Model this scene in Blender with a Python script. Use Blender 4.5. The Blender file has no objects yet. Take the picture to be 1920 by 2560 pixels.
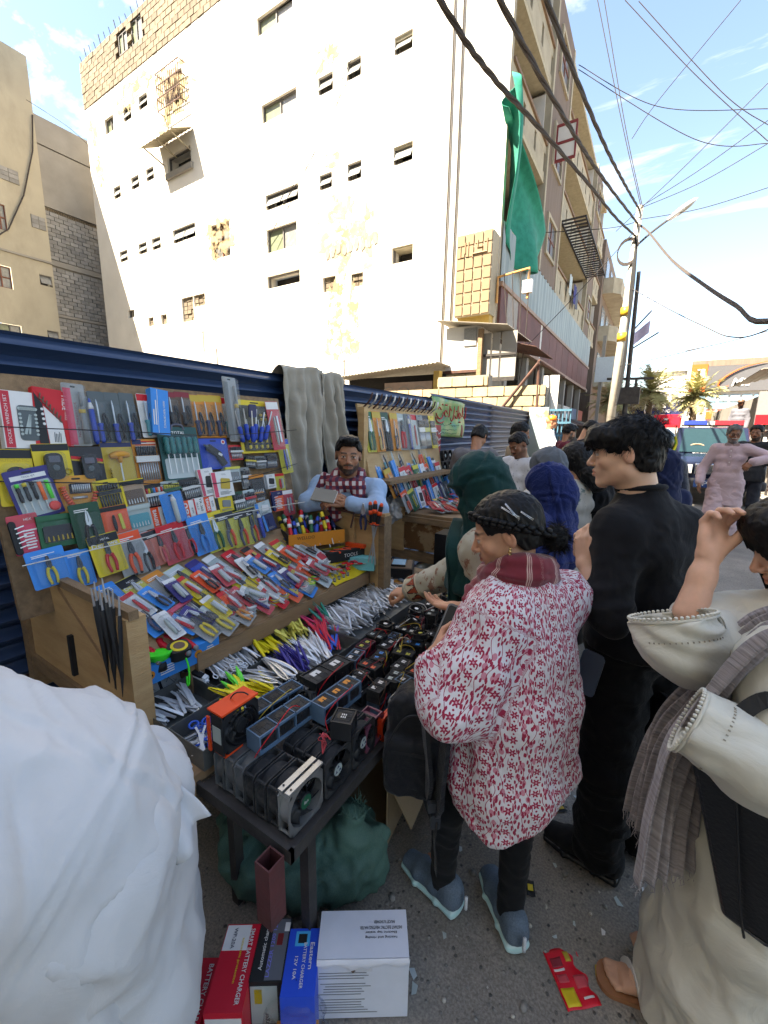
import bpy,math,random,colorsys
import numpy as np
from mathutils import Vector,Matrix,Euler,noise as mnoise
rnd=random.Random(7);ru=rnd.uniform;sin,cos,pi,nrm=math.sin,math.cos,math.pi,np.linalg.norm
np.random.seed(7)
sc=bpy.context.scene
COL=sc.collection
R=math.radians
def iv(n,k,v):n.inputs[k].default_value=v
# ---- camera, sky, sun, exposure
# street axes: +Y runs up the street, +X across it to the right, the camera stands at the origin
TH,PITCH,ROLL=R(32.2),math.atan(206/1050),R(.87)
cam=bpy.data.cameras.new('camera');cam_o=bpy.data.objects.new('camera',cam);COL.objects.link(cam_o)
cam.sensor_fit='HORIZONTAL';cam.sensor_width=36;cam.lens=36*1050/1920
cam.clip_start=.03;cam.clip_end=3000
_h=Vector((-sin(TH),cos(TH),0));_r=Vector((cos(TH),sin(TH),0));_u=Vector((0,0,1))
_f=_h*cos(PITCH)-_u*sin(PITCH);_p=_h*sin(PITCH)+_u*cos(PITCH)
_m=Matrix((_r,_p,-_f)).transposed().to_4x4()
cam_o.matrix_world=Matrix.Translation((0,0,1.62))@_m@Matrix.Rotation(ROLL,4,'Z')
sc.camera=cam_o
SUN_DIR=Vector((-.3,-.5,.80)).normalized()
sun=bpy.data.lights.new('sun','SUN');sun_o=bpy.data.objects.new('sun',sun);COL.objects.link(sun_o)
sun.energy=5;sun.angle=R(.5);sun.color=(1,.955,.88)
sun_o.rotation_euler=SUN_DIR.to_track_quat('Z','Y').to_euler();sun_o.location=(0,0,60)
w=bpy.data.worlds.new('World');sc.world=w;w.use_nodes=True
nt=w.node_tree;nt.nodes.clear()
sky=nt.nodes.new('ShaderNodeTexSky');sky.sky_type='NISHITA';sky.sun_disc=False
sky.sun_elevation=math.asin(SUN_DIR.z);sky.sun_rotation=math.atan2(SUN_DIR.x,SUN_DIR.y)
sky.air_density=1.0;sky.dust_density=.9;sky.ozone_density=2.2;sky.altitude=10
bg=nt.nodes.new('ShaderNodeBackground');iv(bg,1,.08)
out=nt.nodes.new('ShaderNodeOutputWorld')
tc=nt.nodes.new('ShaderNodeTexCoord');mp=nt.nodes.new('ShaderNodeMapping')
iv(mp,'Rotation',(0,R(-20),R(35)));iv(mp,'Scale',(1.1,5.0,7.0))
nz=nt.nodes.new('ShaderNodeTexNoise');iv(nz,'Scale',1.6);iv(nz,'Detail',7);iv(nz,'Roughness',.62)
iv(nz,'Distortion',.5)
rp=nt.nodes.new('ShaderNodeValToRGB');rp.color_ramp.elements[0].position=.54;rp.color_ramp.elements[1].position=.86
mx=nt.nodes.new('ShaderNodeMix');mx.data_type='RGBA';iv(mx,7,(5.6,5.8,6.2,1))
nt.links.new(tc.outputs['Generated'],mp.inputs[0]);nt.links.new(mp.outputs[0],nz.inputs['Vector'])
nt.links.new(nz.outputs[0],rp.inputs[0]);nt.links.new(rp.outputs[0],mx.inputs[0])
nt.links.new(sky.outputs[0],mx.inputs[6]);nt.links.new(mx.outputs[2],bg.inputs[0]);nt.links.new(bg.outputs[0],out.inputs[0])
sc.view_settings.view_transform='Standard';sc.view_settings.look='None'
sc.view_settings.gamma=1;sc.view_settings.use_curve_mapping=False
sc.view_settings.exposure=2.65
sc.view_settings.use_white_balance=True;sc.view_settings.white_balance_temperature=7500
sc.render.engine='CYCLES'
cy=sc.cycles;cy.use_denoising=True;cy.max_bounces=6;cy.diffuse_bounces=3;cy.glossy_bounces=3
cy.transmission_bounces=4;cy.transparent_max_bounces=10;cy.caustics_reflective=False;cy.caustics_refractive=False
cy.use_adaptive_sampling=True;cy.adaptive_threshold=.02
# ---- materials
_mats={}
def nodes(m):
 m.use_nodes=True
 return m.node_tree,m.node_tree.nodes['Principled BSDF']
def lin(c):
 return tuple((x/255/12.92)if x/255<=.04045 else((x/255+.055)/1.055)**2.4 for x in c)
def M(name,col=(.5,.5,.5),rough=.7,metal=0,var=.18,sc_=6,bump=.15,bsc=60,col2=None,spec=.35,det=5,obj_rand=0,stretch=None,bdist=.01,cont=.5):
 if name in _mats:return _mats[name]
 m=bpy.data.materials.new(name);t,b=nodes(m);N=t.nodes.new;L=t.links.new
 iv(b,'Roughness',rough);iv(b,'Metallic',metal)
 iv(b,'Specular IOR Level',spec)
 c1=tuple(col[:3]);c2=tuple(col2[:3])if col2 else None
 co=N('ShaderNodeTexCoord');src=co.outputs['Object']
 if stretch:
  mpn=N('ShaderNodeMapping');iv(mpn,'Scale',stretch);L(src,mpn.inputs[0]);src=mpn.outputs[0]
 n=N('ShaderNodeTexNoise');iv(n,'Scale',sc_);iv(n,'Detail',det);iv(n,'Roughness',.6)
 L(src,n.inputs['Vector'])
 r=N('ShaderNodeValToRGB');e=r.color_ramp.elements
 e[0].position=.5-cont*.5 if cont<1 else .0;e[1].position=.5+cont*.5
 if c2 is None:
  e[0].color=(*[max(0,x*(1-var))for x in c1],1);e[1].color=(*[min(1,x*(1+var))for x in c1],1)
 else:
  e[0].color=(*c1,1);e[1].color=(*c2,1)
 L(n.outputs[0],r.inputs[0]);last=r.outputs[0]
 if obj_rand:
  oi=N('ShaderNodeObjectInfo');hs=N('ShaderNodeHueSaturation');mr=N('ShaderNodeMapRange')
  iv(mr,3,1-obj_rand);iv(mr,4,1+obj_rand)
  L(oi.outputs['Random'],mr.inputs[0]);L(mr.outputs[0],hs.inputs['Value']);L(last,hs.inputs['Color']);last=hs.outputs[0]
 L(last,b.inputs['Base Color'])
 if bump:
  n2=N('ShaderNodeTexNoise');iv(n2,'Scale',bsc);iv(n2,'Detail',4)
  L(src,n2.inputs['Vector'])
  bp=N('ShaderNodeBump');iv(bp,'Strength',bump);iv(bp,'Distance',bdist)
  L(n2.outputs[0],bp.inputs['Height']);L(bp.outputs[0],b.inputs['Normal'])
 _mats[name]=m
 return m
def MP(name,col,**k):
 k.setdefault('rough',.45);k.setdefault('var',.08);k.setdefault('bump',0);k.setdefault('sc_',9)
 return M(name,col,**k)
def MS(r,g,b,**k):
 return MP('print_%d_%d_%d'%(r,g,b),lin((r,g,b)),**k)
 # ---- objects
def wm(o):
 m=o.matrix_basis.copy()
 return wm(o.parent)@m if o.parent else m
def tag(o,label=None,cat=None,group=None,kind=None):
 for k,v in(('label',label),('category',cat),('group',group),('kind',kind)):
  if v:o[k]=v
 return o
def thing(name,label,cat,loc=(0,0,0),rz=0,group=None,rot=None):
 o=bpy.data.objects.new(name,None);COL.objects.link(o);o.location=loc
 o.rotation_euler=rot if rot is not None else(0,0,rz);o.empty_display_size=.1
 return tag(o,label,cat,group)
def children(o):return[c for c in bpy.data.objects if c.parent==o]
def link_mesh(name,me,parent=None,loc=None,rot=None):
 o=bpy.data.objects.new(name,me);COL.objects.link(o)
 if parent is not None:o.parent=parent
 if loc is not None:o.location=loc
 if rot is not None:o.rotation_euler=rot
 return o
_kids={}
def dup(root,name=None,loc=None,rot=None,label=None,parent=None,mat=None,top=True):
 c=root.copy();COL.objects.link(c)
 if parent is not None:c.parent=parent
 if loc is not None:c.location=loc
 if rot is not None:c.rotation_euler=rot
 if label:c['label']=label
 for ch in root.children:dup(ch,parent=c)
 return c
I4=Matrix.Identity(4)
def RZ(a):return Matrix.Rotation(a,4,'Z')
def RX(a):return Matrix.Rotation(a,4,'X')
def RY(a):return Matrix.Rotation(a,4,'Y')
def TR(x,y=None,z=None):return Matrix.Translation(x if y is None else(x,y,z))
def SC(x,y,z):return Matrix.Diagonal((x,y,z,1))
class MB:
 def __init__(s):s.v=[];s.f=[];s.mi=[];s.T=None
 def add(s,vs,fs,mi=0,T=None):
  n=len(s.v)
  if T is not None:vs=[T@Vector(v)for v in vs]
  if s.T is not None:vs=[s.T@Vector(v)for v in vs]
  s.v.extend([tuple(v)for v in vs]);s.f.extend([tuple(i+n for i in f)for f in fs]);s.mi.extend([mi]*len(fs))
  return s
 def box(s,c,d,mi=0,T=None,rz=0):
  x,y,z=d[0]/2,d[1]/2,d[2]/2
  vs=[Vector(p)for p in((-x,-y,-z),(x,-y,-z),(x,y,-z),(-x,y,-z),(-x,-y,z),(x,-y,z),(x,y,z),(-x,y,z))]
  if rz:q=RZ(rz);vs=[q@v for v in vs]
  c=Vector(c);vs=[v+c for v in vs]
  return s.add(vs,[(3,2,1,0),(4,5,6,7),(0,1,5,4),(1,2,6,5),(2,3,7,6),(3,0,4,7)],mi,T)
 def b2(s,a,b,mi=0,T=None):
  return s.box([(a[i]+b[i])/2 for i in range(3)],[abs(b[i]-a[i])for i in range(3)],mi,T)
 def bar(s,p,q,w_,h_=None,mi=0,up=(0,0,1),T=None):
  p,q=Vector(p),Vector(q);d=q-p;L=d.length;d.normalize();u=Vector(up)
  if abs(d.dot(u))>.98:u=Vector((1,0,0))
  x=d.cross(u).normalized();z=x.cross(d);m=Matrix((x,d,z)).transposed().to_4x4()
  return s.box((0,0,0),(w_,L,h_ or w_),mi,(T if T is not None else I4)@TR((p+q)/2)@m)
 def prism(s,poly,z0,z1,mi=0,T=None):
  n=len(poly)
  vs=[(p[0],p[1],z0)for p in poly]+[(p[0],p[1],z1)for p in poly]
  fs=[tuple(range(n-1,-1,-1)),tuple(range(n,2*n))]+[(i,(i+1)%n,n+(i+1)%n,n+i)for i in range(n)]
  return s.add(vs,fs,mi,T)
 def rrect(s,w_,h_,r,z0,z1,mi=0,T=None,n=4):
  return s.prism(rpoly(w_,h_,r,n),z0,z1,mi,T)
 def tube(s,pts,r,n=6,mi=0,T=None,cap=True,flat=1):
  P=[Vector(p)for p in pts];rs=r if hasattr(r,'__len__')else[r]*len(P)
  vs=[];fs=[];u=None
  for i,p in enumerate(P):
   d=(P[min(i+1,len(P)-1)]-P[max(i-1,0)])
   if d.length<1e-9:d=Vector((0,0,1))
   d.normalize()
   if u is None:
    u=Vector((0,0,1))if abs(d.z)<.9 else Vector((1,0,0))
   u=(u-d*u.dot(d));u.normalize();w2=d.cross(u)
   for k in range(n):
    a=2*pi*k/n
    vs.append(p+(u*cos(a)*flat+w2*sin(a))*rs[i])
  for i in range(len(P)-1):
   for k in range(n):
    a,b=i*n+k,i*n+(k+1)%n
    fs.append((a,b,b+n,a+n))
  if cap:fs.append(tuple(range(n-1,-1,-1)));fs.append(tuple(range(len(vs)-n,len(vs))))
  return s.add(vs,fs,mi,T)
 def cyl(s,p,q,r,n=10,mi=0,T=None,r2=None):return s.tube([p,q],[r,r2 if r2 is not None else r],n,mi,T)
 def lathe(s,prof,n=16,mi=0,T=None):
  vs=[];fs=[]
  for r,z in prof:
   for k in range(n):
    a=2*pi*k/n;vs.append((r*cos(a),r*sin(a),z))
  for i in range(len(prof)-1):
   for k in range(n):
    a,b=i*n+k,i*n+(k+1)%n;fs.append((a,b,b+n,a+n))
  fs.append(tuple(range(n-1,-1,-1)));fs.append(tuple(range(len(vs)-n,len(vs))))
  return s.add(vs,fs,mi,T)
 def ball(s,c,r,n=10,mi=0,T=None):
  r=r if hasattr(r,'__len__')else(r,r,r);m=n//2+1;prof=[]
  for i in range(m):
   a=-pi/2+pi*i/(m-1);prof.append((max(cos(a),.02),sin(a)))
  return s.lathe(prof,n,mi,(T if T is not None else I4)@TR(c)@SC(*r))
 def grid(s,fn,nu,nv,mi=0,T=None,closed=False):
  vs=[fn(i/nu,j/nv)for j in range(nv+1)for i in range(nu+1)]
  fs=[(j*(nu+1)+i,j*(nu+1)+i+1,(j+1)*(nu+1)+i+1,(j+1)*(nu+1)+i)for j in range(nv)for i in range(nu)]
  return s.add(vs,fs,mi,T)
 def slab(s,fn,nu,nv,t=.004,mi=0,T=None):
  top=[Vector(fn(i/nu,j/nv))for j in range(nv+1)for i in range(nu+1)]
  W=nu+1;nr=[]
  for j in range(nv+1):
   for i in range(W):
    a=top[j*W+min(i+1,nu)]-top[j*W+max(i-1,0)];b=top[min(j+1,nv)*W+i]-top[max(j-1,0)*W+i]
    c=a.cross(b);nr.append(c.normalized()if c.length>1e-12 else Vector((0,0,1)))
  bot=[p-q*t for p,q in zip(top,nr)];n=len(top);fs=[]
  for j in range(nv):
   for i in range(nu):
    a=j*W+i;fs.append((a,a+1,a+1+W,a+W));fs.append((n+a+W,n+a+1+W,n+a+1,n+a))
  for i in range(nu):
   fs.append((i+1,i,n+i,n+i+1));a=nv*W+i;fs.append((a,a+1,n+a+1,n+a))
  for j in range(nv):
   a=j*W;fs.append((a,a+W,n+a+W,n+a));a=j*W+nu;fs.append((a+W,a,n+a,n+a+W))
  return s.add(top+bot,fs,mi,T)
 def mesh(s,name,mats,smooth=0):
  me=bpy.data.meshes.new(name);me.from_pydata(s.v,[],s.f)
  mats=mats if isinstance(mats,(list,tuple))else[mats]
  for m in mats:me.materials.append(m)
  if len(mats)>1:me.polygons.foreach_set('material_index',s.mi)
  if smooth:
   me.polygons.foreach_set('use_smooth',[True]*len(me.polygons))
   if smooth is not True:me.set_sharp_from_angle(angle=R(smooth))
  me.update()
  return me
 def build(s,name,mats,parent=None,smooth=0,origin=None,local=False):
  if parent is not None and not local:
   iv=wm(parent).inverted();s.v=[tuple(iv@Vector(v))for v in s.v]
  o=None
  if origin is not None:
   ov=Vector(origin);s.v=[tuple(Vector(v)-ov)for v in s.v]
  return link_mesh(name,s.mesh(name,mats,smooth),parent,origin)
def rpoly(w_,h_,r,n=4):
 out_=[]
 for cx,cy,a0 in((w_/2-r,h_/2-r,0),(-w_/2+r,h_/2-r,90),(-w_/2+r,-h_/2+r,180),(w_/2-r,-h_/2+r,270)):
  for k in range(n):
   a=R(a0+90*k/(n-1));out_.append((cx+r*cos(a),cy+r*sin(a)))
 return out_
def box_thing(name,label,cat,c,d,mat,rz=0,group=None,parent=None):
 b=MB();b.box((0,0,d[2]/2),d);o=link_mesh(name,b.mesh(name,mat),parent,c,(0,0,rz));return tag(o,label,cat,group)
_txt={}
def text_geo(s,size=1.0,ext=0.0,shear=0,align='CENTER',bold=0,spacing=1):
 key=(s,shear,align,bold,spacing)
 if key not in _txt:
  cu=bpy.data.curves.new('lettering','FONT');cu.body=s;cu.size=1;cu.align_x=align;cu.align_y='CENTER';cu.shear=shear
  cu.offset=bold;cu.space_character=spacing;cu.resolution_u=2
  o=bpy.data.objects.new('lettering',cu);COL.objects.link(o)
  dg=bpy.context.evaluated_depsgraph_get();me=o.evaluated_get(dg).to_mesh()
  vs=[tuple(v.co)for v in me.vertices];fs=[tuple(p.vertices)for p in me.polygons]
  o.evaluated_get(dg).to_mesh_clear();bpy.data.objects.remove(o);bpy.data.curves.remove(cu)
  _txt[key]=(vs,fs)
 vs,fs=_txt[key]
 return[(v[0]*size,v[1]*size,v[2])for v in vs],fs
def letter(mb,s,size,T,mi=0,width=None,**k):
 vs,fs=text_geo(s,size,**k)
 if width and vs:
  w0=max(v[0]for v in vs)-min(v[0]for v in vs)
  if w0>1e-6:f=width/w0;vs=[(v[0]*f,v[1],v[2])for v in vs]
 mb.add(vs,fs,mi,T)
def noise3(p,s=1.0,seed=0.0):
 return mnoise.noise(Vector((p[0]*s+seed,p[1]*s+seed*1.7,p[2]*s-seed)))
 # ---- shared materials
m_cream=M('cream_wall_paint',(.62,.57,.47),var=.1,sc_=.35,rough=.9,bump=.12,bsc=14,cont=.9)
m_beige=M('beige_wall_paint',(.36,.315,.215),var=.22,sc_=.5,rough=.92,bump=.15,bsc=9,cont=.9,stretch=(1,1,.35))
m_conc=M('raw_concrete',(.27,.25,.22),var=.25,sc_=.8,rough=.95,bump=.2,bsc=12,cont=.8)
m_block=M('grey_concrete_block',(.26,.25,.235),var=.18,sc_=3,rough=.95,bump=.35,bsc=30,obj_rand=.18)
m_bblock=M('brown_block',(.17,.135,.095),var=.22,sc_=2,rough=.95,bump=.35,bsc=25,obj_rand=.2)
m_mortar=M('mortar',(.22,.2,.17),rough=.95)
m_sand=M('sandstone',(.36,.28,.17),var=.18,sc_=5,rough=.95,bump=.5,bsc=22,obj_rand=.14)
m_frame=M('grey_window_frame',(.13,.12,.11),rough=.6)
m_brownfr=M('brown_window_frame',(.16,.055,.03),rough=.6)
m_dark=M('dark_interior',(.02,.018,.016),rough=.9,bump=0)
m_pane=M('dusty_pane',(.2,.2,.19),rough=.25,var=.3,bump=0,spec=.5)
m_gpane=M('green_pane',(.17,.19,.12),rough=.3,bump=0)
m_wood=M('old_plywood',(.25,.13,.055),col2=(.42,.25,.12),sc_=3,rough=.7,bump=.25,bsc=30,stretch=(1,8,1),cont=.7,det=8)
m_wood_x=M('worn_plank',(.2,.11,.055),col2=(.4,.25,.13),sc_=3,rough=.75,bump=.3,bsc=30,stretch=(8,1,8),cont=.8,det=8)
m_steel=M('dark_steel',(.05,.045,.042),rough=.6,metal=.3,var=.4)
m_rust=M('rusty_steel',(.12,.05,.03),col2=(.03,.02,.018),sc_=8,rough=.75)
m_pvc=M('grey_pipe',(.4,.38,.35),rough=.6)
m_brownpil=M('brown_facing',(.17,.125,.095),var=.2,sc_=1.2,rough=.85,stretch=(6,6,.6),bump=.1,bsc=20)
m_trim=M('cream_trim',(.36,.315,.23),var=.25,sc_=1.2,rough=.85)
m_white=M('dusty_white',(.62,.6,.56),var=.12,sc_=1,rough=.85)
m_black=MP('black_rubber',(.014,.014,.015),rough=.55)
m_cable=M('old_cable',(.05,.04,.035),rough=.8,var=.3,bump=0)
def stained(name,col,stain,sc_,lo,hi,rough=.92,stretch=(1,1,1),seed=0,amt=.85,bump=.15):
 m=bpy.data.materials.new(name);t,b=nodes(m);N=t.nodes.new;L=t.links.new
 iv(b,'Roughness',rough);iv(b,'Specular IOR Level',.2)
 co=N('ShaderNodeTexCoord');mpn=N('ShaderNodeMapping');iv(mpn,'Scale',stretch);iv(mpn,'Location',(seed,seed*.7,seed))
 L(co.outputs['Object'],mpn.inputs[0])
 n=N('ShaderNodeTexNoise');iv(n,'Scale',sc_);iv(n,'Detail',9);iv(n,'Roughness',.68)
 L(mpn.outputs[0],n.inputs['Vector'])
 r=N('ShaderNodeValToRGB');r.color_ramp.elements[0].position=lo;r.color_ramp.elements[1].position=hi
 r.color_ramp.elements[0].color=(0,0,0,1);r.color_ramp.elements[1].color=(amt,amt,amt,1)
 L(n.outputs[0],r.inputs[0])
 n3=N('ShaderNodeTexNoise');iv(n3,'Scale',.5);iv(n3,'Detail',6);L(co.outputs['Object'],n3.inputs['Vector'])
 r3=N('ShaderNodeValToRGB');r3.color_ramp.elements[0].position=.3;r3.color_ramp.elements[1].position=.7
 r3.color_ramp.elements[0].color=(*[c*.88 for c in col],1);r3.color_ramp.elements[1].color=(*[min(1,c*1.06)for c in col],1)
 L(n3.outputs[0],r3.inputs[0])
 x=N('ShaderNodeMix');x.data_type='RGBA';iv(x,7,(*stain,1))
 L(r.outputs[0],x.inputs[0]);L(r3.outputs[0],x.inputs[6]);L(x.outputs[2],b.inputs['Base Color'])
 bp=N('ShaderNodeBump');iv(bp,'Strength',bump);iv(bp,'Distance',.02)
 L(n.outputs[0],bp.inputs['Height']);L(bp.outputs[0],b.inputs['Normal'])
 return m
m_sunwall=stained('weathered_cream_wall',(.74,.69,.60),(.30,.22,.12),.16,.57,.69,stretch=(1,1,.55),seed=3.1)
m_peel=stained('peeled_render',(.42,.33,.19),(.24,.18,.10),.9,.4,.6,seed=1.2)
def ragged(m,s_,a,b):
 t=m.node_tree;N=t.nodes.new;L=t.links.new;p=t.nodes['Principled BSDF'];co=N('ShaderNodeTexCoord');n=N('ShaderNodeTexNoise');iv(n,'Scale',s_);iv(n,'Detail',10);iv(n,'Roughness',.7);r=N('ShaderNodeMapRange');iv(r,1,a);iv(r,2,b)
 L(co.outputs['Object'],n.inputs['Vector']);L(n.outputs[0],r.inputs[0]);L(r.outputs[0],p.inputs['Alpha'])
ragged(m_peel,2.2,.44,.56)
# ---- ground
def ground():
 m=bpy.data.materials.new('dirty_asphalt');t,b=nodes(m);N=t.nodes.new;L=t.links.new
 iv(b,'Roughness',.9);iv(b,'Specular IOR Level',.25)
 co=N('ShaderNodeTexCoord')
 def noise(s,d=6,r=.6):
  n=N('ShaderNodeTexNoise');iv(n,'Scale',s);iv(n,'Detail',d);iv(n,'Roughness',r)
  L(co.outputs['Object'],n.inputs['Vector']);return n
 def ramp(src,*st):
  r=N('ShaderNodeValToRGB')
  while len(r.color_ramp.elements)<len(st):r.color_ramp.elements.new(.5)
  for e,(p,c)in zip(r.color_ramp.elements,st):e.position=p;e.color=(*c,1)
  L(src,r.inputs[0]);return r
 big=ramp(noise(1.3,8,.65).outputs[0],(.3,(.165,.146,.124)),(.55,(.255,.226,.192)),(.75,(.37,.325,.27)))
 v=N('ShaderNodeTexVoronoi');iv(v,'Scale',65);iv(v,'Randomness',1);L(co.outputs['Object'],v.inputs['Vector'])
 vs=N('ShaderNodeSeparateColor');L(v.outputs['Color'],vs.inputs[0])
 pick=ramp(vs.outputs[0],(.80,(0,0,0)),(.84,(1,1,1)))
 near=ramp(v.outputs['Distance'],(.25,(1,1,1)),(.42,(0,0,0)))
 mul=N('ShaderNodeMath');mul.operation='MULTIPLY';L(pick.outputs[0],mul.inputs[0]);L(near.outputs[0],mul.inputs[1])
 peb=ramp(vs.outputs[1],(0,(.07,.065,.06)),(1,(.26,.24,.21)))
 mx=N('ShaderNodeMix');mx.data_type='RGBA';L(mul.outputs[0],mx.inputs[0]);L(big.outputs[0],mx.inputs[6]);L(peb.outputs[0],mx.inputs[7])
 fine=ramp(noise(140,3).outputs[0],(.35,(.6,.6,.6)),(.7,(1.25,1.25,1.25)))
 m2=N('ShaderNodeMix');m2.data_type='RGBA';m2.blend_type='MULTIPLY';iv(m2,0,.8)
 L(mx.outputs[2],m2.inputs[6]);L(fine.outputs[0],m2.inputs[7]);L(m2.outputs[2],b.inputs['Base Color'])
 ad=N('ShaderNodeMath');ad.operation='ADD';L(noise(45,6,.7).outputs[0],ad.inputs[0]);L(mul.outputs[0],ad.inputs[1])
 bp=N('ShaderNodeBump');iv(bp,'Strength',.55);iv(bp,'Distance',.008)
 L(ad.outputs[0],bp.inputs['Height']);L(bp.outputs[0],b.inputs['Normal'])
 mb=MB()
 xs=sorted(set([-400,-150,-60,-30,-15,-8,-5]+[round(-4+.12*i,3)for i in range(68)]+[5,8,15,30,60,150,400]))
 ys=sorted(set([-150,-60,-30,-12,-5,-2.5]+[round(-1.5+.12*i,3)for i in range(62)]+[7,9,12,20,40,80,200,600]))
 W=len(xs)
 for y in ys:
  for x in xs:
   z=0
   if-4<=x<=4.1 and-1.5<=y<=6:z=.012*noise3((x,y,0),1.1)+.006*noise3((x,y,0),4.3)
   mb.v.append((x,y,z-.006))
 for j in range(len(ys)-1):
  for i in range(W-1):mb.f.append((j*W+i,j*W+i+1,(j+1)*W+i+1,(j+1)*W+i));mb.mi.append(0)
 tag(mb.build('ground',m,smooth=True),kind='structure')
 # loose stones and crumbs lying on it
 pb=MB()
 for i in range(1500):
  x=ru(-.9,2.3);y=ru(-.2,4.5);r=rnd.choice((.003,.004,.005,.006,.008,.011))*ru(.7,1.3)
  z=.012*noise3((x,y,0),1.1)+.006*noise3((x,y,0),4.3)-.006
  pb.ball((x,y,z+r*.25),(r*ru(.8,1.4),r*ru(.7,1.2),r*ru(.4,.7)),6,rnd.choice((0,0,0,1)),TR(x,y,0)@RZ(ru(0,6))@TR(-x,-y,0))
 tag(pb.build('gravel',[M('grey_pebble',(.2,.185,.165),var=.5,sc_=40),M('pale_pebble',(.4,.37,.32),var=.3,sc_=30)],smooth=True),kind='stuff')
ground()
# ---- windows
def wall_with_holes(mb,a0,a1,z0,z1,holes,P,mi=0):
 A=sorted(set([a0,a1]+[h[0]for h in holes]+[h[1]for h in holes]));Z=sorted(set([z0,z1]+[h[2]for h in holes]+[h[3]for h in holes]))
 for j in range(len(Z)-1):
  run=None
  for i in range(len(A)-1):
   ca,cz=(A[i]+A[i+1])/2,(Z[j]+Z[j+1])/2
   solid=a0<=ca<=a1 and z0<=cz<=z1 and not any(h[0]<ca<h[1]and h[2]<cz<h[3]for h in holes)
   if solid and run is None:run=A[i]
   if run is not None and(not solid or i==len(A)-2):
    e=A[i+1]if solid else A[i]
    mb.add([P(run,Z[j]),P(e,Z[j]),P(e,Z[j+1]),P(run,Z[j+1])],[(0,1,2,3)],mi);run=None
def make_window(parent,P,h,kind,depth=.22):
 a0,a1,z0,z1=h;w_=.05
 def bx(mb,A0,A1,Z0,Z1,d0,d1,mi=0):
  p,q=P(A0,Z0,d0),P(A1,Z1,d1);mb.b2(p,q,mi)
 if kind=='bricked':
  nr=max(2,round((z1-z0)/.2));nc=max(2,round((a1-a0)/.34));d=MB();bx(d,a0,a1,z0,z1,.16,.2);win=d.build('blocked_window',m_mortar,parent)
  for j in range(nr):
   for i in range(nc):
    x0=a0+(a1-a0)*i/nc;x1=a0+(a1-a0)*(i+1)/nc;y0=z0+(z1-z0)*j/nr;y1=z0+(z1-z0)*(j+1)/nr
    d=MB();bx(d,x0+.015,x1-.015,y0+.012,y1-.012,.1+ru(-.03,.03),.17);d.build('block',m_bblock,win)
  return win
 fm=m_brownfr if kind=='brown' else m_frame
 f=MB()
 bx(f,a0+.003,a1-.003,z0+.003,z0+w_,.1,.2);bx(f,a0+.003,a1-.003,z1-w_,z1-.003,.1,.2)
 bx(f,a0+.003,a0+w_,z0+w_,z1-w_,.1,.2);bx(f,a1-w_,a1-.003,z0+w_,z1-w_,.1,.2)
 mid=(a0+a1)/2
 if kind in('slider','brown','double'):bx(f,mid-.03,mid+.03,z0+w_,z1-w_,.1,.2)
 if kind=='brown':bx(f,a0+w_,a1-w_,z0+(z1-z0)*.5-.03,z0+(z1-z0)*.5+.03,.11,.19)
 win=f.build('window',fm,parent)
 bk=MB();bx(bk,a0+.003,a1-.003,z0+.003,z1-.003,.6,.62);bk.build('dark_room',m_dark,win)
 if kind=='broken':return win
 spans=[(a0+w_,mid-.03),(mid+.03,a1-w_)]if kind in('slider','brown','double')else[(a0+w_,a1-w_)]
 for i,(u,v)in enumerate(spans):
  if kind in('vent','double'):
   mb=MB();mb.add([P(u,z1-w_,.15),P(v,z1-w_,.15),P(v,z0+.1,-.08),P(u,z0+.1,-.08),P(u,z1-w_,.17),P(v,z1-w_,.17),P(v,z0+.1,-.06),P(u,z0+.1,-.06)],[(0,1,2,3),(7,6,5,4),(0,3,7,4),(1,5,6,2),(3,2,6,7),(0,4,5,1)])
   mb.build('sash',m_pane,win)
  else:
   mb=MB();bx(mb,u,v,z0+w_,z1-w_,.15,.165);mb.build('pane',m_gpane if kind=='slider' and i==0 else m_pane,win)
 return win
 # ---- the big cream building
YB,XF=14.0,-4.73
HOLES=[(-15.05,-13.15,16.75,17.35,'slider'),(-14.96,-13.06,13.75,14.4,'slider'),(-14.91,-13.07,10.6,11.15,'double'),(-14.93,-13.19,8.95,9.85,'slider'),(-15.0,-13.08,7.55,8.05,'broken'),(-11.97,-11.27,13.7,14.25,'vent'),(-11.97,-11.35,10.6,11.1,'vent'),(-11.86,-11.2,6.95,7.5,'bricked'),(-10.63,-10.03,13.7,14.25,'vent'),(-10.63,-10.0,10.55,11.1,'vent'),(-10.46,-9.9,6.93,7.4,'bricked'),(-8.68,-8.0,13.7,14.2,'vent'),(-8.65,-7.9,10.52,11.06,'vent'),(-8.65,-7.8,7.42,7.95,'broken'),(-21.6,-19.75,13.7,14.45,'broken'),(-27.0,-26.1,17.05,17.75,'slider'),(-25.1,-24.36,17.05,17.65,'vent'),(-23.65,-22.87,17.1,17.65,'vent'),(-26.77,-26.05,13.9,14.45,'vent'),(-24.95,-24.2,13.9,14.45,'vent'),(-23.5,-22.82,13.92,14.45,'vent'),(-26.77,-25.95,10.72,11.25,'vent'),(-24.8,-24.0,10.75,11.25,'vent'),(-23.5,-22.7,10.72,11.25,'vent'),(-21.59,-19.76,10.65,11.25,'double'),(-18.61,-17.3,9.35,10.8,'brown'),(-26.5,-25.8,7.72,8.12,'broken'),(-24.45,-23.94,7.05,7.5,'bricked'),(-23.24,-22.68,7.0,7.5,'bricked'),(-21.28,-20.3,6.9,8.05,'bricked'),(-20.28,-19.35,7.5,8.05,'bricked'),(-21.4,-20.0,16.2,17.6,'broken')]
bld=thing('apartment_building','tall cream building with a blank sunlit side wall of scattered small windows','building',(XF,YB,0))
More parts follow.
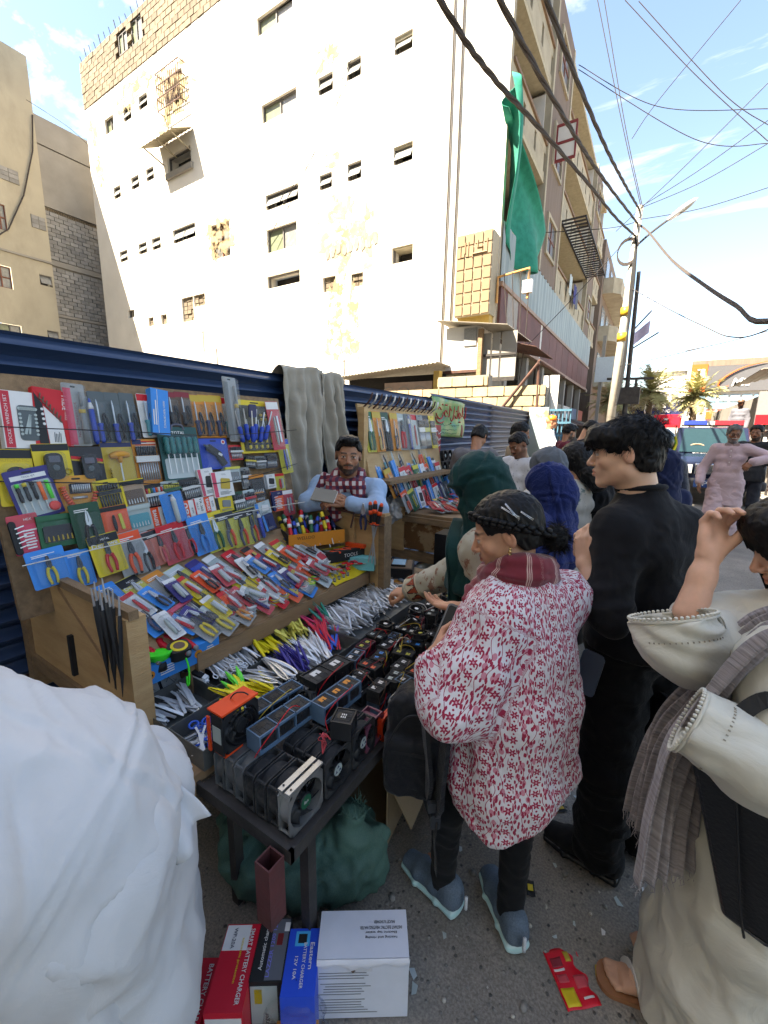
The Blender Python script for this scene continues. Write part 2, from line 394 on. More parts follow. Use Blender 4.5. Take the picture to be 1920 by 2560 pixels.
def P0(a,z,d=0):return Vector((a,YB+d,z))
wb=MB()
ZT=21.05;XL=-29.0
wall_with_holes(wb,XL,XF,0,18.85,[h[:4]for h in HOLES],P0)
for h in HOLES:
 a0,a1,z0,z1=h[:4]
 for q in([(a0,z0),(a1,z0)],[(a1,z1),(a0,z1)],[(a0,z1),(a0,z0)],[(a1,z0),(a1,z1)]):
  (u,v),(u2,v2)=q;wb.add([P0(u,v),P0(u,v,.5),P0(u2,v2,.5),P0(u2,v2)],[(0,1,2,3)])
wb.add([P0(XL,0),P0(XL,0,40),P0(XL,ZT,40),P0(XL,ZT)],[(0,1,2,3)])
wb.add([P0(XL,18.85,.1),P0(-14,18.85,.1),P0(-14,ZT-.02,.1),P0(XL,ZT-.02,.1)],[(0,1,2,3)],1)
wb.b2((XL,YB+.1,21.0),(-14,YB+22,21.1),1);wb.b2((-14,YB+.1,17.3),(-5.2,YB+22,17.45),1);wb.b2((-14.2,YB+.2,17.3),(-14,YB+22,21),1)
wb.b2((-14,YB+.02,18.6),(XF,YB+.2,18.9),1)
wb.build('wall',[m_sunwall,m_mortar],bld)
for h in HOLES:make_window(bld,P0,h[:4],h[4])
# parapet of bare blocks: two openings in it hold windows
PW=[(-25.0,-24.2,19.9,20.75),(-23.8,-22.85,19.85,20.8)]
bm_={}
nrow,row_h=9,(ZT-18.85)/9;cnt=0;rest=MB()
for j in range(nrow):
 x=XL+(.0 if j%2 else-.22)
 while x<-14:
  x1=min(x+.44,-14);xx=max(x,XL);z0=18.85+j*row_h
  if x1-xx>.1 and not any(p[0]-.1<(xx+x1)/2<p[1]+.1 and p[2]-.1<z0+row_h/2<p[3]+.1 for p in PW):
   key=(round(x1-xx,2))
   if key not in bm_:b=MB();b.box((0,0,0),(x1-xx-.03,.14,row_h-.025));bm_[key]=b.mesh('block',m_bblock)
   lo=Vector(((xx+x1)/2-XF,.04+ru(-.012,.012),z0+row_h/2))
   if cnt<298:link_mesh('block',bm_[key],bld,lo);cnt+=1
   else:rest.box(lo,(x1-xx-.03,.14,row_h-.025))
  x+=.44
o=rest.build('block',m_bblock,bld,local=True);o['kind']='stuff'
for p in PW:make_window(bld,lambda a,z,d=0:Vector((a,YB+d-.08,z)),p,'slider')
for i in range(14):
 x=XL+.2+i*.52;b=MB();b.bar((x,YB+.05,ZT),(x-.05,YB-.02,ZT+ru(.25,.5)),.03);b.build('rebar',m_steel,bld)
 # plaster patches, chased pipe and stains that have a shape of their own
def patch(cx,cz,rx,rz_,mat,name='stain',y=-.006,n=40,rough=.35,seed=1.0):
 b=MB();vs=[]
 for k in range(n):
  a=2*pi*k/n;rr=1+rough*noise3((cos(a)*1.7,sin(a)*1.7,seed),1.3)+.25*rough*noise3((cos(a)*6,sin(a)*6,seed),1.1)
  vs.append((cx+rx*rr*cos(a),cz+rz_*rr*sin(a)))
 b.add([P0(u,v,y)for u,v in vs]+[P0(u,v,.02)for u,v in vs],[tuple(range(n))]+[(i,n+i,n+(i+1)%n,(i+1)%n)for i in range(n)])
 return b.build(name,mat,bld)
for(cx,cz,rx,rz_,s)in((-10.6,8.55,1.25,.55,1),(-10.9,7.6,.25,1.2,2),(-11.2,5.9,.35,1.5,3),(-10.4,5.7,.3,1.2,4),(-11.1,9.6,.7,.5,5),(-9.7,8.4,.35,1.0,6),(-11.5,14.75,.5,.35,7),(-11.4,11.5,.5,.22,8),(-10.9,4.9,.9,.35,9),(-24.6,17.95,1.1,.5,10),(-23.0,18.2,.9,.35,11),(-20.8,16.9,1.3,.95,12),(-28.3,17.6,.35,.9,13),(-28.0,15.7,.35,.8,14),(-21.7,15.5,.45,.42,16),(-17.95,10.1,.95,.95,17)):
 patch(cx,cz,rx,rz_,m_peel,seed=s*3.3,y=-.004-.0007*s,rough=.8)
for i in range(9):patch(-11.6+i*.28,8.3+.05*(i%3),.1,.2,m_mortar,'hole_in_render',y=-.022,seed=i*2.0)
# security cage on the upper left window, awning over the one below
b=MB()
for i in range(12):x=-21.5+i*.155;b.bar((x,YB-.35,16.15),(x,YB-.35,17.65),.025)
for z in(16.15,16.65,17.15,17.65):b.bar((-21.55,YB-.35,z),(-19.75,YB-.35,z),.03);b.bar((-21.55,YB-.35,z),(-21.55,YB,z),.03);b.bar((-19.75,YB-.35,z),(-19.75,YB,z),.03)
b.build('window_cage',m_rust,bld)
b=MB()
b.slab(lambda u,v:(-22.2+2.75*u,YB-.02-1.0*v,15.05-.55*v+.02*sin(u*60)),40,2,.02)
for x in(-21.9,-20.8,-19.7):b.bar((x,YB-.95,14.47),(x,YB-.02,14.2),.05)
b.build('awning',M('rusted_awning',(.22,.19,.13),rough=.8),bld)
b=MB();b.b2((-21.7,YB-.12,13.45),(-19.6,YB-.002,13.7));b.build('window_ledge',m_conc,bld)
# drain and service pipes
for x,z1 in((-6.55,17.5),(-6.25,17.5)):
 b=MB();b.tube([(x,YB-.06,z1),(x+.02,YB-.06,9),(x-.02,YB-.06,3.9)],.03,6);b.build('drain_pipe',m_cable,bld)
 # street facade: bays of balconies between brown piers
fb=MB()
fb.b2((XF-.5,YB,4.62),(XF-.002,YB+22.3,4.8));fb.b2((XF-9,YB+.1,4.62),(XF-5,YB+22.3,4.7))
fb.b2((XF-4.2,YB+.3,0),(XF-4,YB+22,17.2),1)
for z in(8.0,11.1,14.2,17.2):fb.b2((XF-4,YB+.06,z-.1),(XF-.003,YB+22.9,z+.08),2)
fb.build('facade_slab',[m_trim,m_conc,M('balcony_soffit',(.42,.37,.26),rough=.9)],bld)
b=MB();b.b2((XF-.14,YB+.02,0),(XF+.004,YB+.2,17.3));b.build('corner_trim',m_trim,bld)
for y0,y1 in((18.75,21.9),(30.8,33.3)):
 b=MB();b.b2((XF-1.0,y0,7.98),(XF+.06,y1,17.35));pier=b.build('pier',m_brownpil,bld)
 for yy in(y0,y1):b=MB();b.b2((XF-.2,yy-.1,7.98),(XF+.09,yy+.1,17.3));b.build('edge_band',m_trim,pier)
 for zc in(9.55,12.7,15.8):
  ya,yb=y0+.75,y0+2.2;f=MB();fw_=.13
  f.b2((XF+.061,ya-fw_,zc-.75),(XF+.14,yb+fw_,zc-.62));f.b2((XF+.061,ya-fw_,zc+.62),(XF+.14,yb+fw_,zc+.75))
  f.b2((XF+.061,ya-fw_,zc-.62),(XF+.14,ya,zc+.62));f.b2((XF+.061,yb,zc-.62),(XF+.14,yb+fw_,zc+.62));win=f.build('pier_window',m_trim,bld)
  g=MB();g.b2((XF+.062,ya,zc-.62),(XF+.07,yb,zc+.62));g.build('pane',M('latticed_pane',(.12,.1,.085),rough=.4,var=.6,sc_=14),win)
  g=MB();ym=(ya+yb)/2;g.b2((XF+.071,ym-.03,zc-.62),(XF+.1,ym+.03,zc+.62));g.b2((XF+.071,ya,zc-.05),(XF+.098,yb,zc+.02));g.build('glazing_bar',m_brownfr,win)
  if zc==12.7 and y0<20:
   g=MB();x0=XF+.14
   for z in(12.1,12.7,13.3):g.b2((x0,ya+.02,z-.05),(x0+.75,ya+.07,z+.05))
   for x in(x0,x0+.7):g.b2((x,ya+.015,12.1),(x+.06,ya+.075,13.3))
   cs=g.build('open_casement',M('red_window_paint',(.2,.03,.03),rough=.6),win)
   g=MB();g.b2((x0+.05,ya+.035,12.1),(x0+.7,ya+.05,13.3));g.build('casement_pane',m_white,win)
for bi,(y0,y1)in enumerate(((14.2,18.65),(22.0,30.7),(33.4,36.7))):
 for z in(8.05,11.15,14.25):
  if bi==0 and z<9:continue
  b=MB();zt=z+1.08
  b.b2((XF-.12,y0,z),(XF,y1,z+.2));b.b2((XF-.12,y0,zt-.28),(XF,y1,zt))
  n=max(3,int((y1-y0)/1.45));s=(y1-y0)/n
  for i in range(n):
   b.b2((XF-.115,y0+i*s+.05,z+.2),(XF-.004,y0+(i+1)*s-.2,zt-.28))
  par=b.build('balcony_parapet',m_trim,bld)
  b=MB();b.b2((XF-.2,y0,zt),(XF+.07,y1,zt+.1));b.build('coping',M('brown_coping',(.2,.13,.085),rough=.85),par)
  b=MB();b.b2((XF-3.9,y1-.06,z+.05),(XF-.15,y1,z+2.8));b.build('party_wall',m_white,bld)
b=MB()
for i in range(24):y=22.2+i*.36;b.b2((XF+.02,y,11.0),(XF+1.05,y+.07,11.06))
b.bar((XF+1.05,22.2,11.03),(XF+1.05,30.8,11.03),.06);b.bar((XF+.04,22.2,11.0),(XF+.04,30.8,11.0),.06)
b.build('sunshade_frame',m_steel,bld)
# teal sheeting band, maroon fascia of panels
b=MB();n=130
b.slab(lambda u,v:(XF+.05+.018*sin(u*n*1.9),14.15+u*20.9,6.28+v*1.72),n*4,1,.02)
b.build('sheet_cladding',M('weathered_teal_sheet',(.16,.21,.22),col2=(.36,.41,.41),sc_=1.2,rough=.6,stretch=(3,3,.35),cont=.6,bump=.05),bld)
b=MB();b.b2((XF-.05,14.1,6.14),(XF+.14,35,6.27));b.b2((XF-.05,14.1,4.62),(XF+.14,35,4.76));b.build('fascia_trim',M('pinkish_trim',(.34,.24,.19),rough=.8),bld)
m_mar=M('maroon_panel',(.13,.052,.045),var=.25,sc_=1.5,rough=.7,obj_rand=.12);y=14.12
for wd,mt in((.75,0),(1.3,1),(3.6,0),(.3,2),(1.6,0),(1.6,0),(1.6,0),(1.8,0),(1.8,0),(1.8,0),(1.8,0),(2.8,0)):
 b=MB();b.b2((XF+.01,y+.02,4.77),(XF+.09,y+wd-.02,6.13));b.build('fascia_panel',(m_mar,M('grey_board',(.3,.27,.24)),m_white)[mt],bld);y+=wd
 # shop fronts under it
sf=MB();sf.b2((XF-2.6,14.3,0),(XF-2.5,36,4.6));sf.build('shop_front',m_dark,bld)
for i,y in enumerate((15.5,18.4,21.3,24.2,27.1,30,33)):
 b=MB();b.b2((XF-.35,y,0),(XF-.05,y+.35,4.6));b.build('shop_pillar',m_conc,bld)
 b=MB();b.b2((XF-.2,y+.4,2.5),(XF-.1,y+2.8,3.2));b.build('shop_sign',(m_white,M('faded_blue_sign',(.12,.18,.28)),M('faded_red_sign',(.35,.08,.06)),m_conc)[i%4],bld)
 b=MB();b.slab(lambda u,v:(XF-.1+1.0*u,y+.35+2.4*v,2.45-.4*u),3,6,.015);b.build('shop_awning',(m_conc,m_rust,m_steel)[i%3],bld)
 # tiled sign block on the corner
sg=thing('tiled_sign','tan tiled sign block with worn raised lettering at the building corner','sign',(-5.3,13.4,5.2))
b=MB();b.b2((-5.9,13.42,5.2),(-4.75,13.99,7.55));b.build('sign_body',m_trim,sg)
m_tile=M('tan_tile',(.22,.15,.085),rough=.7,obj_rand=.08,var=.1);tw,th_=1.15/4,2.35/7
for j in range(7):
 for i in range(4):
  b=MB();b.rrect(tw-.035,th_-.035,.02,0,.035,T=TR(-5.9+(i+.5)*tw,13.42,5.2+(j+.5)*th_)@RX(R(90)));b.build('tile',m_tile,sg)
b=MB()
for p in(((-5.75,7.2),(-5.75,6.9),(-5.5,6.9),(-5.5,7.3)),((-5.6,7.3),(-5.6,7.0)),((-5.35,6.85),(-5.35,6.95),(-4.9,6.95),(-4.9,7.3)),((-5.2,7.3),(-5.2,7.1),(-5.05,7.1))):
 b.tube([(x,13.38,z)for x,z in p],.025,5)
b.build('raised_script',m_tile,sg)
b=MB();b.b2((-5.85,13.6,4.8),(-4.8,13.98,5.2));b.build('sign_base',M('ochre_paint',(.45,.3,.08)),sg)
# ---- shaded buildings on the left
ba=thing('beige_building','tall beige plastered building in shade at the far left','building',(-31,6,0))
HA=[(9.4,10.28,8.95,10.07,'brown'),(11.57,12.17,9.55,10.14,'vent'),(9.9,10.42,11.9,13.2,'brown'),(9.4,10.38,6.5,7.06,'slider'),(11.6,12.17,6.6,7.1,'vent')]
def PA(a,z,d=0):return Vector((-31-d,a,z))
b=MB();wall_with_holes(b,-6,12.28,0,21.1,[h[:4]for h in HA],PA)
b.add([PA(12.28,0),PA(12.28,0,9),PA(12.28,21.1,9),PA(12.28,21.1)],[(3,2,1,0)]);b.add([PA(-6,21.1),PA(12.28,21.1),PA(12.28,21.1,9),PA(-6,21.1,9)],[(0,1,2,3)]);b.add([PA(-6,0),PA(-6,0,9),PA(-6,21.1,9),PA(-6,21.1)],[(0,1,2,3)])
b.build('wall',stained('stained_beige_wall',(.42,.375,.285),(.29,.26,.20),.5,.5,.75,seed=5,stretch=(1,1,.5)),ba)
for h in HA:make_window(ba,PA,h[:4],h[4])
b=MB();b.b2((-31,-6,10.82),(-30.9,12.3,10.92));b.build('ledge',m_conc,ba)
for y0,y1,z0,z1 in((10.3,11.2,14.45,15.1),(11.53,12.2,12.54,13.2)):
 b=MB();b.b2((-31.05,y0,z0),(-30.97,y1,z1));pt=b.build('bare_patch',m_mortar,ba)
 for j in range(3):
  for i in range(2):b=MB();b.b2((-31,y0+(y1-y0)*i/2+.015,z0+(z1-z0)*j/3+.01),(-30.95,y0+(y1-y0)*(i+1)/2-.015,z0+(z1-z0)*(j+1)/3-.01));b.build('block',m_block,pt)
b=MB();b.tube([(-30.9,12.2,18.3),(-30.9,12.0,16.5),(-30.9,11.3,14),(-30.9,10.4,12),(-30.9,9.6,11.2)],.035,6);b.build('slack_cable',m_cable,ba)
bb=thing('block_building','grey building of bare concrete blocks beside the beige building','building',(-31.2,18,0))
b=MB();b.b2((-40,12.3,0),(-31.25,26,18.5));b.build('wall',m_mortar,bb)
b=MB();b.b2((-31.3,12.3,13.95),(-31.1,26,17.05));b.b2((-31.3,12.3,17.1),(-31.05,26,18.5));b.b2((-31.3,12.3,10.85),(-31.15,26,11.14));b.b2((-31.3,12.3,8.0),(-31.15,26,8.15));b.build('plaster_band',m_conc,bb)
z=5.6;j=0
while z<13.7:
 if not(10.7<z<11.1 or 7.85<z<8.1):
  y=12.32-(.22 if j%2 else 0)
  while y<15.6:
   b=MB();y0_=max(y,12.32);b.b2((-31.24,y0_,z),(-31.17+ru(-.02,.02),y+.42,z+.195));b.build('block',m_block,bb);y+=.45
 z+=.215;j+=1
b=MB()
for k in range(3):
 for i in range(26):b.b2((-31.26,12.35+i*.125,13.72+k*.07),(-31.18,12.45+i*.125,13.77+k*.07))
b.build('brick_course',m_bblock,bb)
# ---- the block behind the camera that shades the market
bs=thing('rear_building','tall beige building behind the camera that shades the market','building',(-8,-9,0))
b=MB();b.b2((-40,-30,0),(14,-14,35));b.b2((-14.8,-29,35),(-9.5,-14,44));b.build('wall',m_cream,bs)  # unseen mass; height and raised tower shaped for where its shade falls
for z in range(4,33,4):
 for i in range(9):b=MB();b.b2((-22+i*3.4,-14.05,z),(-20.6+i*3.4,-13.95,z+1.8));b.build('window',m_pane,bs)
b=MB();b.b2((-24,-13.98,3.1),(9,-13.4,3.3));b.build('canopy_ledge',m_conc,bs)
# ---- sculpting toolkit (signed distances, surface nets)
_tab=np.random.RandomState(3).rand(32,32,32).astype(np.float32)*2-1
def vnoise(P,s=1.0,seed=0.0):
 q=P*s+seed*np.array([1.0,1.7,-2.3])+100;i=np.floor(q).astype(int);f=q-i;f=f*f*(3-2*f);i&=31;j=(i+1)&31
 a,b,c=f[:,0],f[:,1],f[:,2];T=_tab
 x0,y0,z0,x1,y1,z1=i[:,0],i[:,1],i[:,2],j[:,0],j[:,1],j[:,2]
 L=lambda u,v,t:u+(v-u)*t
 return L(L(L(T[x0,y0,z0],T[x1,y0,z0],a),L(T[x0,y1,z0],T[x1,y1,z0],a),b),L(L(T[x0,y0,z1],T[x1,y0,z1],a),L(T[x0,y1,z1],T[x1,y1,z1],a),b),c)
def fbm(P,s=1.0,seed=0.0,o=3):
 r=0;a=1
 for k in range(o):r=r+a*vnoise(P,s*2**k,seed+k*3.1);a*=.5
 return r
V3=lambda*a:np.array(a,float)
class Sculpt:
 def __init__(s,lo,hi,h):
  s.ax=[np.arange(l,u+h,h).astype(np.float32)for l,u in zip(lo,hi)];s.h=h
  s.D=np.full([len(a)for a in s.ax],9.0,np.float32)
 def _blk(s,lo,hi):
  sl=[]
  for a,l,u in zip(s.ax,lo,hi):
   i0=max(0,int(np.searchsorted(a,l))-1);i1=min(len(a),int(np.searchsorted(a,u))+1)
   if i1-i0<1:return None,None
   sl.append(slice(i0,i1))
  X,Y,Z=np.meshgrid(s.ax[0][sl[0]],s.ax[1][sl[1]],s.ax[2][sl[2]],indexing='ij',sparse=True)
  return tuple(sl),(X,Y,Z)
 def _put(s,sl,d,k,op):
  o=s.D[sl]
  if op=='u':
   if k>0:hh=np.maximum(k-np.abs(o-d),0)/k;r=np.minimum(o,d)-hh*hh*k*.25
   else:r=np.minimum(o,d)
  elif op=='s':
   d=-d
   if k>0:hh=np.maximum(k-np.abs(o-d),0)/k;r=np.maximum(o,d)+hh*hh*k*.25
   else:r=np.maximum(o,d)
  s.D[sl]=r
 def cap(s,a,b,ra,rb=None,k=.02,op='u',M=None):
  rb=ra if rb is None else rb;a=np.asarray(a,float);b=np.asarray(b,float);m=max(ra,rb)+k+2*s.h
  sl,g=s._blk(np.minimum(a,b)-m,np.maximum(a,b)+m)
  if sl is None:return s
  ba=b-a;L=max(float(ba@ba),1e-12);X,Y,Z=g
  t=np.clip(((X-a[0])*ba[0]+(Y-a[1])*ba[1]+(Z-a[2])*ba[2])/L,0,1)
  d=np.sqrt((X-a[0]-t*ba[0])**2+(Y-a[1]-t*ba[1])**2+(Z-a[2]-t*ba[2])**2)-(ra+(rb-ra)*t)
  s._put(sl,d,k,op);return s
 def ch(s,pts,rs,k=.02):
  for i in range(len(pts)-1):s.cap(pts[i],pts[i+1],rs[i],rs[i+1],k)
  return s
 def ell(s,c,r,k=.02,op='u',rot=None):
  c=np.asarray(c,float);r=np.asarray(r,float);m=float(max(r))+k+2*s.h
  sl,g=s._blk(c-m,c+m)
  if sl is None:return s
  X,Y,Z=[q-c[i]for i,q in enumerate(g)]
  if rot is not None:
   q=np.array(rot.to_3x3().transposed())if not isinstance(rot,np.ndarray)else rot.T
   X,Y,Z=(q[0,0]*X+q[0,1]*Y+q[0,2]*Z,q[1,0]*X+q[1,1]*Y+q[1,2]*Z,q[2,0]*X+q[2,1]*Y+q[2,2]*Z)
  k0=np.sqrt((X/r[0])**2+(Y/r[1])**2+(Z/r[2])**2);k1=np.sqrt((X/r[0]**2)**2+(Y/r[1]**2)**2+(Z/r[2]**2)**2)+1e-9
  s._put(sl,k0*(k0-1)/k1,k,op);return s
 def loft(s,secs,u=(1,0,0),k=.03,op='u'):
  u=np.asarray(u,float)
  for(a,ua,va),(b,ub,vb)in zip(secs[:-1],secs[1:]):
   a=np.asarray(a,float);b=np.asarray(b,float);ba=b-a;L=np.sqrt(ba@ba);n=ba/L
   uu=u-n*(u@n);uu/=np.sqrt(uu@uu);vv=np.cross(n,uu);m=max(ua,va,ub,vb)+k+2*s.h
   sl,g=s._blk(np.minimum(a,b)-m,np.maximum(a,b)+m)
   if sl is None:continue
   X,Y,Z=[q-a[i]for i,q in enumerate(g)]
   t=X*n[0]+Y*n[1]+Z*n[2];tc_=np.clip(t/L,0,1);ru=ua+(ub-ua)*tc_;rv=va+(vb-va)*tc_;rm=np.minimum(ru,rv)
   q=np.sqrt(((X*uu[0]+Y*uu[1]+Z*uu[2])/ru)**2+((X*vv[0]+Y*vv[1]+Z*vv[2])/rv)**2+((t-tc_*L)/(rm*.6))**2)
   s._put(sl,(q-1)*rm,k,op)
  return s
 def rbox(s,c,hs,r=.01,k=.0,op='u',rot=None):
  c=np.asarray(c,float);m=float(nrm(hs))+k+2*s.h;sl,g=s._blk(c-m,c+m)
  if sl is None:return s
  X,Y,Z=[q-c[i]for i,q in enumerate(g)]
  if rot is not None:
   q=np.array(rot.to_3x3().transposed())
   X,Y,Z=(q[0,0]*X+q[0,1]*Y+q[0,2]*Z,q[1,0]*X+q[1,1]*Y+q[1,2]*Z,q[2,0]*X+q[2,1]*Y+q[2,2]*Z)
  qx,qy,qz=np.abs(X)-hs[0]+r,np.abs(Y)-hs[1]+r,np.abs(Z)-hs[2]+r
  d=np.sqrt(np.maximum(qx,0)**2+np.maximum(qy,0)**2+np.maximum(qz,0)**2)+np.minimum(np.maximum(qx,np.maximum(qy,qz)),0)-r
  s._put(sl,d,k,op);return s
 def plane(s,p,n,k=.0):
  n=np.asarray(n,float);n=n/nrm(n);X,Y,Z=np.meshgrid(*s.ax,indexing='ij',sparse=True)
  d=-((X-p[0])*n[0]+(Y-p[1])*n[1]+(Z-p[2])*n[2]);s._put((slice(None),)*3,d,k,'s');return s
 def field(s,fn):
  m=np.abs(s.D)<.05;ix=np.nonzero(m);P=np.stack([s.ax[i][ix[i]]for i in range(3)],1);s.D[ix]+=fn(P).astype(np.float32);return s
 def nets(s):
  D=s.D;D[0]=D[-1]=1;D[:,0]=D[:,-1]=1;D[:,:,0]=D[:,:,-1]=1
  S=D<0;nx,ny,nz=D.shape
  c=S[:-1,:-1,:-1].astype(np.int8)
  for dx,dy,dz in((1,0,0),(0,1,0),(1,1,0),(0,0,1),(1,0,1),(0,1,1),(1,1,1)):
   c=c+S[dx:nx-1+dx,dy:ny-1+dy,dz:nz-1+dz]
  act=(c>0)&(c<8);I=np.nonzero(act);n=len(I[0])
  if n==0:return np.zeros((0,3)),np.zeros((0,4),int)
  idx=np.full(act.shape,-1,np.int32);idx[I]=np.arange(n)
  corners=[(0,0,0),(1,0,0),(0,1,0),(1,1,0),(0,0,1),(1,0,1),(0,1,1),(1,1,1)]
  cv=np.stack([D[I[0]+a,I[1]+b,I[2]+e]for a,b,e in corners],1);acc=np.zeros((n,3));w_=np.zeros(n)
  cr=np.array(corners,float)
  for a,b in((0,1),(2,3),(4,5),(6,7),(0,2),(1,3),(4,6),(5,7),(0,4),(1,5),(2,6),(3,7)):
   va,vb=cv[:,a],cv[:,b];m=(va<0)!=(vb<0);t=np.where(m,va/np.where(m,va-vb,1),0)
   acc+=np.where(m[:,None],cr[a]+(cr[b]-cr[a])*t[:,None],0);w_+=m
  V=acc/w_[:,None];V=np.stack([s.ax[i][I[i]]+V[:,i]*s.h for i in range(3)],1)
  F=[]
  for ax in range(3):
   o1,o2=[(1,2),(2,0),(0,1)][ax]
   sa=[slice(1,-1)]*3;sb=[slice(1,-1)]*3;sa[ax]=slice(0,-1);sb[ax]=slice(1,None)
   A,B=S[tuple(sa)],S[tuple(sb)];m=A!=B;J=np.nonzero(m)
   J=[J[i]+(0 if i==ax else 1)for i in range(3)]
   def at(d1,d2):
    q=list(J);q[o1]=q[o1]-d1;q[o2]=q[o2]-d2;return idx[q[0],q[1],q[2]]
   f=np.stack([at(1,1),at(0,1),at(0,0),at(1,0)],1);flip=~A[m]
   f[flip]=f[flip][:,::-1];F.append(f)
  F=np.concatenate(F);F=F[(F>=0).all(1)]
  return V,F
def vnormals(V,F):
 a,b,c,d=V[F[:,0]],V[F[:,1]],V[F[:,2]],V[F[:,3]];n=np.cross(c-a,d-b);N=np.zeros_like(V)
 for i in range(4):np.add.at(N,F[:,i],n)
 return N/(nrm(N,axis=1,keepdims=True)+1e-12)
def smooth_v(V,F,it=2,lam=.5):
 for _ in range(it):
  A=np.zeros_like(V);c=np.zeros(len(V))
  for i,j in((0,1),(1,2),(2,3),(3,0)):
   np.add.at(A,F[:,i],V[F[:,j]]);np.add.at(A,F[:,j],V[F[:,i]]);np.add.at(c,F[:,i],1);np.add.at(c,F[:,j],1)
  V=V*(1-lam)+lam*A/np.maximum(c,1)[:,None]
 return V
def np_mesh(name,V,F,mat,col=None,uv=None,pidx=None):
 me=bpy.data.meshes.new(name);F=np.asarray(F)
 me.vertices.add(len(V));me.vertices.foreach_set('co',np.asarray(V,np.float32).ravel())
 me.loops.add(F.size);me.loops.foreach_set('vertex_index',F.ravel().astype(np.int32))
 me.polygons.add(len(F));me.polygons.foreach_set('loop_start',np.arange(0,F.size,F.shape[1],dtype=np.int32))
 me.update(calc_edges=True);me.validate()
 for m in(mat if isinstance(mat,(list,tuple))else[mat]):me.materials.append(m)
 if pidx is not None:me.polygons.foreach_set('material_index',np.asarray(pidx,np.int32))
 me.polygons.foreach_set('use_smooth',np.ones(len(me.polygons),bool))
 if col is not None:
  a=me.color_attributes.new('col','FLOAT_COLOR','POINT');a.data.foreach_set('color',np.concatenate([col,np.ones((len(col),1))],1).astype(np.float32).ravel())
 if uv is not None:
  a=me.attributes.new('wrap','FLOAT_VECTOR','POINT');a.data.foreach_set('vector',np.asarray(uv,np.float32).ravel())
 return me
 # ---- skin, hair and cloth materials
def skin_mat():
 m=bpy.data.materials.new('skin');t,b=nodes(m);N=t.nodes.new;L=t.links.new
 a=N('ShaderNodeVertexColor');a.layer_name='col'
 co=N('ShaderNodeTexCoord');n=N('ShaderNodeTexNoise');iv(n,'Scale',45);iv(n,'Detail',4);L(co.outputs['Object'],n.inputs['Vector'])
 hs=N('ShaderNodeHueSaturation');mr=N('ShaderNodeMapRange');iv(mr,3,.86);iv(mr,4,1.14);L(n.outputs[0],mr.inputs[0]);L(mr.outputs[0],hs.inputs['Value'])
 L(a.outputs[0],hs.inputs['Color']);L(hs.outputs[0],b.inputs['Base Color'])
 iv(b,'Roughness',.5);iv(b,'Specular IOR Level',.35)
 iv(b,'Subsurface Weight',.12);iv(b,'Subsurface Radius',(.9,.35,.2));iv(b,'Subsurface Scale',.012)
 n2=N('ShaderNodeTexNoise');iv(n2,'Scale',350);L(co.outputs['Object'],n2.inputs['Vector'])
 bp=N('ShaderNodeBump');iv(bp,'Strength',.12);iv(bp,'Distance',.002);L(n2.outputs[0],bp.inputs['Height']);L(bp.outputs[0],b.inputs['Normal'])
 return m
m_skin=skin_mat()
m_hair=M('black_hair',(.006,.0048,.0042),rough=.5,var=.5,sc_=90,bump=.3,bsc=260,stretch=(1,1,.12),bdist=.003,spec=.22)
m_greyhair=M('grey_hair',(.09,.085,.08),rough=.5,var=.6,sc_=120,bump=.5,bsc=260,bdist=.004)
def cloth(name,col,weave=900,rough=.85,wr=.5,var=.06,wsc=9,sheen=.1,col2=None):
 if name in _mats:return _mats[name]
 m=bpy.data.materials.new(name);t,b=nodes(m);N=t.nodes.new;L=t.links.new
 iv(b,'Roughness',rough);iv(b,'Specular IOR Level',.2);iv(b,'Sheen Weight',sheen);iv(b,'Sheen Roughness',.5)
 co=N('ShaderNodeTexCoord');n=N('ShaderNodeTexNoise');iv(n,'Scale',5);iv(n,'Detail',5);L(co.outputs['Object'],n.inputs['Vector'])
 r=N('ShaderNodeValToRGB');c2=col2 or col
 r.color_ramp.elements[0].position=.3;r.color_ramp.elements[1].position=.7
 r.color_ramp.elements[0].color=(*[c*(1-var)for c in col],1);r.color_ramp.elements[1].color=(*[min(1,c*(1+var))for c in c2],1)
 L(n.outputs[0],r.inputs[0]);L(r.outputs[0],b.inputs['Base Color'])
 n1=N('ShaderNodeTexNoise');iv(n1,'Scale',wsc);iv(n1,'Detail',5);iv(n1,'Distortion',1.2);L(co.outputs['Object'],n1.inputs['Vector'])
 n2=N('ShaderNodeTexNoise');iv(n2,'Scale',weave);L(co.outputs['Object'],n2.inputs['Vector'])
 ad=N('ShaderNodeMath');ad.operation='MULTIPLY_ADD';iv(ad,1,.04);L(n2.outputs[0],ad.inputs[0]);L(n1.outputs[0],ad.inputs[2])
 bp=N('ShaderNodeBump');iv(bp,'Strength',wr);iv(bp,'Distance',.02);L(ad.outputs[0],bp.inputs['Height']);L(bp.outputs[0],b.inputs['Normal'])
 _mats[name]=m
 return m
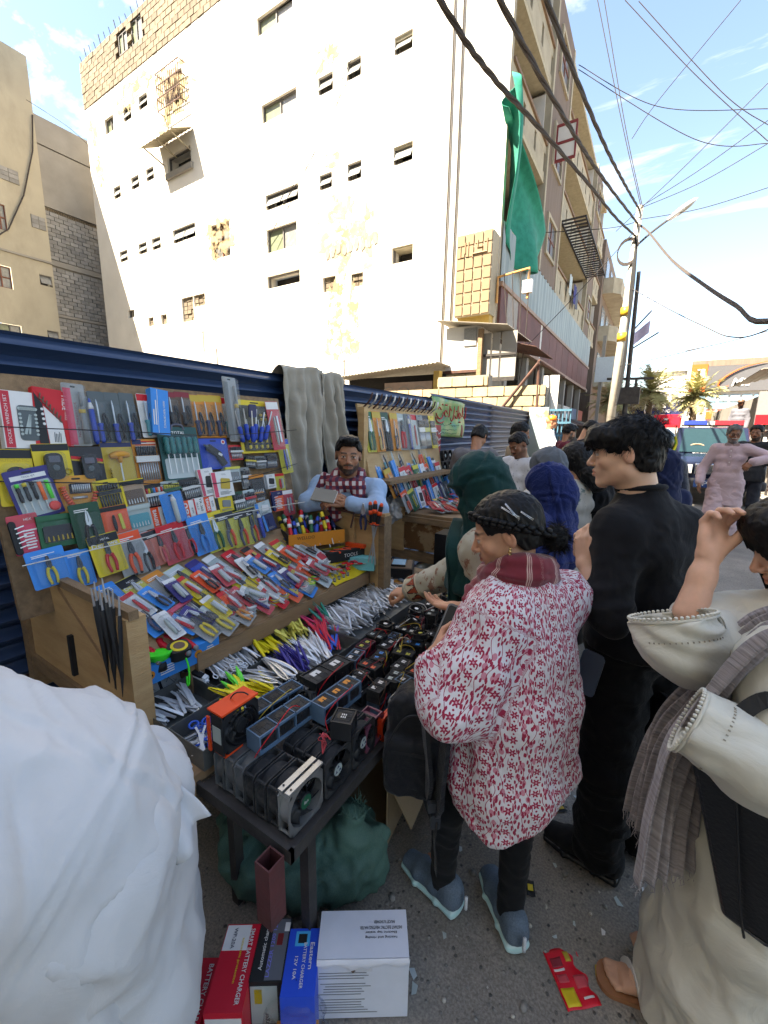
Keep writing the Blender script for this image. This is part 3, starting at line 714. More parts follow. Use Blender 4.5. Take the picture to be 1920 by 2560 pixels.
 # ---- heads and hands
def rotm(yaw=0,pitch=0,roll=0):
 return np.array((Matrix.Rotation(R(yaw),3,'Z')@Matrix.Rotation(R(-pitch),3,'X')@Matrix.Rotation(R(roll),3,'Y')))
def head_sdf(S,fem=False,fat=0.0,nose=1.0,neck=None,neck_r=.055):
 j=.93 if fem else 1.0
 S.ell((0,-.014,.034),(.0745+fat,.095,.081),k=0)
 S.ell((0,.020,-.022),(.062*j+fat,.068,.082),k=.02)
 for x in(-1,1):
  S.cap((x*.050*j,-.004,-.058),(x*.012,.064,-.094),.022+fat,.017,k=.022)
  S.ell((x*.042,.056,-.024),(.020,.018,.018),k=.02)
  S.cap((x*.040,.071,.021),(x*.010,.084,.018),.009,.008,k=.012)
 S.ell((0,.071,-.097),(.019*j,.016,.016),k=.016)
 S.ell((0,.068,-.057),(.033,.024,.030),k=.015)
 for x in(-1,1):S.ell((x*.031,.093,.001),(.0175,.013,.0105),k=.010,op='s')
 S.cap((0,.082,.012),(0,.104*1,-.024),.008*nose,.0105*nose,k=.010);S.ell((0,.1065,-.029),(.0118*nose,.0105,.010),k=.006)
 for x in(-1,1):
  S.ell((x*.0125*nose,.096,-.033),(.0085,.009,.007),k=.005);S.ell((x*.0062,.1035,-.0405),(.0038,.005,.003),k=.002,op='s')
  S.ell((x*.031,.0735,.0015),(.0128,.0128,.0128),k=.001)
  S.ell((x*.031,.0775,.0098),(.0165,.0105,.0042),k=.003);S.ell((x*.031,.0765,-.0072),(.0155,.0095,.0036),k=.003)
  S.cap((x*.021,.0825,-.0565),(0,.0925,-.0535),.0045,.0058,k=.004);S.cap((x*.019,.083,-.0655),(0,.0925,-.0665),.0048,.0070,k=.004)
 for x in(-1,1):S.cap((x*.023,.0895,-.0606),(0,.0995,-.0602),.0013,.0016,k=.002,op='s')
 for x in(-1,1):
  q=Matrix.Rotation(x*R(22),3,'Z')@Matrix.Rotation(R(-12),3,'X')
  S.ell((x*(.0755+fat),-.012,-.004),(.0085,.0185,.032),k=.006,rot=q);S.ell((x*(.083+fat),-.010,.000),(.0062,.0105,.0195),k=.004,op='s',rot=q)
  S.ell((x*(.0775+fat),-.009,-.006),(.004,.007,.012),k=.003,rot=q)
 if neck is not None:
  S.cap((0,-.028,-.055),neck,neck_r,neck_r*1.06,k=.03)
def ss(x,a,b):t=np.clip((x-a)/(b-a),0,1);return t*t*(3-2*t)
def head_colour(P,skin,lips=None,brow=(.015,.011,.009),beard=None,moustache=None,gaze=(0,0),stubble=0,scalp=None,brow_w=1.0,seed=0):
 n=len(P);x,y,z=P[:,0],P[:,1],P[:,2];ax=np.abs(x);C=np.tile(np.array(skin,float),(n,1))
 def mix(m,c):
  nonlocal C;C=C*(1-m[:,None])+np.array(c)*m[:,None]
 sk=np.array(skin)
 front=ss(y,.03,.06)
 mix(.35*np.exp(-((ax-.045)**2+(z+.03)**2)/.0004)*front,sk*np.array([1.12,.82,.78]));mix(.35*np.exp(-(ax**2+(z+.03)**2)/.0003)*ss(y,.09,.1),sk*np.array([1.12,.8,.76]))
 mix(.3*np.exp(-((ax-.031)**2/.0003+(z+.012)**2/.00008))*ss(y,.06,.075),sk*np.array([.62,.55,.6]))
 ear=ss(ax,.074,.08);mix(.35*ear,sk*np.array([1.1,.78,.72]))
 if lips is None:lips=tuple(sk*np.array([.85,.5,.5]))
 m=((ax<.0235)&(y>.078))*np.exp(-np.abs((z+.0605)/(.0095*(1.02-(ax/.0245)**2).clip(.05)))**4);mix(m*.85,lips)
 mix(((ax<.022)&(y>.08))*np.exp(-((z+.0605)/.0018)**2)*.8,sk*np.array([.3,.16,.15]))
 bz=.0255-4.5*(ax-.030)**2-.08*np.maximum(ax-.04,0);m=(ss(ax,.009,.014)*(1-ss(ax,.046,.054)))*np.exp(-((z-bz)/(.0042*brow_w))**4)*ss(y,.045,.058);mix(m*.88,brow)
 nz=vnoise(P,260,seed+5)*.5+.5
 if stubble or beard is not None or moustache is not None:
  jaw=ss(-z,.035-.25*(ax>.045)*0,.058)*ss(y,-.005,.02)*(1-ss(-z,.128,.145));chk=ss(.075-y+(ax-.03)*1.2,0,.02)
  side=ss(ax,.050,.058)*ss(y,-.02,.0)*(1-ss(y,.03,.045))*ss(-z,-.015,.02)
  low=np.maximum(jaw*np.maximum(ss(-z,.068,.076),ss(ax,.026,.034)*ss(-z,.04,.062)),side*.9)*(1-((ax<.024)&(np.abs(z+.0605)<.010)))
  mo=((ax<.030)&(y>.07))*np.exp(-((z+.0465+ax*.16)/.0055)**4)
  if stubble:mix(np.maximum(low,mo)*stubble*(.6+.5*nz).clip(0,1),(.03,.024,.02))
  if beard is not None:mix(np.maximum(low,mo*.9)*(.75+.35*nz).clip(0,1),beard)
  if moustache is not None:mix(mo*.95,moustache)
 if scalp is not None:
  m=np.maximum(ss(z,.062,.078),ss(-y+z*.25,.012,.03)*ss(z,-.075,-.045))*(1-ear);mix(m*.9,scalp)
 for s_ in(-1,1):
  d=P-np.array([s_*.031,.0735,.0015]);r=nrm(d,axis=1);e=(r<.0137)&(d[:,1]>.002)&(d[:,2]<.0062)&(d[:,2]>-.0052)&(np.abs(d[:,0])<.0122)
  C[e]=(.42,.37,.34)
  q=np.sqrt((d[:,0]-gaze[0]*.006)**2+(d[:,2]-gaze[1]*.006)**2);C[e&(q<.0060)]=(.045,.022,.012);C[e&(q<.0027)]=(.006,.005,.005)
  lash=(d[:,1]>.004)&(np.abs(d[:,2]-.0070+14*d[:,0]**2)<.0018)&(np.abs(d[:,0])<.0150);C[lash]=C[lash]*.25
 return C.clip(0,1)
def hand_pts(side=1,curl=(20,30,20),fing=None,spread=6,thumb=(.72,.62,-.32),thumb_curl=25,sc=1.0):
 chains=[]
 bx=(.028,.0095,-.0095,-.0275);Ls=(.071,.079,.073,.057);by=(.086,.090,.087,.080)
 for i in range(4):
  c=curl if fing is None or fing[i]is None else fing[i];p=V3(bx[i],by[i],.002);pts=[V3(bx[i]*.55,.03,0),p];a=0;y=R(spread)*(1.5-i)/1.5*-1
  for q,f in zip(c,(.45,.31,.24)):
   a+=R(q);d=V3(-sin(y)*cos(a),cos(y)*cos(a),-sin(a));p=p+d*Ls[i]*f;pts.append(p)
  chains.append((pts,[.013,.0098,.0086,.0078,.0062]))
 t=V3(*thumb);t=t/nrm(t);p0=V3(.020,.018,-.006);p1=p0+t*.042;ax=np.cross(t,V3(-.2,1,-.2));ax/=nrm(ax)
 def rot(v,an):return v*cos(an)+np.cross(ax,v)*sin(an)+ax*(ax@v)*(1-cos(an))
 t2=rot(t,R(thumb_curl));p2=p1+t2*.032;t3=rot(t2,R(thumb_curl));p3=p2+t3*.025
 chains.append(([p0,p1,p2,p3],[.0165,.0118,.0100,.0075]))
 out_=[]
 for pts,rs in chains:out_.append(([V3(q[0]*side,q[1],q[2])*sc for q in pts],[r*sc for r in rs]))
 return out_
def frame(y,z):
 y=np.asarray(y,float);y=y/nrm(y);z=np.asarray(z,float);z=z-y*(z@y);z/=nrm(z);return np.stack([np.cross(y,z),y,z],1)
def hand_mesh(spec,elbow,h,skin,arm_r=.044):
 w0=np.asarray(spec['wrist'],float);Q=frame(spec['fwd'],spec['up']);sc=spec.get('sc',1.0)
 kw={k:v for k,v in spec.items()if k in('curl','fing','spread','thumb','thumb_curl')}
 el=Q.T@(np.asarray(elbow,float)-w0)
 hc=hand_pts(spec['side'],sc=sc,**kw);allp=np.array([p for c in hc for p in c[0]]+[el*.75])
 S=Sculpt(allp.min(0)-.06,allp.max(0)+.06,h)
 S.ell(V3(0,.048,0)*sc,V3(.036,.050,.0135)*sc,k=.0);S.ell(V3(.016*spec['side'],.034,-.008)*sc,V3(.02,.03,.014)*sc,k=.012)
 S.ell(V3(-.022*spec['side'],.038,-.006)*sc,V3(.015,.032,.013)*sc,k=.01)
 S.cap((0,.006,0),el*.28,.0245*sc,.0275*sc,k=.02);S.cap(el*.28,el*.75,.0275*sc,arm_r*sc,k=.02);S.ell((0,.0,0),V3(.029,.02,.02)*sc,k=.012)
 for pts,rs in hc:
  T=Sculpt.__new__(Sculpt);T.ax=S.ax;T.h=S.h;T.D=np.full_like(S.D,9.0)
  T.ch(pts,rs,k=.003)
  hh=np.maximum(.006-np.abs(S.D-T.D),0)/.006;nearw=S.D<9
  S.D=np.minimum(S.D,T.D)-hh*hh*.006*.25
 V,F=S.nets();N=vnormals(V,F)
 C=np.tile(np.array(skin,float),(len(V),1))
 for pts,rs in hc:
  tip=pts[-1];d=nrm(V-tip,axis=1);dirn=pts[-1]-pts[-2];dirn/=nrm(dirn)
  nail=(d<rs[-1]*1.25)&(N[:,2]>.35)&((V-tip)@dirn>-rs[-1]*.4);C[nail]=np.array(skin)*np.array([1.15,1.02,1.0])+.04
  for kx in pts[1:-1]:
   dk=nrm(V-kx,axis=1);m=np.exp(-(dk/(rs[1]*1.0))**2)*.25;C=C*(1-m[:,None])+(np.array(skin)*np.array([.85,.66,.62]))*m[:,None]
 palm=ss(-N[:,2],.2,.8)[:,None]*.35;C=C*(1-palm)+np.minimum(np.array(skin)*np.array([1.28,1.18,1.15])+.02,1)*palm
 V=V@Q.T+w0
 return V,F,C.clip(0,1)
def join(parts):
 V=[];F=[];C=[];n=0
 for v,f,c in parts:V.append(v);F.append(f+n);C.append(c);n+=len(v)
 return np.concatenate(V),np.concatenate(F),np.concatenate(C)
def head_mesh(c,Rm,h,skin,neckbase,fem=False,fat=0,nose=1,scale=1.0,neck_r=.055,**colk):
 nb=Rm.T@(np.asarray(neckbase,float)-np.asarray(c))/scale
 lo=np.minimum(V3(-.11,-.13,-.14),nb-.08);hi=np.maximum(V3(.11,.135,.135),nb+.08)
 S=Sculpt(lo,hi,h/scale);head_sdf(S,fem,fat,nose,nb,neck_r);S.ell(nb,(.07,.06,.05),k=.03)
 V,F=S.nets();C=head_colour(V,skin,**colk)
 return V*scale@Rm.T+np.asarray(c),F,C
def hair_cap(c,Rm,h,thick=.014,fringe=None,nape=-.07,side=-.02,scale=1.0,seed=0,tuft=.006,extra=None,back=0,front=.074):
 S=Sculpt((-.15,-.19,-.3),(.15,.15,.17),h/scale)
 S.ell((0,-.016,.036),(.0745+thick,.095+thick+back,.081+thick),k=0);S.ell((0,-.045,-.03),(.066+thick*.6,.062+thick*.7,.065),k=.03)
 X,Y,Z=np.meshgrid(*S.ax,indexing='ij',sparse=True)
 ax=np.abs(X)
 line=np.where(Y>.035,front-.5*np.maximum(.06-Y,0)*0,np.where(Y>.005,side,np.where(Y>-.03,side-.03,nape)))
 line=front+(side-front)*ss(-Y,-.066,-.045)+(-.018)*ss(-Y,-.02,.01)*0+(nape-side)*ss(-Y,.004,.05)
 S.D=np.maximum(S.D,(line-Z)*.8).astype(np.float32)
 if fringe:fringe(S)
 if extra:extra(S)
 S.field(lambda P:-tuft*(1-np.abs(vnoise(P*V3(1,1,.35)+.01*np.stack([vnoise(P,30,1),vnoise(P,30,2),vnoise(P,30,3)],1),85,seed))*1.6)-tuft*.5*vnoise(P*V3(1,1,.4),210,seed))
 V,F=S.nets()
 return V*scale@Rm.T+np.asarray(c),F
def strands(mb,roots,dirs,length,r=.0016,droop=.5,seed=1,n=4,spreadn=.25):
 g=random.Random(seed)
 for p,d in zip(roots,dirs):
  p=Vector(p);d=Vector(d).normalized();L=length*g.uniform(.6,1.2);pts=[p-d*.004]
  for i in range(n):
   d=(d+Vector((g.gauss(0,spreadn),g.gauss(0,spreadn),g.gauss(0,spreadn)-droop))*.35).normalized();p=p+d*L/n;pts.append(p)
  mb.tube(pts,[r*(1-.85*i/n)for i in range(n+1)],3)
  # ---- people
SK_LIGHT=lin((214,170,142));SK_MID=lin((184,134,104));SK_TAN=lin((166,116,86));SK_DARK=lin((136,92,68))
def wr(V,N,specs):
 D=np.zeros(len(V))
 for amp,sv,seed,kind in specs:
  Q=V*np.array(sv);Q=Q+.35*np.stack([vnoise(Q,.7,seed+7),vnoise(Q,.7,seed+8),vnoise(Q,.7,seed+9)],1);n=fbm(Q,1.0,seed,2)
  D+=amp*((1-np.abs(n)*2.2)if kind=='r' else n)
 return V+N*D[:,None]
FOLDS=[(.006,(9,9,3.2),1,'r'),(.003,(16,16,9),2,'r'),(.0015,(40,40,30),3,'n')]
def garment(name,S,mat,parent,folds=FOLDS,colf=None,uvf=None,it=1,label=None,post=None):
 V,F=S.nets()
 if it:V=smooth_v(V,F,it)
 if folds:V=wr(V,vnormals(V,F),folds)
 if post:V=post(V,vnormals(V,F))
 o=link_mesh(name,np_mesh(name,V,F,mat,colf(V)if colf else None,uvf(V)if uvf else None),parent)
 if label:o['label']=label
 return o
def lerp(a,b,t):return np.asarray(a,float)*(1-t)+np.asarray(b,float)*t
DEF=dict(head=(0,.02,1.585),neck=(0,-.025,1.40),pelvis=(0,0,.92),shL=(-.165,-.02,1.375),shR=(.165,-.02,1.375),elL=(-.235,-.03,1.10),elR=(.235,-.03,1.10),wrL=(-.25,.07,.86),wrR=(.25,.07,.86),hipL=(-.085,0,.90),hipR=(.085,0,.90),knL=(-.095,.02,.49),knR=(.095,.02,.49),anL=(-.095,-.03,.085),anR=(.095,-.03,.085))
class Pose:
 def __init__(s,loc,rz,height=1.7,**kw):
  s.loc=np.array(loc,float);s.rz=R(rz);k=height/1.7;s.k=k;s.j={n:np.array(p)*k for n,p in DEF.items()}
  for n,p in kw.items():
   s.j[n]=s.w(p[1:])if isinstance(p[0],str)else np.array(p,float)
 def w(s,p):
  d=np.array(p,float)-s.loc;c,q=cos(s.rz),sin(s.rz);return V3(d[0]*c+d[1]*q,-d[0]*q+d[1]*c,d[2])
 def wd(s,v):c,q=cos(s.rz),sin(s.rz);return V3(v[0]*c+v[1]*q,-v[0]*q+v[1]*c,v[2])
 def __getitem__(s,n):return s.j[n]
def torso(S,P,w_=1.0,d=1.0,hem=.80,flare=1.08,k=.05,belly=0,chest=1.0,neck=True,u=(1,0,0)):
 s=P.k;n=P['neck'];pe=P['pelvis'];ax=lerp(n,pe,.5)
 at=lambda t:lerp(n,pe,t)
 S.loft([(at(.02),.085*s*w_,.062*s*d),(at(.14),.135*s*w_,.088*s*d),(at(.30),.168*s*w_,.112*s*d*chest),(at(.60),.155*s*w_,(.108+belly)*s*d),(at(.86),.165*s*w_,(.118+belly*.7)*s*d),(at(1.05),.178*s*w_,.125*s*d)],u=u,k=k)
 S.cap(P['shL'],P['shR'],.062*s*w_,k=k)
 for sh in('shL','shR'):S.cap(P[sh],lerp(n,pe,.10),.056*s*w_,.075*s*d,k=k)
 if hem is not None and hem<pe[2]:
  b=V3(pe[0],pe[1],hem);S.loft([(at(1.0),.176*s*w_,.124*s*d),(b,.182*s*w_*flare,.135*s*d*flare)],u=u,k=k)
 return S
def bounds(P,names,m=.3):
 a=np.array([P[n]for n in names]);return a.min(0)-m,a.max(0)+m
def sleeve(S,P,side,r=(.062,.056,.05),end=1.0,k=.035):
 s=P.k;a,b,c=P['sh'+side],P['el'+side],P['wr'+side];e=lerp(b,c,end)if end>0 else lerp(a,b,1+end)
 if end>0:S.ch([a,b],[r[0]*s,r[1]*s],k);S.ch([b,e],[r[1]*s,r[2]*s],k)
 else:S.ch([a,e],[r[0]*s,r[2]*s],k)
def legs(P,mat,parent,r=(.092,.072,.06),h=.012,folds=None,name='trousers',crotch=True,to=0.02,k=.03):
 lo,hi=bounds(P,['hipL','hipR','knL','knR','anL','anR'],.16);lo[2]=to-.02;S=Sculpt(lo,hi,h);s=P.k
 S.ell(lerp(P['hipL'],P['hipR'],.5)+V3(0,-.01,.02),(.165*s,.115*s,.11*s),k=0)
 for q in 'LR':S.ch([P['hip'+q],P['kn'+q],P['an'+q]],[r[0]*s,r[1]*s,r[2]*s],k)
 S.plane((0,0,to),(0,0,-1))
 return garment(name,S,mat,parent,folds or[(.007,(7,7,14),4,'r'),(.003,(18,18,22),5,'r')])
def shoe(P,q,parent,mats,yaw=0,L=.26,h=.007,sole=.028,z0=0,heel=0.0):
 an=P['an'+q];s=P.k;rm=rotm(yaw);S=Sculpt((-.06,-.10,0),(.06,.22,.14),h)
 S.loft([((0,-.055,.055+heel),.036,.046),((0,.02,.058),.040,.048),((0,.09,.045),.043,.034),((0,.155,.036),.036,.024)],k=.02);S.cap((0,-.035,.06),(0,-.035,.088),.038,.038,k=.02)
 S.plane((0,0,sole-.004),(0,0,-1));V,F=S.nets();V=smooth_v(V,F,1);base=V3(an[0],an[1],z0);f=L/.26
 V=(V*f)@rm.T+base;o=link_mesh('shoe',np_mesh('shoe',V,F,mats[0]),parent)
 S=Sculpt((-.065,-.11,-.005),(.065,.23,.06),h);S.loft([((0,-.062,sole*.5),.041,sole*.55),((0,.0,sole*.5),.041,sole*.5),((0,.09,sole*.5),.047,sole*.5),((0,.16,sole*.55),.038,sole*.42)],k=.012);S.plane((0,0,.001),(0,0,-1))
 V,F=S.nets();V=(V*f)@rm.T+base;link_mesh('sole',np_mesh('sole',V,F,mats[1]),o)
 return o
def core(P,legs_=True,arms=True,h=.02,r=.055):
 lo,hi=bounds(P,[n for n in DEF],.12);S=Sculpt(lo,hi,h);s=P.k
 S.ch([P['neck'],lerp(P['neck'],P['pelvis'],.3),P['pelvis']],[.05*s,.085*s,.085*s],k=.04)
 for q in 'LR':
  S.ch([lerp(P['neck'],P['pelvis'],.12),lerp(P['sh'+q],P['neck'],.15),P['el'+q],lerp(P['el'+q],P['wr'+q],.5)],[.045*s,.036*s,.032*s,.028*s],k=.03)
  if legs_:S.ch([P['pelvis'],P['hip'+q],P['kn'+q],P['an'+q],P['an'+q]+V3(0,.1,-.035)],[.07*s,.062*s,.045*s,.035*s,.03*s],k=.03)
 return S.nets()
def body(parent,P,skin,hh=.004,look=(0,0,0),fem=False,fat=0,hands=None,hscale=1.0,head=True,legs_=True,neck_r=.055,hand_h=None,arm_r=.044,nose=1,**colk):
 parts=[];Rm=rotm(*look)
 if head:parts.append(head_mesh(P['head'],Rm,hh,skin,P['neck']+V3(0,.0,.0),fem,fat,nose,hscale,neck_r,**colk))
 for q,sp in(hands or{}).items():
  sp=dict(sp);sp.setdefault('side',1 if q=='L' else-1);sp.setdefault('wrist',P['wr'+q]);sp.setdefault('fwd',P['wr'+q]-P['el'+q])
  parts.append(hand_mesh(sp,P['el'+q],hand_h or hh,skin,arm_r))
 v,f=core(P,legs_);parts.append((v,f,np.tile(np.array(skin),(len(v),1))))
 V,F,C=join(parts);return link_mesh('body',np_mesh('body',V,F,m_skin,C),parent)
def hair_obj(parent,P,look,name='hair',mat=None,h=.005,**k):
 V,F=hair_cap(P['head'],rotm(*look),h,**k);return link_mesh(name,np_mesh(name,V,F,mat or m_hair),parent)
def hang(side,fwd=(0,.15,-1),curl=(18,25,18)):return dict(fwd=fwd,up=(-.9 if side=='L' else .9,-.1,0),curl=curl)
def man(label,loc,rz,height,skin,top,bottom,group=None,look=(0,0,0),hair=True,hem=.86,sl=1.0,w_=1.0,belly=0,h=.013,hh=.006,hands=True,feet=True,collar=None,cat='person',hairmat=None,folds=None,sr=(.064,.058,.05),flare=1.05,extra=None,pose=None,facek=None,lr=(.09,.072,.062),hairk=None,topname='shirt',botname='trousers',hspec=None,shoes=True):
 o=thing('person',label,cat,loc,R(rz),group);P=Pose(loc,rz,height,**(pose or{}));o['figure']=1
 hs={q:hang(q)for q in 'LR'}if hands is True else{}
 if hspec:hs.update(hspec)
 body(o,P,skin,hh,look,hands=hs,legs_=feet,hscale=P.k*.5+.5,**(facek or{}))
 if hair:hair_obj(o,P,look,h=max(hh,.006),mat=hairmat,scale=P.k*.5+.5,**(hairk or{}))
 nm=['neck','pelvis','shL','shR','elL','elR','wrL','wrR'];lo,hi=bounds(P,nm,.2);lo[2]=min(lo[2],hem-.05);S=Sculpt(lo,hi,h)
 torso(S,P,w_,1.0,hem,flare,belly=belly)
 for q in 'LR':sleeve(S,P,q,sr,sl)
 S.plane((0,0,hem),(0,0,-1));nb=P['neck']+V3(0,.012,.05);S.ell(nb+V3(0,.0,.035),(.075,.075,.055),k=.015,op='s')
 garment(topname,S,top,o,folds or FOLDS)
 if feet:
  legs(P,bottom,o,lr,h,name=botname)
  if shoes:
   for q in 'LR':shoe(P,q,o,(MP('worn_brown_leather',(.05,.028,.018)),m_black),h=.01)
 if extra:extra(o,P)
 return o,P
 # ================================================================ the people at the stall
 # --- young man in a black sweatshirt
def hair_tufts(parent,P,look,name,seed,n,length,r=.0022,droop=.35,part=None,lo=-.03,fwd=.5,scale=1.0,filt=None):
 g=random.Random(seed);Rm=rotm(*look);mb=MB();roots=[];dirs=[]
 while len(roots)<n:
  a,e=g.uniform(0,2*pi),math.asin(g.uniform(-.35,1));d=V3(cos(a)*cos(e),sin(a)*cos(e),sin(e));p=V3(0,-.014,.034)+d*V3(.077,.098,.084)
  if filt and not filt(p):continue
  t=V3(g.uniform(-.4,.4),fwd+g.uniform(-.5,.4),-.25);t=t-d*(t@d);t=t+d*.07
  roots.append(P['head']+Rm@(p*scale));dirs.append(Rm@t)
 strands(mb,roots,dirs,length,r,droop,seed);return mb.build(name,m_hair,parent,local=True,smooth=True)
def young_man():
 loc=(0.02,1.62,0);rz=52
 P=Pose(loc,rz,1.69,head=('w',-.075,1.572,1.557),neck=('w',-.012,1.585,1.385),shL=('w',-.060,1.478,1.322),elL=('w',-.052,1.372,1.085),wrL=('w',-.140,1.45,1.20),shR=('w',.105,1.685,1.315),elR=('w',-.06,1.80,1.08),wrR=('w',-.17,1.60,1.20),pelvis=('w',.035,1.60,.93),hipL=('w',-.02,1.545,.9),hipR=('w',.09,1.67,.9),knL=('w',-.005,1.52,.48),knR=('w',.125,1.69,.48),anL=('w',.0,1.545,.09),anR=('w',.125,1.71,.09))
 o=thing('person','young man with messy black hair in a black sweatshirt and cargo trousers, hands clasped','person',loc,R(rz));look=(40,6,2)
 hl=dict(wrist=P['wrL'],fwd=P.wd((-.12,.14,1)),up=P.wd((-.45,-.85,0)),side=1,curl=(28,38,22),thumb=(.7,.6,-.5))
 hr=dict(wrist=P['wrR'],fwd=P.wd((.05,-.35,.9)),up=P.wd((-.6,.75,.1)),side=-1,curl=(45,60,35),thumb=(.6,.6,-.5))
 body(o,P,SK_LIGHT,.003,look,fat=.002,hscale=.95,hands={'L':hl,'R':hr},neck_r=.060,arm_r=.040,scalp=(.012,.010,.009),brow=(.012,.009,.008),brow_w=1.15)
 sk=lambda S:(S.ell((0,.075,.072),(.070,.040,.032),k=.02),S.ell((-.055,.055,.055),(.03,.05,.035),k=.02),S.cap((-.05,.098,.045),(.04,.106,.05),.016,k=.015),[S.cap((x,.085,.075),(x-.012,.112,.030+.008*sin(x*90)),.011,.004,k=.008)for x in(-.055,-.035,-.015,.008,.03,.05)])
 hair_obj(o,P,look,h=.0035,thick=.007,extra=sk,side=.002,nape=-.062,back=.002,seed=3,tuft=.005,scale=.95)
 hair_tufts(o,P,look,'hair_tufts',5,1700,.04,.0017,filt=lambda p:(p[2]>.03 if p[1]>.02 else p[2]>-.045)and not(abs(p[0])>.06 and p[2]<.015 and p[1]>-.05))
 lo,hi=bounds(P,['neck','pelvis','shL','shR','elL','elR','wrL','wrR'],.17);lo[2]=.87;S=Sculpt(lo,hi,.009)
 torso(S,P,1.02,1.12,.91,1.0,k=.05)
 S.ch([P['shL'],P['elL'],lerp(P['elL'],P['wrL'],.34)],[.068,.062,.052],k=.03);S.ch([P['shR'],P['elR'],lerp(P['elR'],P['wrR'],.75)],[.068,.062,.052],k=.03)
 S.cap(P['neck']+V3(0,0,-.03),P['neck']+V3(0,.008,.038),.078,.068,k=.03);S.plane((0,0,.915),(0,0,-1));S.ell(P['neck']+V3(.0,.01,.122),(.064,.064,.06),k=.006,op='s')
 V,F=S.nets();V=smooth_v(V,F,1);N=vnormals(V,F)
 arm=lambda a,b,V:nrm(V-(a+np.clip(((V-a)@(b-a))/((b-a)@(b-a)),0,1)[:,None]*(b-a)),axis=1)
 dl=np.minimum(arm(P['shL']*.4+P['elL']*.6,P['elL'],V),arm(P['elL'],P['wrL'],V));m=1-ss(dl,.085,.13)
 t=((V-P['shL'])@(P['elL']-P['shL']))/.28;V=V+N*(m*.0075*(.4-np.abs(np.sin(t*30+3.5*vnoise(V,8,2)+9*V[:,0]))))[:,None]
 V=wr(V,N,[(.005,(7,7,4),11,'r'),(.002,(22,22,22),12,'r')])
 m_sw=cloth('black_fleece',(.010,.010,.0115),weave=1400,sheen=.05,wr=.35,rough=.95)
 sw=link_mesh('sweatshirt',np_mesh('sweatshirt',V,F,m_sw),o)
 def ring(c,r1,r2,z,rad,nm,tilt=0):
  mb=MB();mb.tube([(c[0]+r1*cos(a),c[1]+r2*sin(a),z+tilt*sin(a))for a in np.linspace(0,2*pi,40)],rad,8,cap=False);mb.build(nm,m_sw,sw,local=True,smooth=True)
 nb=P['neck'];ring(nb+V3(0,.008,0),.066,.066,nb[2]+.060,.0095,'collar_rib',-.012)
 m_tr=cloth('black_cotton_twill',(.0055,.0055,.0062),wr=.6,weave=1100,sheen=.03)
 tr=legs(P,m_tr,o,(.104,.092,.086),.011,folds=[(.008,(6,6,13),21,'r'),(.004,(14,14,20),22,'r'),(.0015,(40,40,40),3,'r')],to=.05)
 mb=MB()
 T=TR(*lerp(P['hipL'],P['knL'],.42))@RZ(R(72))@TR(0,-.112,0);mb.T=T
 mb.rrect(.17,.19,.015,0,.016,T=TR(0,-.012,-.10)@RX(R(90)));mb.rrect(.18,.065,.01,0,.012,T=TR(0,-.016,.015)@RX(R(90)))
 pk=mb.build('cargo_pocket',m_tr,tr,local=True);mb=MB();mb.T=T;mb.lathe([(.001,0),(.007,0),(.007,.003),(.001,.004)],10,T=TR(.0,-.028,.005)@RX(R(90)));mb.build('snap_button',MP('brass_snap',(.25,.22,.18),metal=.8,rough=.4),tr,local=True)
 for q,yw in(('L',28),('R',20)):shoe(P,q,o,(cloth('black_mesh_shoe',(.007,.007,.008),sheen=.05),MP('glossy_black_sole',(.012,.012,.013),rough=.12)),yaw=yw,L=.30,h=.006,sole=.034)
 ph=thing('phone','blue grey phone tucked in the side pocket of the black cargo trousers','phone',(-.094,1.435,.84),rot=(R(78),R(8),R(-8)))
 mb=MB();mb.rrect(.07,.145,.012,-.004,.004);mb.build('phone_case',MP('slate_case',(.07,.1,.15),rough=.3),ph,local=True)
 mb=MB();mb.rrect(.026,.05,.008,-.0065,-.0042,T=TR(.015,.04,0));mb.build('camera_block',m_black,ph,local=True)
young_man()
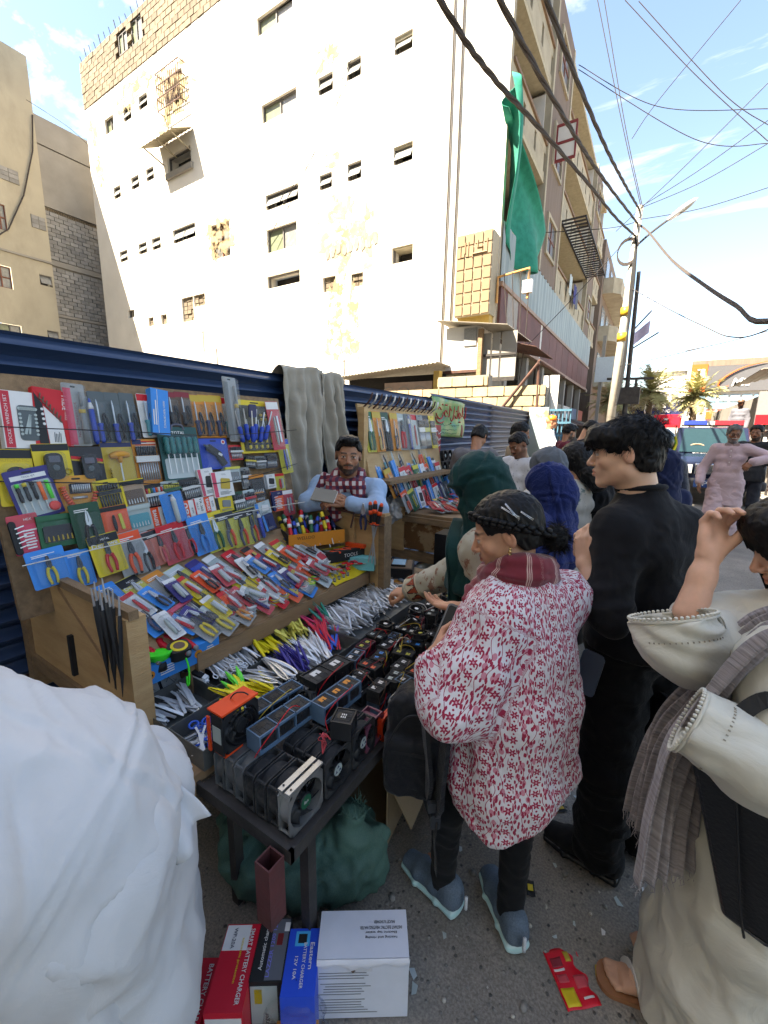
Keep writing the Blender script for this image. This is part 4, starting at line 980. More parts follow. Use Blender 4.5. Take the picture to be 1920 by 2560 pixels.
# --- printed cotton with red vines
def vine_print():
 m=bpy.data.materials.new('red_vine_print');t,b=nodes(m);N=t.nodes.new;L=t.links.new
 def mth(op,a,b_=None,c=None):
  n=N('ShaderNodeMath');n.operation=op
  for i,v in enumerate((a,b_,c)):
   if v is None:continue
   if isinstance(v,(int,float)):iv(n,i,v)
   else:L(v,n.inputs[i])
  return n.outputs[0]
 at=N('ShaderNodeAttribute');at.attribute_name='wrap'
 nw=N('ShaderNodeTexNoise');iv(nw,'Scale',14);L(at.outputs['Vector'],nw.inputs['Vector'])
 wv=N('ShaderNodeVectorMath');wv.operation='MULTIPLY_ADD';iv(wv,1,(.012,.012,0));L(nw.outputs['Color'],wv.inputs[0]);L(at.outputs['Vector'],wv.inputs[2])
 sp=N('ShaderNodeSeparateXYZ');L(wv.outputs[0],sp.inputs[0]);u,v=sp.outputs[0],sp.outputs[1]
 PU,PV=.074,.036
 cu=mth('DIVIDE',u,PU);fl=mth('FLOOR',cu);fu=mth('MULTIPLY',mth('SUBTRACT',mth('FRACT',cu),.5),PU)
 cv=mth('ADD',mth('DIVIDE',v,PV),mth('MULTIPLY',fl,.37));fv=mth('MULTIPLY',mth('SUBTRACT',mth('FRACT',cv),.5),PV)
 r=mth('SQRT',mth('ADD',mth('POWER',fu,2),mth('POWER',fv,2)));th=mth('ARCTAN2',fv,fu)
 edge=mth('ADD',.0092,mth('MULTIPLY',mth('COSINE',mth('MULTIPLY',th,6)),.0032));flower=mth('LESS_THAN',r,edge);eye=mth('LESS_THAN',r,.0028)
 ring=mth('LESS_THAN',mth('ABSOLUTE',mth('SUBTRACT',mth('SQRT',mth('ADD',mth('POWER',fu,2),mth('POWER',mth('SUBTRACT',mth('ABSOLUTE',fv),PV/2),2))),-.0)),.0030)
 wave=mth('MULTIPLY',mth('SINE',mth('ADD',mth('MULTIPLY',v,58),mth('MULTIPLY',fl,1.9))),.012);side=mth('SUBTRACT',mth('ABSOLUTE',fu),.0265)
 vine=mth('LESS_THAN',mth('ABSOLUTE',mth('SUBTRACT',side,mth('MULTIPLY',wave,.8))),.0009)
 def leaves(scale,ang,stretch,thr,keep):
  mpn=N('ShaderNodeMapping');iv(mpn,'Rotation',(0,0,ang));iv(mpn,'Scale',(scale,scale*stretch,scale));L(wv.outputs[0],mpn.inputs[0])
  vo=N('ShaderNodeTexVoronoi');vo.voronoi_dimensions='2D';iv(vo,'Scale',1);iv(vo,'Randomness',.75);L(mpn.outputs[0],vo.inputs['Vector'])
  s2=N('ShaderNodeSeparateColor');L(vo.outputs['Color'],s2.inputs[0])
  return mth('MULTIPLY',mth('LESS_THAN',vo.outputs['Distance'],thr),mth('GREATER_THAN',s2.outputs[0],keep))
 l1=leaves(104,.7,.42,.28,.28);l2=leaves(96,-.6,.42,.27,.32);off=mth('GREATER_THAN',mth('ABSOLUTE',fu),.0095)
 lv=mth('MULTIPLY',mth('MAXIMUM',l1,l2),off);pink=leaves(50,1.2,.7,.34,.45)
 red=mth('MAXIMUM',mth('MAXIMUM',flower,ring),mth('MAXIMUM',vine,lv));
 m1=N('ShaderNodeMix');m1.data_type='RGBA';iv(m1,6,(.66,.61,.615,1));iv(m1,7,(.56,.22,.27,1));L(mth('MULTIPLY',pink,off),m1.inputs[0])
 m2=N('ShaderNodeMix');m2.data_type='RGBA';iv(m2,7,(.34,.024,.06,1));L(red,m2.inputs[0]);L(m1.outputs[2],m2.inputs[6])
 m3=N('ShaderNodeMix');m3.data_type='RGBA';iv(m3,7,(.6,.3,.34,1));L(mth('MULTIPLY',eye,1),m3.inputs[0]);L(m2.outputs[2],m3.inputs[6])
 L(m3.outputs[2],b.inputs['Base Color']);iv(b,'Roughness',.85);iv(b,'Specular IOR Level',.2);iv(b,'Sheen Weight',.05)
 co=N('ShaderNodeTexCoord');n1=N('ShaderNodeTexNoise');iv(n1,'Scale',22);iv(n1,'Detail',5);iv(n1,'Distortion',1);L(co.outputs['Object'],n1.inputs['Vector'])
 bp=N('ShaderNodeBump');iv(bp,'Strength',.5);iv(bp,'Distance',.012);L(n1.outputs[0],bp.inputs['Height']);L(bp.outputs[0],b.inputs['Normal'])
 return m
def wrap_uv(P,bones,rad=.19):
 def f(V):
  ax=V3(0,0,1);c=P['pelvis'];n=P['neck'];t=np.clip((V[:,2]-c[2])/(n[2]-c[2]),0,1);cx=c[0]+(n[0]-c[0])*t;cy_=c[1]+(n[1]-c[1])*t
  a=np.arctan2(V[:,0]-cx,-(V[:,1]-cy_));d0=np.minimum(np.hypot(V[:,0]-cx,V[:,1]-cy_),rad);U=np.stack([a*rad,V[:,2]+rad-d0,np.zeros(len(V))],1);best=np.full(len(V),1e9)
  for(p,q,r,inner)in bones:
   d=q-p;L=nrm(d);d=d/L;tt=(V-p)@d;foot=p+np.clip(tt,0,L)[:,None]*d;dist=nrm(V-foot,axis=1)
   e1=np.cross(d,V3(.3,.9,.2));e1/=nrm(e1);e2=np.cross(d,e1);an=np.arctan2((V-foot)@e2,(V-foot)@e1)
   m=(dist<inner)&(dist<best)&(tt>.02);U[m]=np.stack([an*r,tt+3.3,np.zeros(len(V))],1)[m];best[m]=dist[m]
  return U
 return f
def strap(mb,pts,w_,t=.004,mi=0,up=(0,0,1)):
 P=[Vector(p)for p in pts];vs=[];fs=[]
 for i,p in enumerate(P):
  d=(P[min(i+1,len(P)-1)]-P[max(i-1,0)]).normalized();s_=d.cross(Vector(up));s_=s_.normalized()if s_.length>.05 else Vector((1,0,0));n=s_.cross(d)
  vs+=[p-s_*w_/2-n*t/2,p+s_*w_/2-n*t/2,p+s_*w_/2+n*t/2,p-s_*w_/2+n*t/2]
 for i in range(len(P)-1):
  a=i*4
  for k in range(4):fs.append((a+k,a+(k+1)%4,a+4+(k+1)%4,a+4+k))
 n=len(vs);fs+=[(3,2,1,0),(n-4,n-3,n-2,n-1)];mb.add(vs,fs,mi)
def curve(pts,n=24):
 P=[Vector(p)for p in pts];out_=[];m=len(P)-1
 for i in range(n+1):
  t=i/n*m;k=min(int(t),m-1);f=t-k;p0,p1,p2,p3=P[max(k-1,0)],P[k],P[k+1],P[min(k+2,m)]
  out_.append(.5*((2*p1)+(p2-p0)*f+(2*p0-5*p1+4*p2-p3)*f*f+(3*p1-p0-3*p2+p3)*f**3))
 return out_
def girl():
 loc=(-.335,1.15,0);rz=50
 P=Pose(loc,rz,1.47,head=('w',-.335,1.195,1.332),neck=('w',-.285,1.205,1.185),pelvis=('w',-.275,1.19,.78),shL=('w',-.315,1.095,1.125),shR=('w',-.185,1.315,1.125),elL=('w',-.372,.965,.885),wrL=('w',-.470,1.030,.972),elR=('w',-.33,1.40,.92),wrR=('w',-.47,1.23,.985),hipL=('w',-.335,1.13,.76),hipR=('w',-.225,1.245,.76),knL=('w',-.43,1.10,.42),knR=('w',-.225,1.19,.42),anL=('w',-.445,1.128,.085),anR=('w',-.222,1.165,.085))
 o=thing('person','girl in a red vine print kurta and dark red scarf holding a phone','person',loc,R(rz));look=(56,20,0)
 hl=dict(fwd=P.wd((-.05,.75,.45)),up=P.wd((-.9,-.25,.3)),side=1,curl=(30,40,25),thumb=(.6,.75,-.2),sc=.95)
 hr=dict(fwd=P.wd((.15,-.8,.25)),up=P.wd((-.8,-.1,-.5)),side=-1,curl=(35,45,30),thumb=(.6,.7,.1),sc=.95)
 body(o,P,lin((196,146,116)),.003,look,fem=True,hscale=.93,hands={'L':hl,'R':hr},neck_r=.048,arm_r=.038,brow=(.02,.013,.01),scalp=(.012,.01,.009))
 hair_obj(o,P,look,h=.0035,thick=.010,side=.018,nape=-.055,back=.004,scale=.93,seed=8,tuft=.0035,front=.066)
 Rm=rotm(*look);HW=lambda p:P['head']+Rm@(V3(*p)*.93)
 g=random.Random(4);bun=MB();bc=HW((.0,-.138,-.058));roots=[];dirs=[]
 for i in range(620):
  d=V3(g.gauss(0,1),g.gauss(0,1),g.gauss(0,1));d/=nrm(d);roots.append(bc+d*V3(.030,.030,.034));tv=np.cross(d,V3(.2,.1,1));dirs.append(tv+d*.18)
 bun.ball(bc,(.033,.033,.036),14);strands(bun,roots,dirs,.032,.0015,.3,5,spreadn=.35);bun.build('bun',m_hair,o,local=True,smooth=True)
 br=MB();path=curve([HW(p)for p in((-.03,.080,.085),(-.062,.052,.068),(-.084,.012,.052),(-.088,-.03,.030),(-.075,-.085,.0),(-.04,-.13,-.03))],22)
 for i,p in enumerate(path):
  d=(path[min(i+1,22)]-path[max(i-1,0)]).normalized();s_=d.cross(Vector((0,0,1))).normalized();up=s_.cross(d)
  q=Matrix((s_,d,up)).transposed().to_4x4()@RX(R(0))@RZ(R(38 if i%2 else-38));br.ball((0,0,0),(.0095,.017,.009),8,T=TR(p+up*(.005 if i%2 else-.005))@q)
 br.build('braid',m_hair,o,local=True,smooth=True)
 hp=MB()
 for a,b_ in(((-.079,-.015,.088),(-.083,-.052,.045)),((-.077,-.028,.095),(-.084,-.050,.040)),((-.080,-.062,.062),(-.080,-.085,.03))):
  p,q=Vector(HW(a)),Vector(HW(b_));p+=(p-Vector(P['head'])).normalized()*.004;q+=(q-Vector(P['head'])).normalized()*.006;hp.cyl(p,q,.0011,5);hp.cyl(p+Vector((.002,.002,.002)),q+Vector((.003,.001,.003)),.0011,5)
 hp.build('hair_pins',MP('bright_steel',(.6,.6,.6),metal=1,rough=.2),o,local=True,smooth=True)
 er=MB();e=HW((-.080,-.006,-.034));er.ball(e,.0035,8);er.ball(e+V3(0,0,-.008),.005,8);er.tube([e+V3(.004*cos(a),.004*sin(a),-.014+.003*sin(a))for a in np.linspace(0,6.28,10)],.0014,5);er.build('earring',MP('gold',(.7,.45,.18),metal=1,rough=.25),o,local=True,smooth=True)
 lo,hi=bounds(P,['neck','pelvis','shL','shR','elL','elR','wrL','wrR'],.24);lo[2]=.36;S=Sculpt(lo,hi,.008)
 torso(S,P,1.10,1.26,None,k=.06);n,pe=P['neck'],P['pelvis'];at=lambda t:lerp(n,pe,t)
 S.loft([(at(.5),.172,.155),(at(.85),.185,.172),(V3(pe[0],pe[1]-.01,.60),.192,.172),(V3(pe[0],pe[1]-.02,.42),.195,.16)],k=.05)
 for q in 'LR':
  a,b,c=P['sh'+q],P['el'+q],P['wr'+q];S.ch([a,lerp(a,b,.6),b],[.074,.084,.086],k=.05);S.cap(b,lerp(b,c,.80),.088,.066,k=.03)
 lowc=P.w((-.30,1.06,0));X,Y,Z=np.meshgrid(*S.ax,indexing='ij',sparse=True)
 hem=.60-.135*np.exp(-(((X-lowc[0])/.12)**2+((Y-lowc[1])/.16)**2))-.02*np.cos(X*14);S.D=np.maximum(S.D,(hem-Z)*.9).astype(np.float32)
 slit=P.w((-.41,1.06,0));S.rbox((slit[0]-.05,slit[1]-.02,.53),(.09,.012,.10),.004,k=.01,op='s')
 wv=lerp(P['elL'],P['wrL'],.80);S.cap(lerp(P['elL'],P['wrL'],.77),P['wrL']+(P['wrL']-P['elL'])*.2,.053,.053,k=.005,op='s')
 nb=P['neck']+V3(0,.0,.055);S.ell(nb+V3(0,.01,.02),(.066,.066,.05),k=.01,op='s')
 bones=[(P['sh'+q],P['el'+q],.085,.125)for q in 'LR']+[(P['el'+q],P['wr'+q],.08,.125)for q in 'LR']
 kur=garment('kurta',S,vine_print(),o,[(.010,(6.5,6.5,2.4),31,'r'),(.004,(14,14,7),32,'r'),(.002,(34,34,30),33,'n')],uvf=wrap_uv(P,bones,.2),it=1)
 legs(P,cloth('black_leggings',(.006,.0065,.0075),wr=.25,sheen=.05),o,(.085,.058,.047),.009,folds=[(.003,(20,20,26),41,'r')],to=.07)
 m_sh=M('grey_blue_knit',(.12,.165,.215),var=.3,sc_=240,rough=.85,bump=.6,bsc=420);m_so=M('aqua_foam_sole',(.30,.62,.62),col2=(.68,.70,.68),sc_=6,rough=.6,stretch=(.2,.2,9),bump=.1)
 for q,yw in(('L',26),('R',-8)):
  s_=shoe(P,q,o,(m_sh,m_so),yaw=yw,L=.265,h=.005,sole=.040);rm=rotm(yw);b0=P['an'+q]*V3(1,1,0);mb=MB()
  for i in range(5):y=.02+i*.018;z=.095-i*.008;mb.tube([b0+rm@V3(-.018,y-.003,z-.004),b0+rm@V3(0,y,z+.003),b0+rm@V3(.018,y-.003,z-.004)],.0028,5)
  mb.build('laces',MP('pale_lace',(.35,.42,.48)),s_,local=True,smooth=True)
  mb=MB();mb.tube([b0+rm@V3(0,-.098,.055+.012*i)+V3(0,0,0)for i in range(5)],.006,6);mb.build('heel_tab',M('striped_tab',(.6,.62,.64),sc_=200),s_,local=True,smooth=True)
  # scarf: two turns round the neck and an end hanging in front
 S=Sculpt((-.3,-.25,.85),(.28,.3,1.36),.007);c=P['neck']+V3(0,.005,.008)
 ringp=[c+V3(.078*cos(a),.078*sin(a)+.012,.012-.030*sin(a)+.006*sin(2*a))for a in np.linspace(0,2*pi,17)]
 for dz,rr in((-.012,.036),(.02,.030)):
  for p,q in zip(ringp[:-1],ringp[1:]):S.cap(p+V3(0,0,dz),q+V3(0,0,dz),rr,k=.012)
 fr=[c+V3(-.05,.075,-.03),P.w((-.375,1.075,1.13)),P.w((-.40,1.085,1.04)),P.w((-.415,1.12,.97)),P.w((-.42,1.15,.90))]
 for p,q in zip(fr[:-1],fr[1:]):S.loft([(p,.05,.014),(q,.05,.014)],u=P.wd((.3,.95,0)),k=.02)
 m_sc=bpy.data.materials.new('dark_red_scarf');t,b=nodes(m_sc);at_=t.nodes.new('ShaderNodeAttribute');at_.attribute_name='wrap';sp=t.nodes.new('ShaderNodeSeparateXYZ');t.links.new(at_.outputs['Vector'],sp.inputs[0])
 rp_=t.nodes.new('ShaderNodeValToRGB');rp_.color_ramp.interpolation='CONSTANT';E=rp_.color_ramp.elements;E[0].position=0;E[0].color=(.16,.008,.018,1);E[1].position=.84;E[1].color=(.5,.33,.28,1)
 for pos,cc in((.87,(.16,.008,.018,1)),(.90,(.5,.33,.28,1)),(.93,(.16,.008,.018,1)),(.96,(.5,.33,.28,1))):e_=E.new(pos);e_.color=cc
 md=t.nodes.new('ShaderNodeMath');md.operation='FRACT';mu=t.nodes.new('ShaderNodeMath');mu.operation='MULTIPLY';iv(mu,1,7);t.links.new(sp.outputs[0],mu.inputs[0]);t.links.new(mu.outputs[0],md.inputs[0]);t.links.new(md.outputs[0],rp_.inputs[0]);t.links.new(rp_.outputs[0],b.inputs['Base Color'])
 iv(b,'Roughness',.85);iv(b,'Sheen Weight',.3)
 def suv(V):
  a=np.arctan2(V[:,0]-c[0],V[:,1]-c[1])/(2*pi);a=np.where(V[:,2]<c[2]-.05,V[:,2]*1.1,a);return np.stack([a,V[:,2],V[:,1]*0],1)
 garment('scarf',S,m_sc,o,[(.006,(10,10,34),51,'r'),(.002,(40,40,60),52,'n')],uvf=suv)
 ph=thing('phone','phone in a grey case held by the girl in the printed kurta','phone',(-.455,1.115,1.022),rot=(R(60),R(18),R(14)))
 mb=MB();mb.rrect(.075,.155,.012,-.004,.004);mb.build('phone_case',MP('grey_case',(.16,.17,.18),rough=.3),ph,local=True)
 mb=MB();mb.rrect(.066,.142,.008,.004,.0052);mb.build('screen',MP('dark_glass',(.02,.022,.026),rough=.08),ph,local=True)
 # black backpack hanging in front of her against the table
 m_bag=cloth('black_nylon',(.008,.0085,.0105),weave=1500,rough=.55,wr=.5,sheen=.1);bag=thing('backpack','black backpack hanging between the girl in the printed kurta and the fan table','backpack',(-.535,1.105,.47),R(20));bag.scale=(.82,.82,.85)
 S=Sculpt((-.26,-.22,-.04),(.24,.2,.44),.008);S.rbox((0,0,.17),(.135,.085,.19),.06,k=0);S.rbox((-.03,-.085,.12),(.105,.04,.12),.035,k=.02);S.rbox((.0,.0,.33),(.11,.07,.05),.04,k=.03)
 garment('bag_body',S,m_bag,bag,[(.008,(8,8,5),61,'r'),(.003,(25,25,18),62,'r')])
 mb=MB();strap(mb,curve([(-.10,-.128,.20),(-.03,-.132,.205),(.05,-.13,.20)]),.012,.006,up=(0,1,0));mb.tube(curve([(-.13,-.10,.03),(-.12,-.12,.2),(-.05,-.1,.33),(.06,-.09,.33)]),.004,6);mb.build('zip',m_black,bag,local=True)
 for pts,nm in((((-.385,.945,.86),(-.395,.965,.74),(-.41,.985,.62),(-.42,.998,.53),(-.455,1.02,.47),(-.50,1.05,.50)),'shoulder_strap'),(((-.47,.985,.80),(-.455,.975,.72),(-.45,.99,.62),(-.47,1.02,.52)),'shoulder_strap')):
  mb=MB();strap(mb,curve(pts),.062,.012,up=(.75,.6,0));mb.build(nm,m_bag,bag,smooth=40)
 mb=MB();bt=TR(-.425,.990,.515)@RZ(R(38));mb.rrect(.05,.034,.006,-.008,.006,T=bt@RX(R(90)));mb.rrect(.03,.05,.006,-.008,.006,T=bt@TR(0,-.002,-.05)@RX(R(90)));mb.build('buckle',MP('black_buckle',(.03,.032,.036),rough=.3),bag)
 mb=MB();strap(mb,curve([(-.42,.99,.47),(-.425,.992,.40),(-.415,.985,.33),(-.41,.98,.29)]),.028,.003,up=(.75,.6,0));mb.build('loose_webbing',m_bag,bag)
girl()
def hijab(parent,P,look,mat,name='hijab',drop=.0,w_=1.0,front=True,scale=1.0,seed=0,tail=None,h=.009,opening=.052,depth=.2):
 Rm=rotm(*look);c=P['head'];s=P.k;n=P['neck'];S=Sculpt(np.minimum(c,n)-np.array([.34,.34,.32+drop]),np.maximum(c,n)+np.array([.34,.34,.2]),h)
 S.ell(c+Rm@V3(0,-.018,.032)*scale,V3(.092,.115,.100)*scale,k=0,rot=Rm);S.ell(c+Rm@V3(0,-.02,-.06)*scale,V3(.084,.098,.09)*scale,k=.05,rot=Rm)
 S.loft([(c+V3(0,-.02,-.06),.085*w_,.095),(n+V3(0,.01,.0),.105*w_,.10),(n+V3(0,.015,-.10),.17*w_,.125),(n+V3(0,.02,-.20-drop),.20*w_,.145)],k=.05)
 if tail:tail(S)
 S.cap(c+Rm@V3(0,.06,.01)*scale,c+Rm@V3(0,depth,.0)*scale,opening,opening*1.25,k=.015,op='s');S.cap(c+Rm@V3(0,.055,-.05)*scale,c+Rm@V3(0,depth,-.06)*scale,opening*.9,opening*1.2,k=.015,op='s')
 S.plane((0,0,n[2]-.22-drop),(0,0,-1))
 g=random.Random(seed);cr=[(np.array([g.gauss(0,1),g.gauss(0,.7),g.gauss(0,.8)]),g.uniform(-.06,.08))for _ in range(9)]
 def post(V,N):
  D=np.zeros(len(V));Q=V-c;wob=.02*vnoise(V,7,seed)
  for n_,of in cr:
   n_=n_/nrm(n_);d=Q@n_-of+wob;w2=.4+.6*(vnoise(V,5,of*50)>0);D+=w2*(.006*np.exp(-(d/.007)**2)-.005*np.exp(-((d-.014)/.008)**2))
  return V+N*D[:,None]
 return garment(name,S,mat,parent,[(.007,(9,9,4),seed+71,'r'),(.003,(20,20,10),seed+72,'r')],post=post)
def green_woman():
 loc=(-.50,1.62,0);rz=82
 P=Pose(loc,rz,1.58,head=('w',-.555,1.565,1.405),neck=('w',-.50,1.60,1.245),pelvis=('w',-.43,1.63,.82),shL=('w',-.50,1.46,1.19),shR=('w',-.53,1.75,1.19),elR=('w',-.70,1.68,.99),wrR=('w',-.905,1.668,.868),elL=('w',-.41,1.42,.99),wrL=('w',-.50,1.335,1.00))
 o=thing('person','woman in a dark green headscarf picking from the tweezer tray','person',loc,R(rz));look=(8,32,0);sk=lin((196,146,116))
 hr=dict(fwd=P.wd((-1,-.05,-.32)),up=P.wd((-.25,-.2,1)),side=-1,curl=(38,45,20),fing=[(48,40,15),(42,45,20),(35,50,25),(30,50,30)],thumb=(.45,.85,-.5),sc=.93)
 hl=dict(fwd=P.wd((-1,-.12,.02)),up=P.wd((.05,-.25,-1)),side=1,curl=(12,22,14),thumb=(.75,.6,.1),sc=.93)
 body(o,P,sk,.0035,look,fem=True,hscale=.93,hands={'L':hl,'R':hr},brow=(.02,.013,.01),arm_r=.036)
 hair_obj(o,P,look,h=.006,thick=.004,scale=.93,side=-.01,front=.05)
 mg=cloth('dark_green_crepe',(.005,.036,.034),weave=1200,wr=.3,sheen=.1)
 hijab(o,P,look,mg,w_=.95,drop=.02,scale=1.0,seed=3,opening=.05,tail=lambda S:None)
 mb=MB();mb.slab(lambda u,v:tuple(Vector(curve([P['neck']+V3(-.04,.13,.02),P.w((-.60,1.44,1.18)),P.w((-.585,1.42,1.05)),P.w((-.575,1.42,.92)),P.w((-.57,1.42,.74))],20)[int(round(v*20))])+Vector(P.wd((.12*u-.02,.10*u,0)))+Vector((0,.014*sin(u*22)+.006*sin(v*9+u*5),0))),26,20,.004)
 mb.build('scarf_end',mg,o,local=True,smooth=True)
 S=Sculpt(*(lambda b:(b[0],b[1]))(bounds(P,['neck','pelvis','shL','shR','elL','elR','wrL','wrR'],.2)),.009);torso(S,P,1.05,1.1,.6,1.15)
 S.ch([P['shR'],P['elR'],lerp(P['elR'],P['wrR'],.88)],[.066,.062,.056],k=.03);S.ch([P['shL'],P['elL'],lerp(P['elL'],P['wrL'],.6)],[.066,.060,.05],k=.03);S.plane((0,0,.62),(0,0,-1))
 mp_=stained('printed_lawn',(.44,.40,.31),(.24,.10,.06),22,.56,.6,stretch=(1,1,.6),bump=.1,seed=2);garment('kurta',S,mp_,o,[(.006,(12,12,12),81,'r'),(.002,(30,30,30),82,'n')])
 d=(P['wrR']-P['elR']);d=d/nrm(d);a=P['wrR']-d*.085;cm=MB();q=Matrix(frame(d,(0,0,1)).tolist()).to_4x4();T=TR(*a)@q
 def ring(y0,y1,r0,r1,mi):cm.grid(lambda u,v:((r0+(r1-r0)*v)*cos(u*6.2832),y0+(y1-y0)*v,(r0+(r1-r0)*v)*sin(u*6.2832)),24,2,mi,T)
 ring(0,.07,.062,.057,0);ring(-.002,.006,.0632,.063,1);ring(.062,.072,.0585,.058,1)
 for k in range(10):
  a0=k*6.2832/10
  for s_,mi in((0,2),(.314,1)):
   y0,y1=(.010,.056)if s_==0 else(.058,.014);rr=.0635
   cm.add([(rr*cos(a0+s_-.24),y0,rr*sin(a0+s_-.24)),(rr*cos(a0+s_+.24),y0,rr*sin(a0+s_+.24)),(rr*.97*cos(a0+s_),y1,rr*.97*sin(a0+s_))],[(0,1,2)],mi,T)
 cm.build('embroidered_cuff',[MP('dark_cuff',(.07,.03,.025)),MP('cream_thread',(.55,.47,.32)),MP('rust_thread',(.35,.07,.03))],o,local=True)
 legs(P,m_black,o,(.11,.08,.06),.016)
green_woman()
def cream_woman():
 loc=(.27,1.24,0);rz=82
 P=Pose(loc,rz,1.53,head=('w',.325,1.318,1.372),neck=('w',.378,1.31,1.215),pelvis=('w',.325,1.235,.80),shL=('w',.285,1.12,1.135),shR=('w',.30,1.39,1.14),elR=('w',.118,1.225,1.135),wrR=('w',.150,1.288,1.325),elL=('w',.30,.985,.985),wrL=('w',.155,.985,1.03),anL=('w',.235,1.195,.08),anR=('w',.24,1.31,.08),knL=('w',.30,1.18,.45),knR=('w',.30,1.3,.45))
 o=thing('person','woman in an off white gown and mauve shawl, hand raised to her hair','person',loc,R(rz));look=(14,26,0);sk=lin((214,166,138))
 hr=dict(fwd=P.wd((.05,.38,.9)),up=P.wd((-.55,.80,-.3)),side=-1,fing=[(50,42,20),(46,48,22),(44,52,25),(46,56,30)],thumb=(.55,.8,-.35),thumb_curl=18,spread=5)
 body(o,P,sk,.0032,look,fem=True,hands={'R':hr},brow=(.02,.013,.01),arm_r=.038,hscale=.98)
 # straight hair falling forward to the jaw
 def long_(S):
  S.loft([((0,-.02,.03),.088,.110),((0,-.005,-.06),.090,.112),((0,.0,-.12),.085,.105)],k=.03);S.cap((0,.03,-.02),(0,.20,-.05),.052,.06,k=.012,op='s');S.cap((0,.02,-.09),(0,.2,-.12),.062,.07,k=.012,op='s');S.ell((0,.035,.075),(.082,.066,.045),k=.02)
 hair_obj(o,P,look,h=.0045,thick=.012,side=-.14,nape=-.16,extra=long_,seed=6,tuft=.004,front=-.17)
 g=random.Random(9);Rm=rotm(*look);mb=MB()
 for i in range(1500):
  a=g.uniform(0,6.2832);d=V3(sin(a),cos(a),0);top=V3(.012*g.gauss(0,1),-.02+.02*g.gauss(0,1),.128);w1=V3(.091,.113,0)*d*g.uniform(.99,1.05)
  if d[1]>.82:continue
  p=[top*.96,V3(w1[0]*.72,w1[1]*.72-.015,.103),V3(w1[0]*1.0,w1[1]*1.0-.018,.03),V3(w1[0]*1.04,w1[1]*1.04-.01,-.05),V3(w1[0]*1.0,w1[1]*1.0-.003,-.125-g.uniform(0,.03))]
  mb.tube([P['head']+Rm@q for q in p],[.0012,.0022,.0022,.002,.0006],3)
 mb.build('hair_strands',M('glossy_black_hair',(.006,.005,.005),rough=.38,var=.5,sc_=60,bump=0,spec=.35),o,local=True,smooth=True)
 m_cr=cloth('off_white_cotton',(.62,.58,.48),weave=1000,wr=.45,sheen=.15,rough=.8)
 lo,hi=bounds(P,['neck','pelvis','shL','shR','elL','elR','wrL','wrR','anL','anR'],.26);lo[2]=.0;S=Sculpt(lo,hi,.009);torso(S,P,1.1,1.2,None,k=.05);pe=P['pelvis']
 S.loft([(pe+V3(0,0,.05),.19,.15),(P.w((.335,1.235,.5)),.195,.165),(P.w((.33,1.25,.25)),.21,.18),(P.w((.33,1.255,.06)),.225,.195)],k=.06)
 S.cap(P['shL'],lerp(P['shL'],P['elL'],.8),.078,.085,k=.05);S.cap(P['shR'],lerp(P['shR'],P['elR'],.7),.075,.082,k=.05)
 S.plane((0,0,.045),(0,0,-1))
 garment('gown',S,m_cr,o,[(.009,(7,7,2.6),91,'r'),(.005,(15,15,8),92,'r'),(.0016,(44,44,36),93,'n')])
 def bell(pts,rs,nm,seed):
  c=curve([P.w(p)for p in pts],26);m=len(c);rr=np.interp(np.linspace(0,1,m),np.linspace(0,1,len(rs)),rs);V=[];nu=44;u0=Vector((0,0,1))
  for wall in(0,1):
   for j,p in enumerate(c):
    d=(c[min(j+1,m-1)]-c[max(j-1,0)]).normalized();x=(u0-d*u0.dot(d)).normalized();y=d.cross(x)
    for i in range(nu):
     a=6.28319*i/nu;t=j/(m-1);q=rr[j]*(1+.05*sin(3*a+2*t+seed)+.035*sin(7*a+5*t))+.008*t*noise3((cos(a)*2,sin(a)*2,t*5),1.2,seed)+.005*sin(j*1.1+2*sin(a+seed))*(1-t)-wall*.0045
     V.append(p+x*(q*cos(a))+y*(q*sin(a)))
  F=[];n=m*nu
  for j in range(m-1):
   for i in range(nu):a,b=j*nu+i,j*nu+(i+1)%nu;F+=[(a,b,b+nu,a+nu),(n+a+nu,n+b+nu,n+b,n+a)]
  for i in range(nu):a,b=(m-1)*nu+i,(m-1)*nu+(i+1)%nu;F.append((a,b,n+b,n+a))
  link_mesh('sleeve',np_mesh('sleeve',[tuple(v)for v in V],np.array(F),m_cr),o);return c[-1],(c[-1]-c[-3]).normalized()
 (tip,dv),(cw,dw)=bell(((.335,1.37,1.16),(.24,1.29,1.125),(.155,1.19,1.115),(.105,1.145,1.15),(.085,1.15,1.195)),(.075,.082,.09,.094,.088),'raised',1),bell(((.36,1.09,1.14),(.33,1.01,1.03),(.27,.975,1.0),(.19,.965,1.03),(.128,.972,1.05)),(.08,.085,.084,.074,.068),'low',4)
 def lace(c,ax,r,nm,n=44,wob=.0):
  q=Matrix(frame(ax,(0,0,1)).tolist()).to_4x4();mb=MB();mb.tube([tuple((TR(*c)@q)@Vector((r*cos(t),0,r*sin(t))))for t in np.linspace(0,6.2832,40)],.0035,6,cap=False)
  for k in range(n):t=6.2832*k/n;mb.ball(tuple((TR(*c)@q)@Vector(((r+.001)*cos(t),.007,(r+.001)*sin(t)))),.0045,6)
  q2=TR(*c)@q@TR(0,-.045,0)
  for k in range(n):t=6.2832*k/n;mb.box((0,0,0),(.0018,.004,.0025),1,q2@RY(-t)@TR(r*1.015,0,0))  # dark dots put the shade inside the eyelet holes into colour
  mb.build(nm,[MP('lace_thread',(.62,.58,.48),rough=.8),MP('eyelet_shade_paint',(.3,.26,.2),rough=.9)],o,local=True,smooth=40)
 lace(tip,dv,.0885,'cuff_lace',52);lace(cw,dw,.0685,'cuff_lace',44)
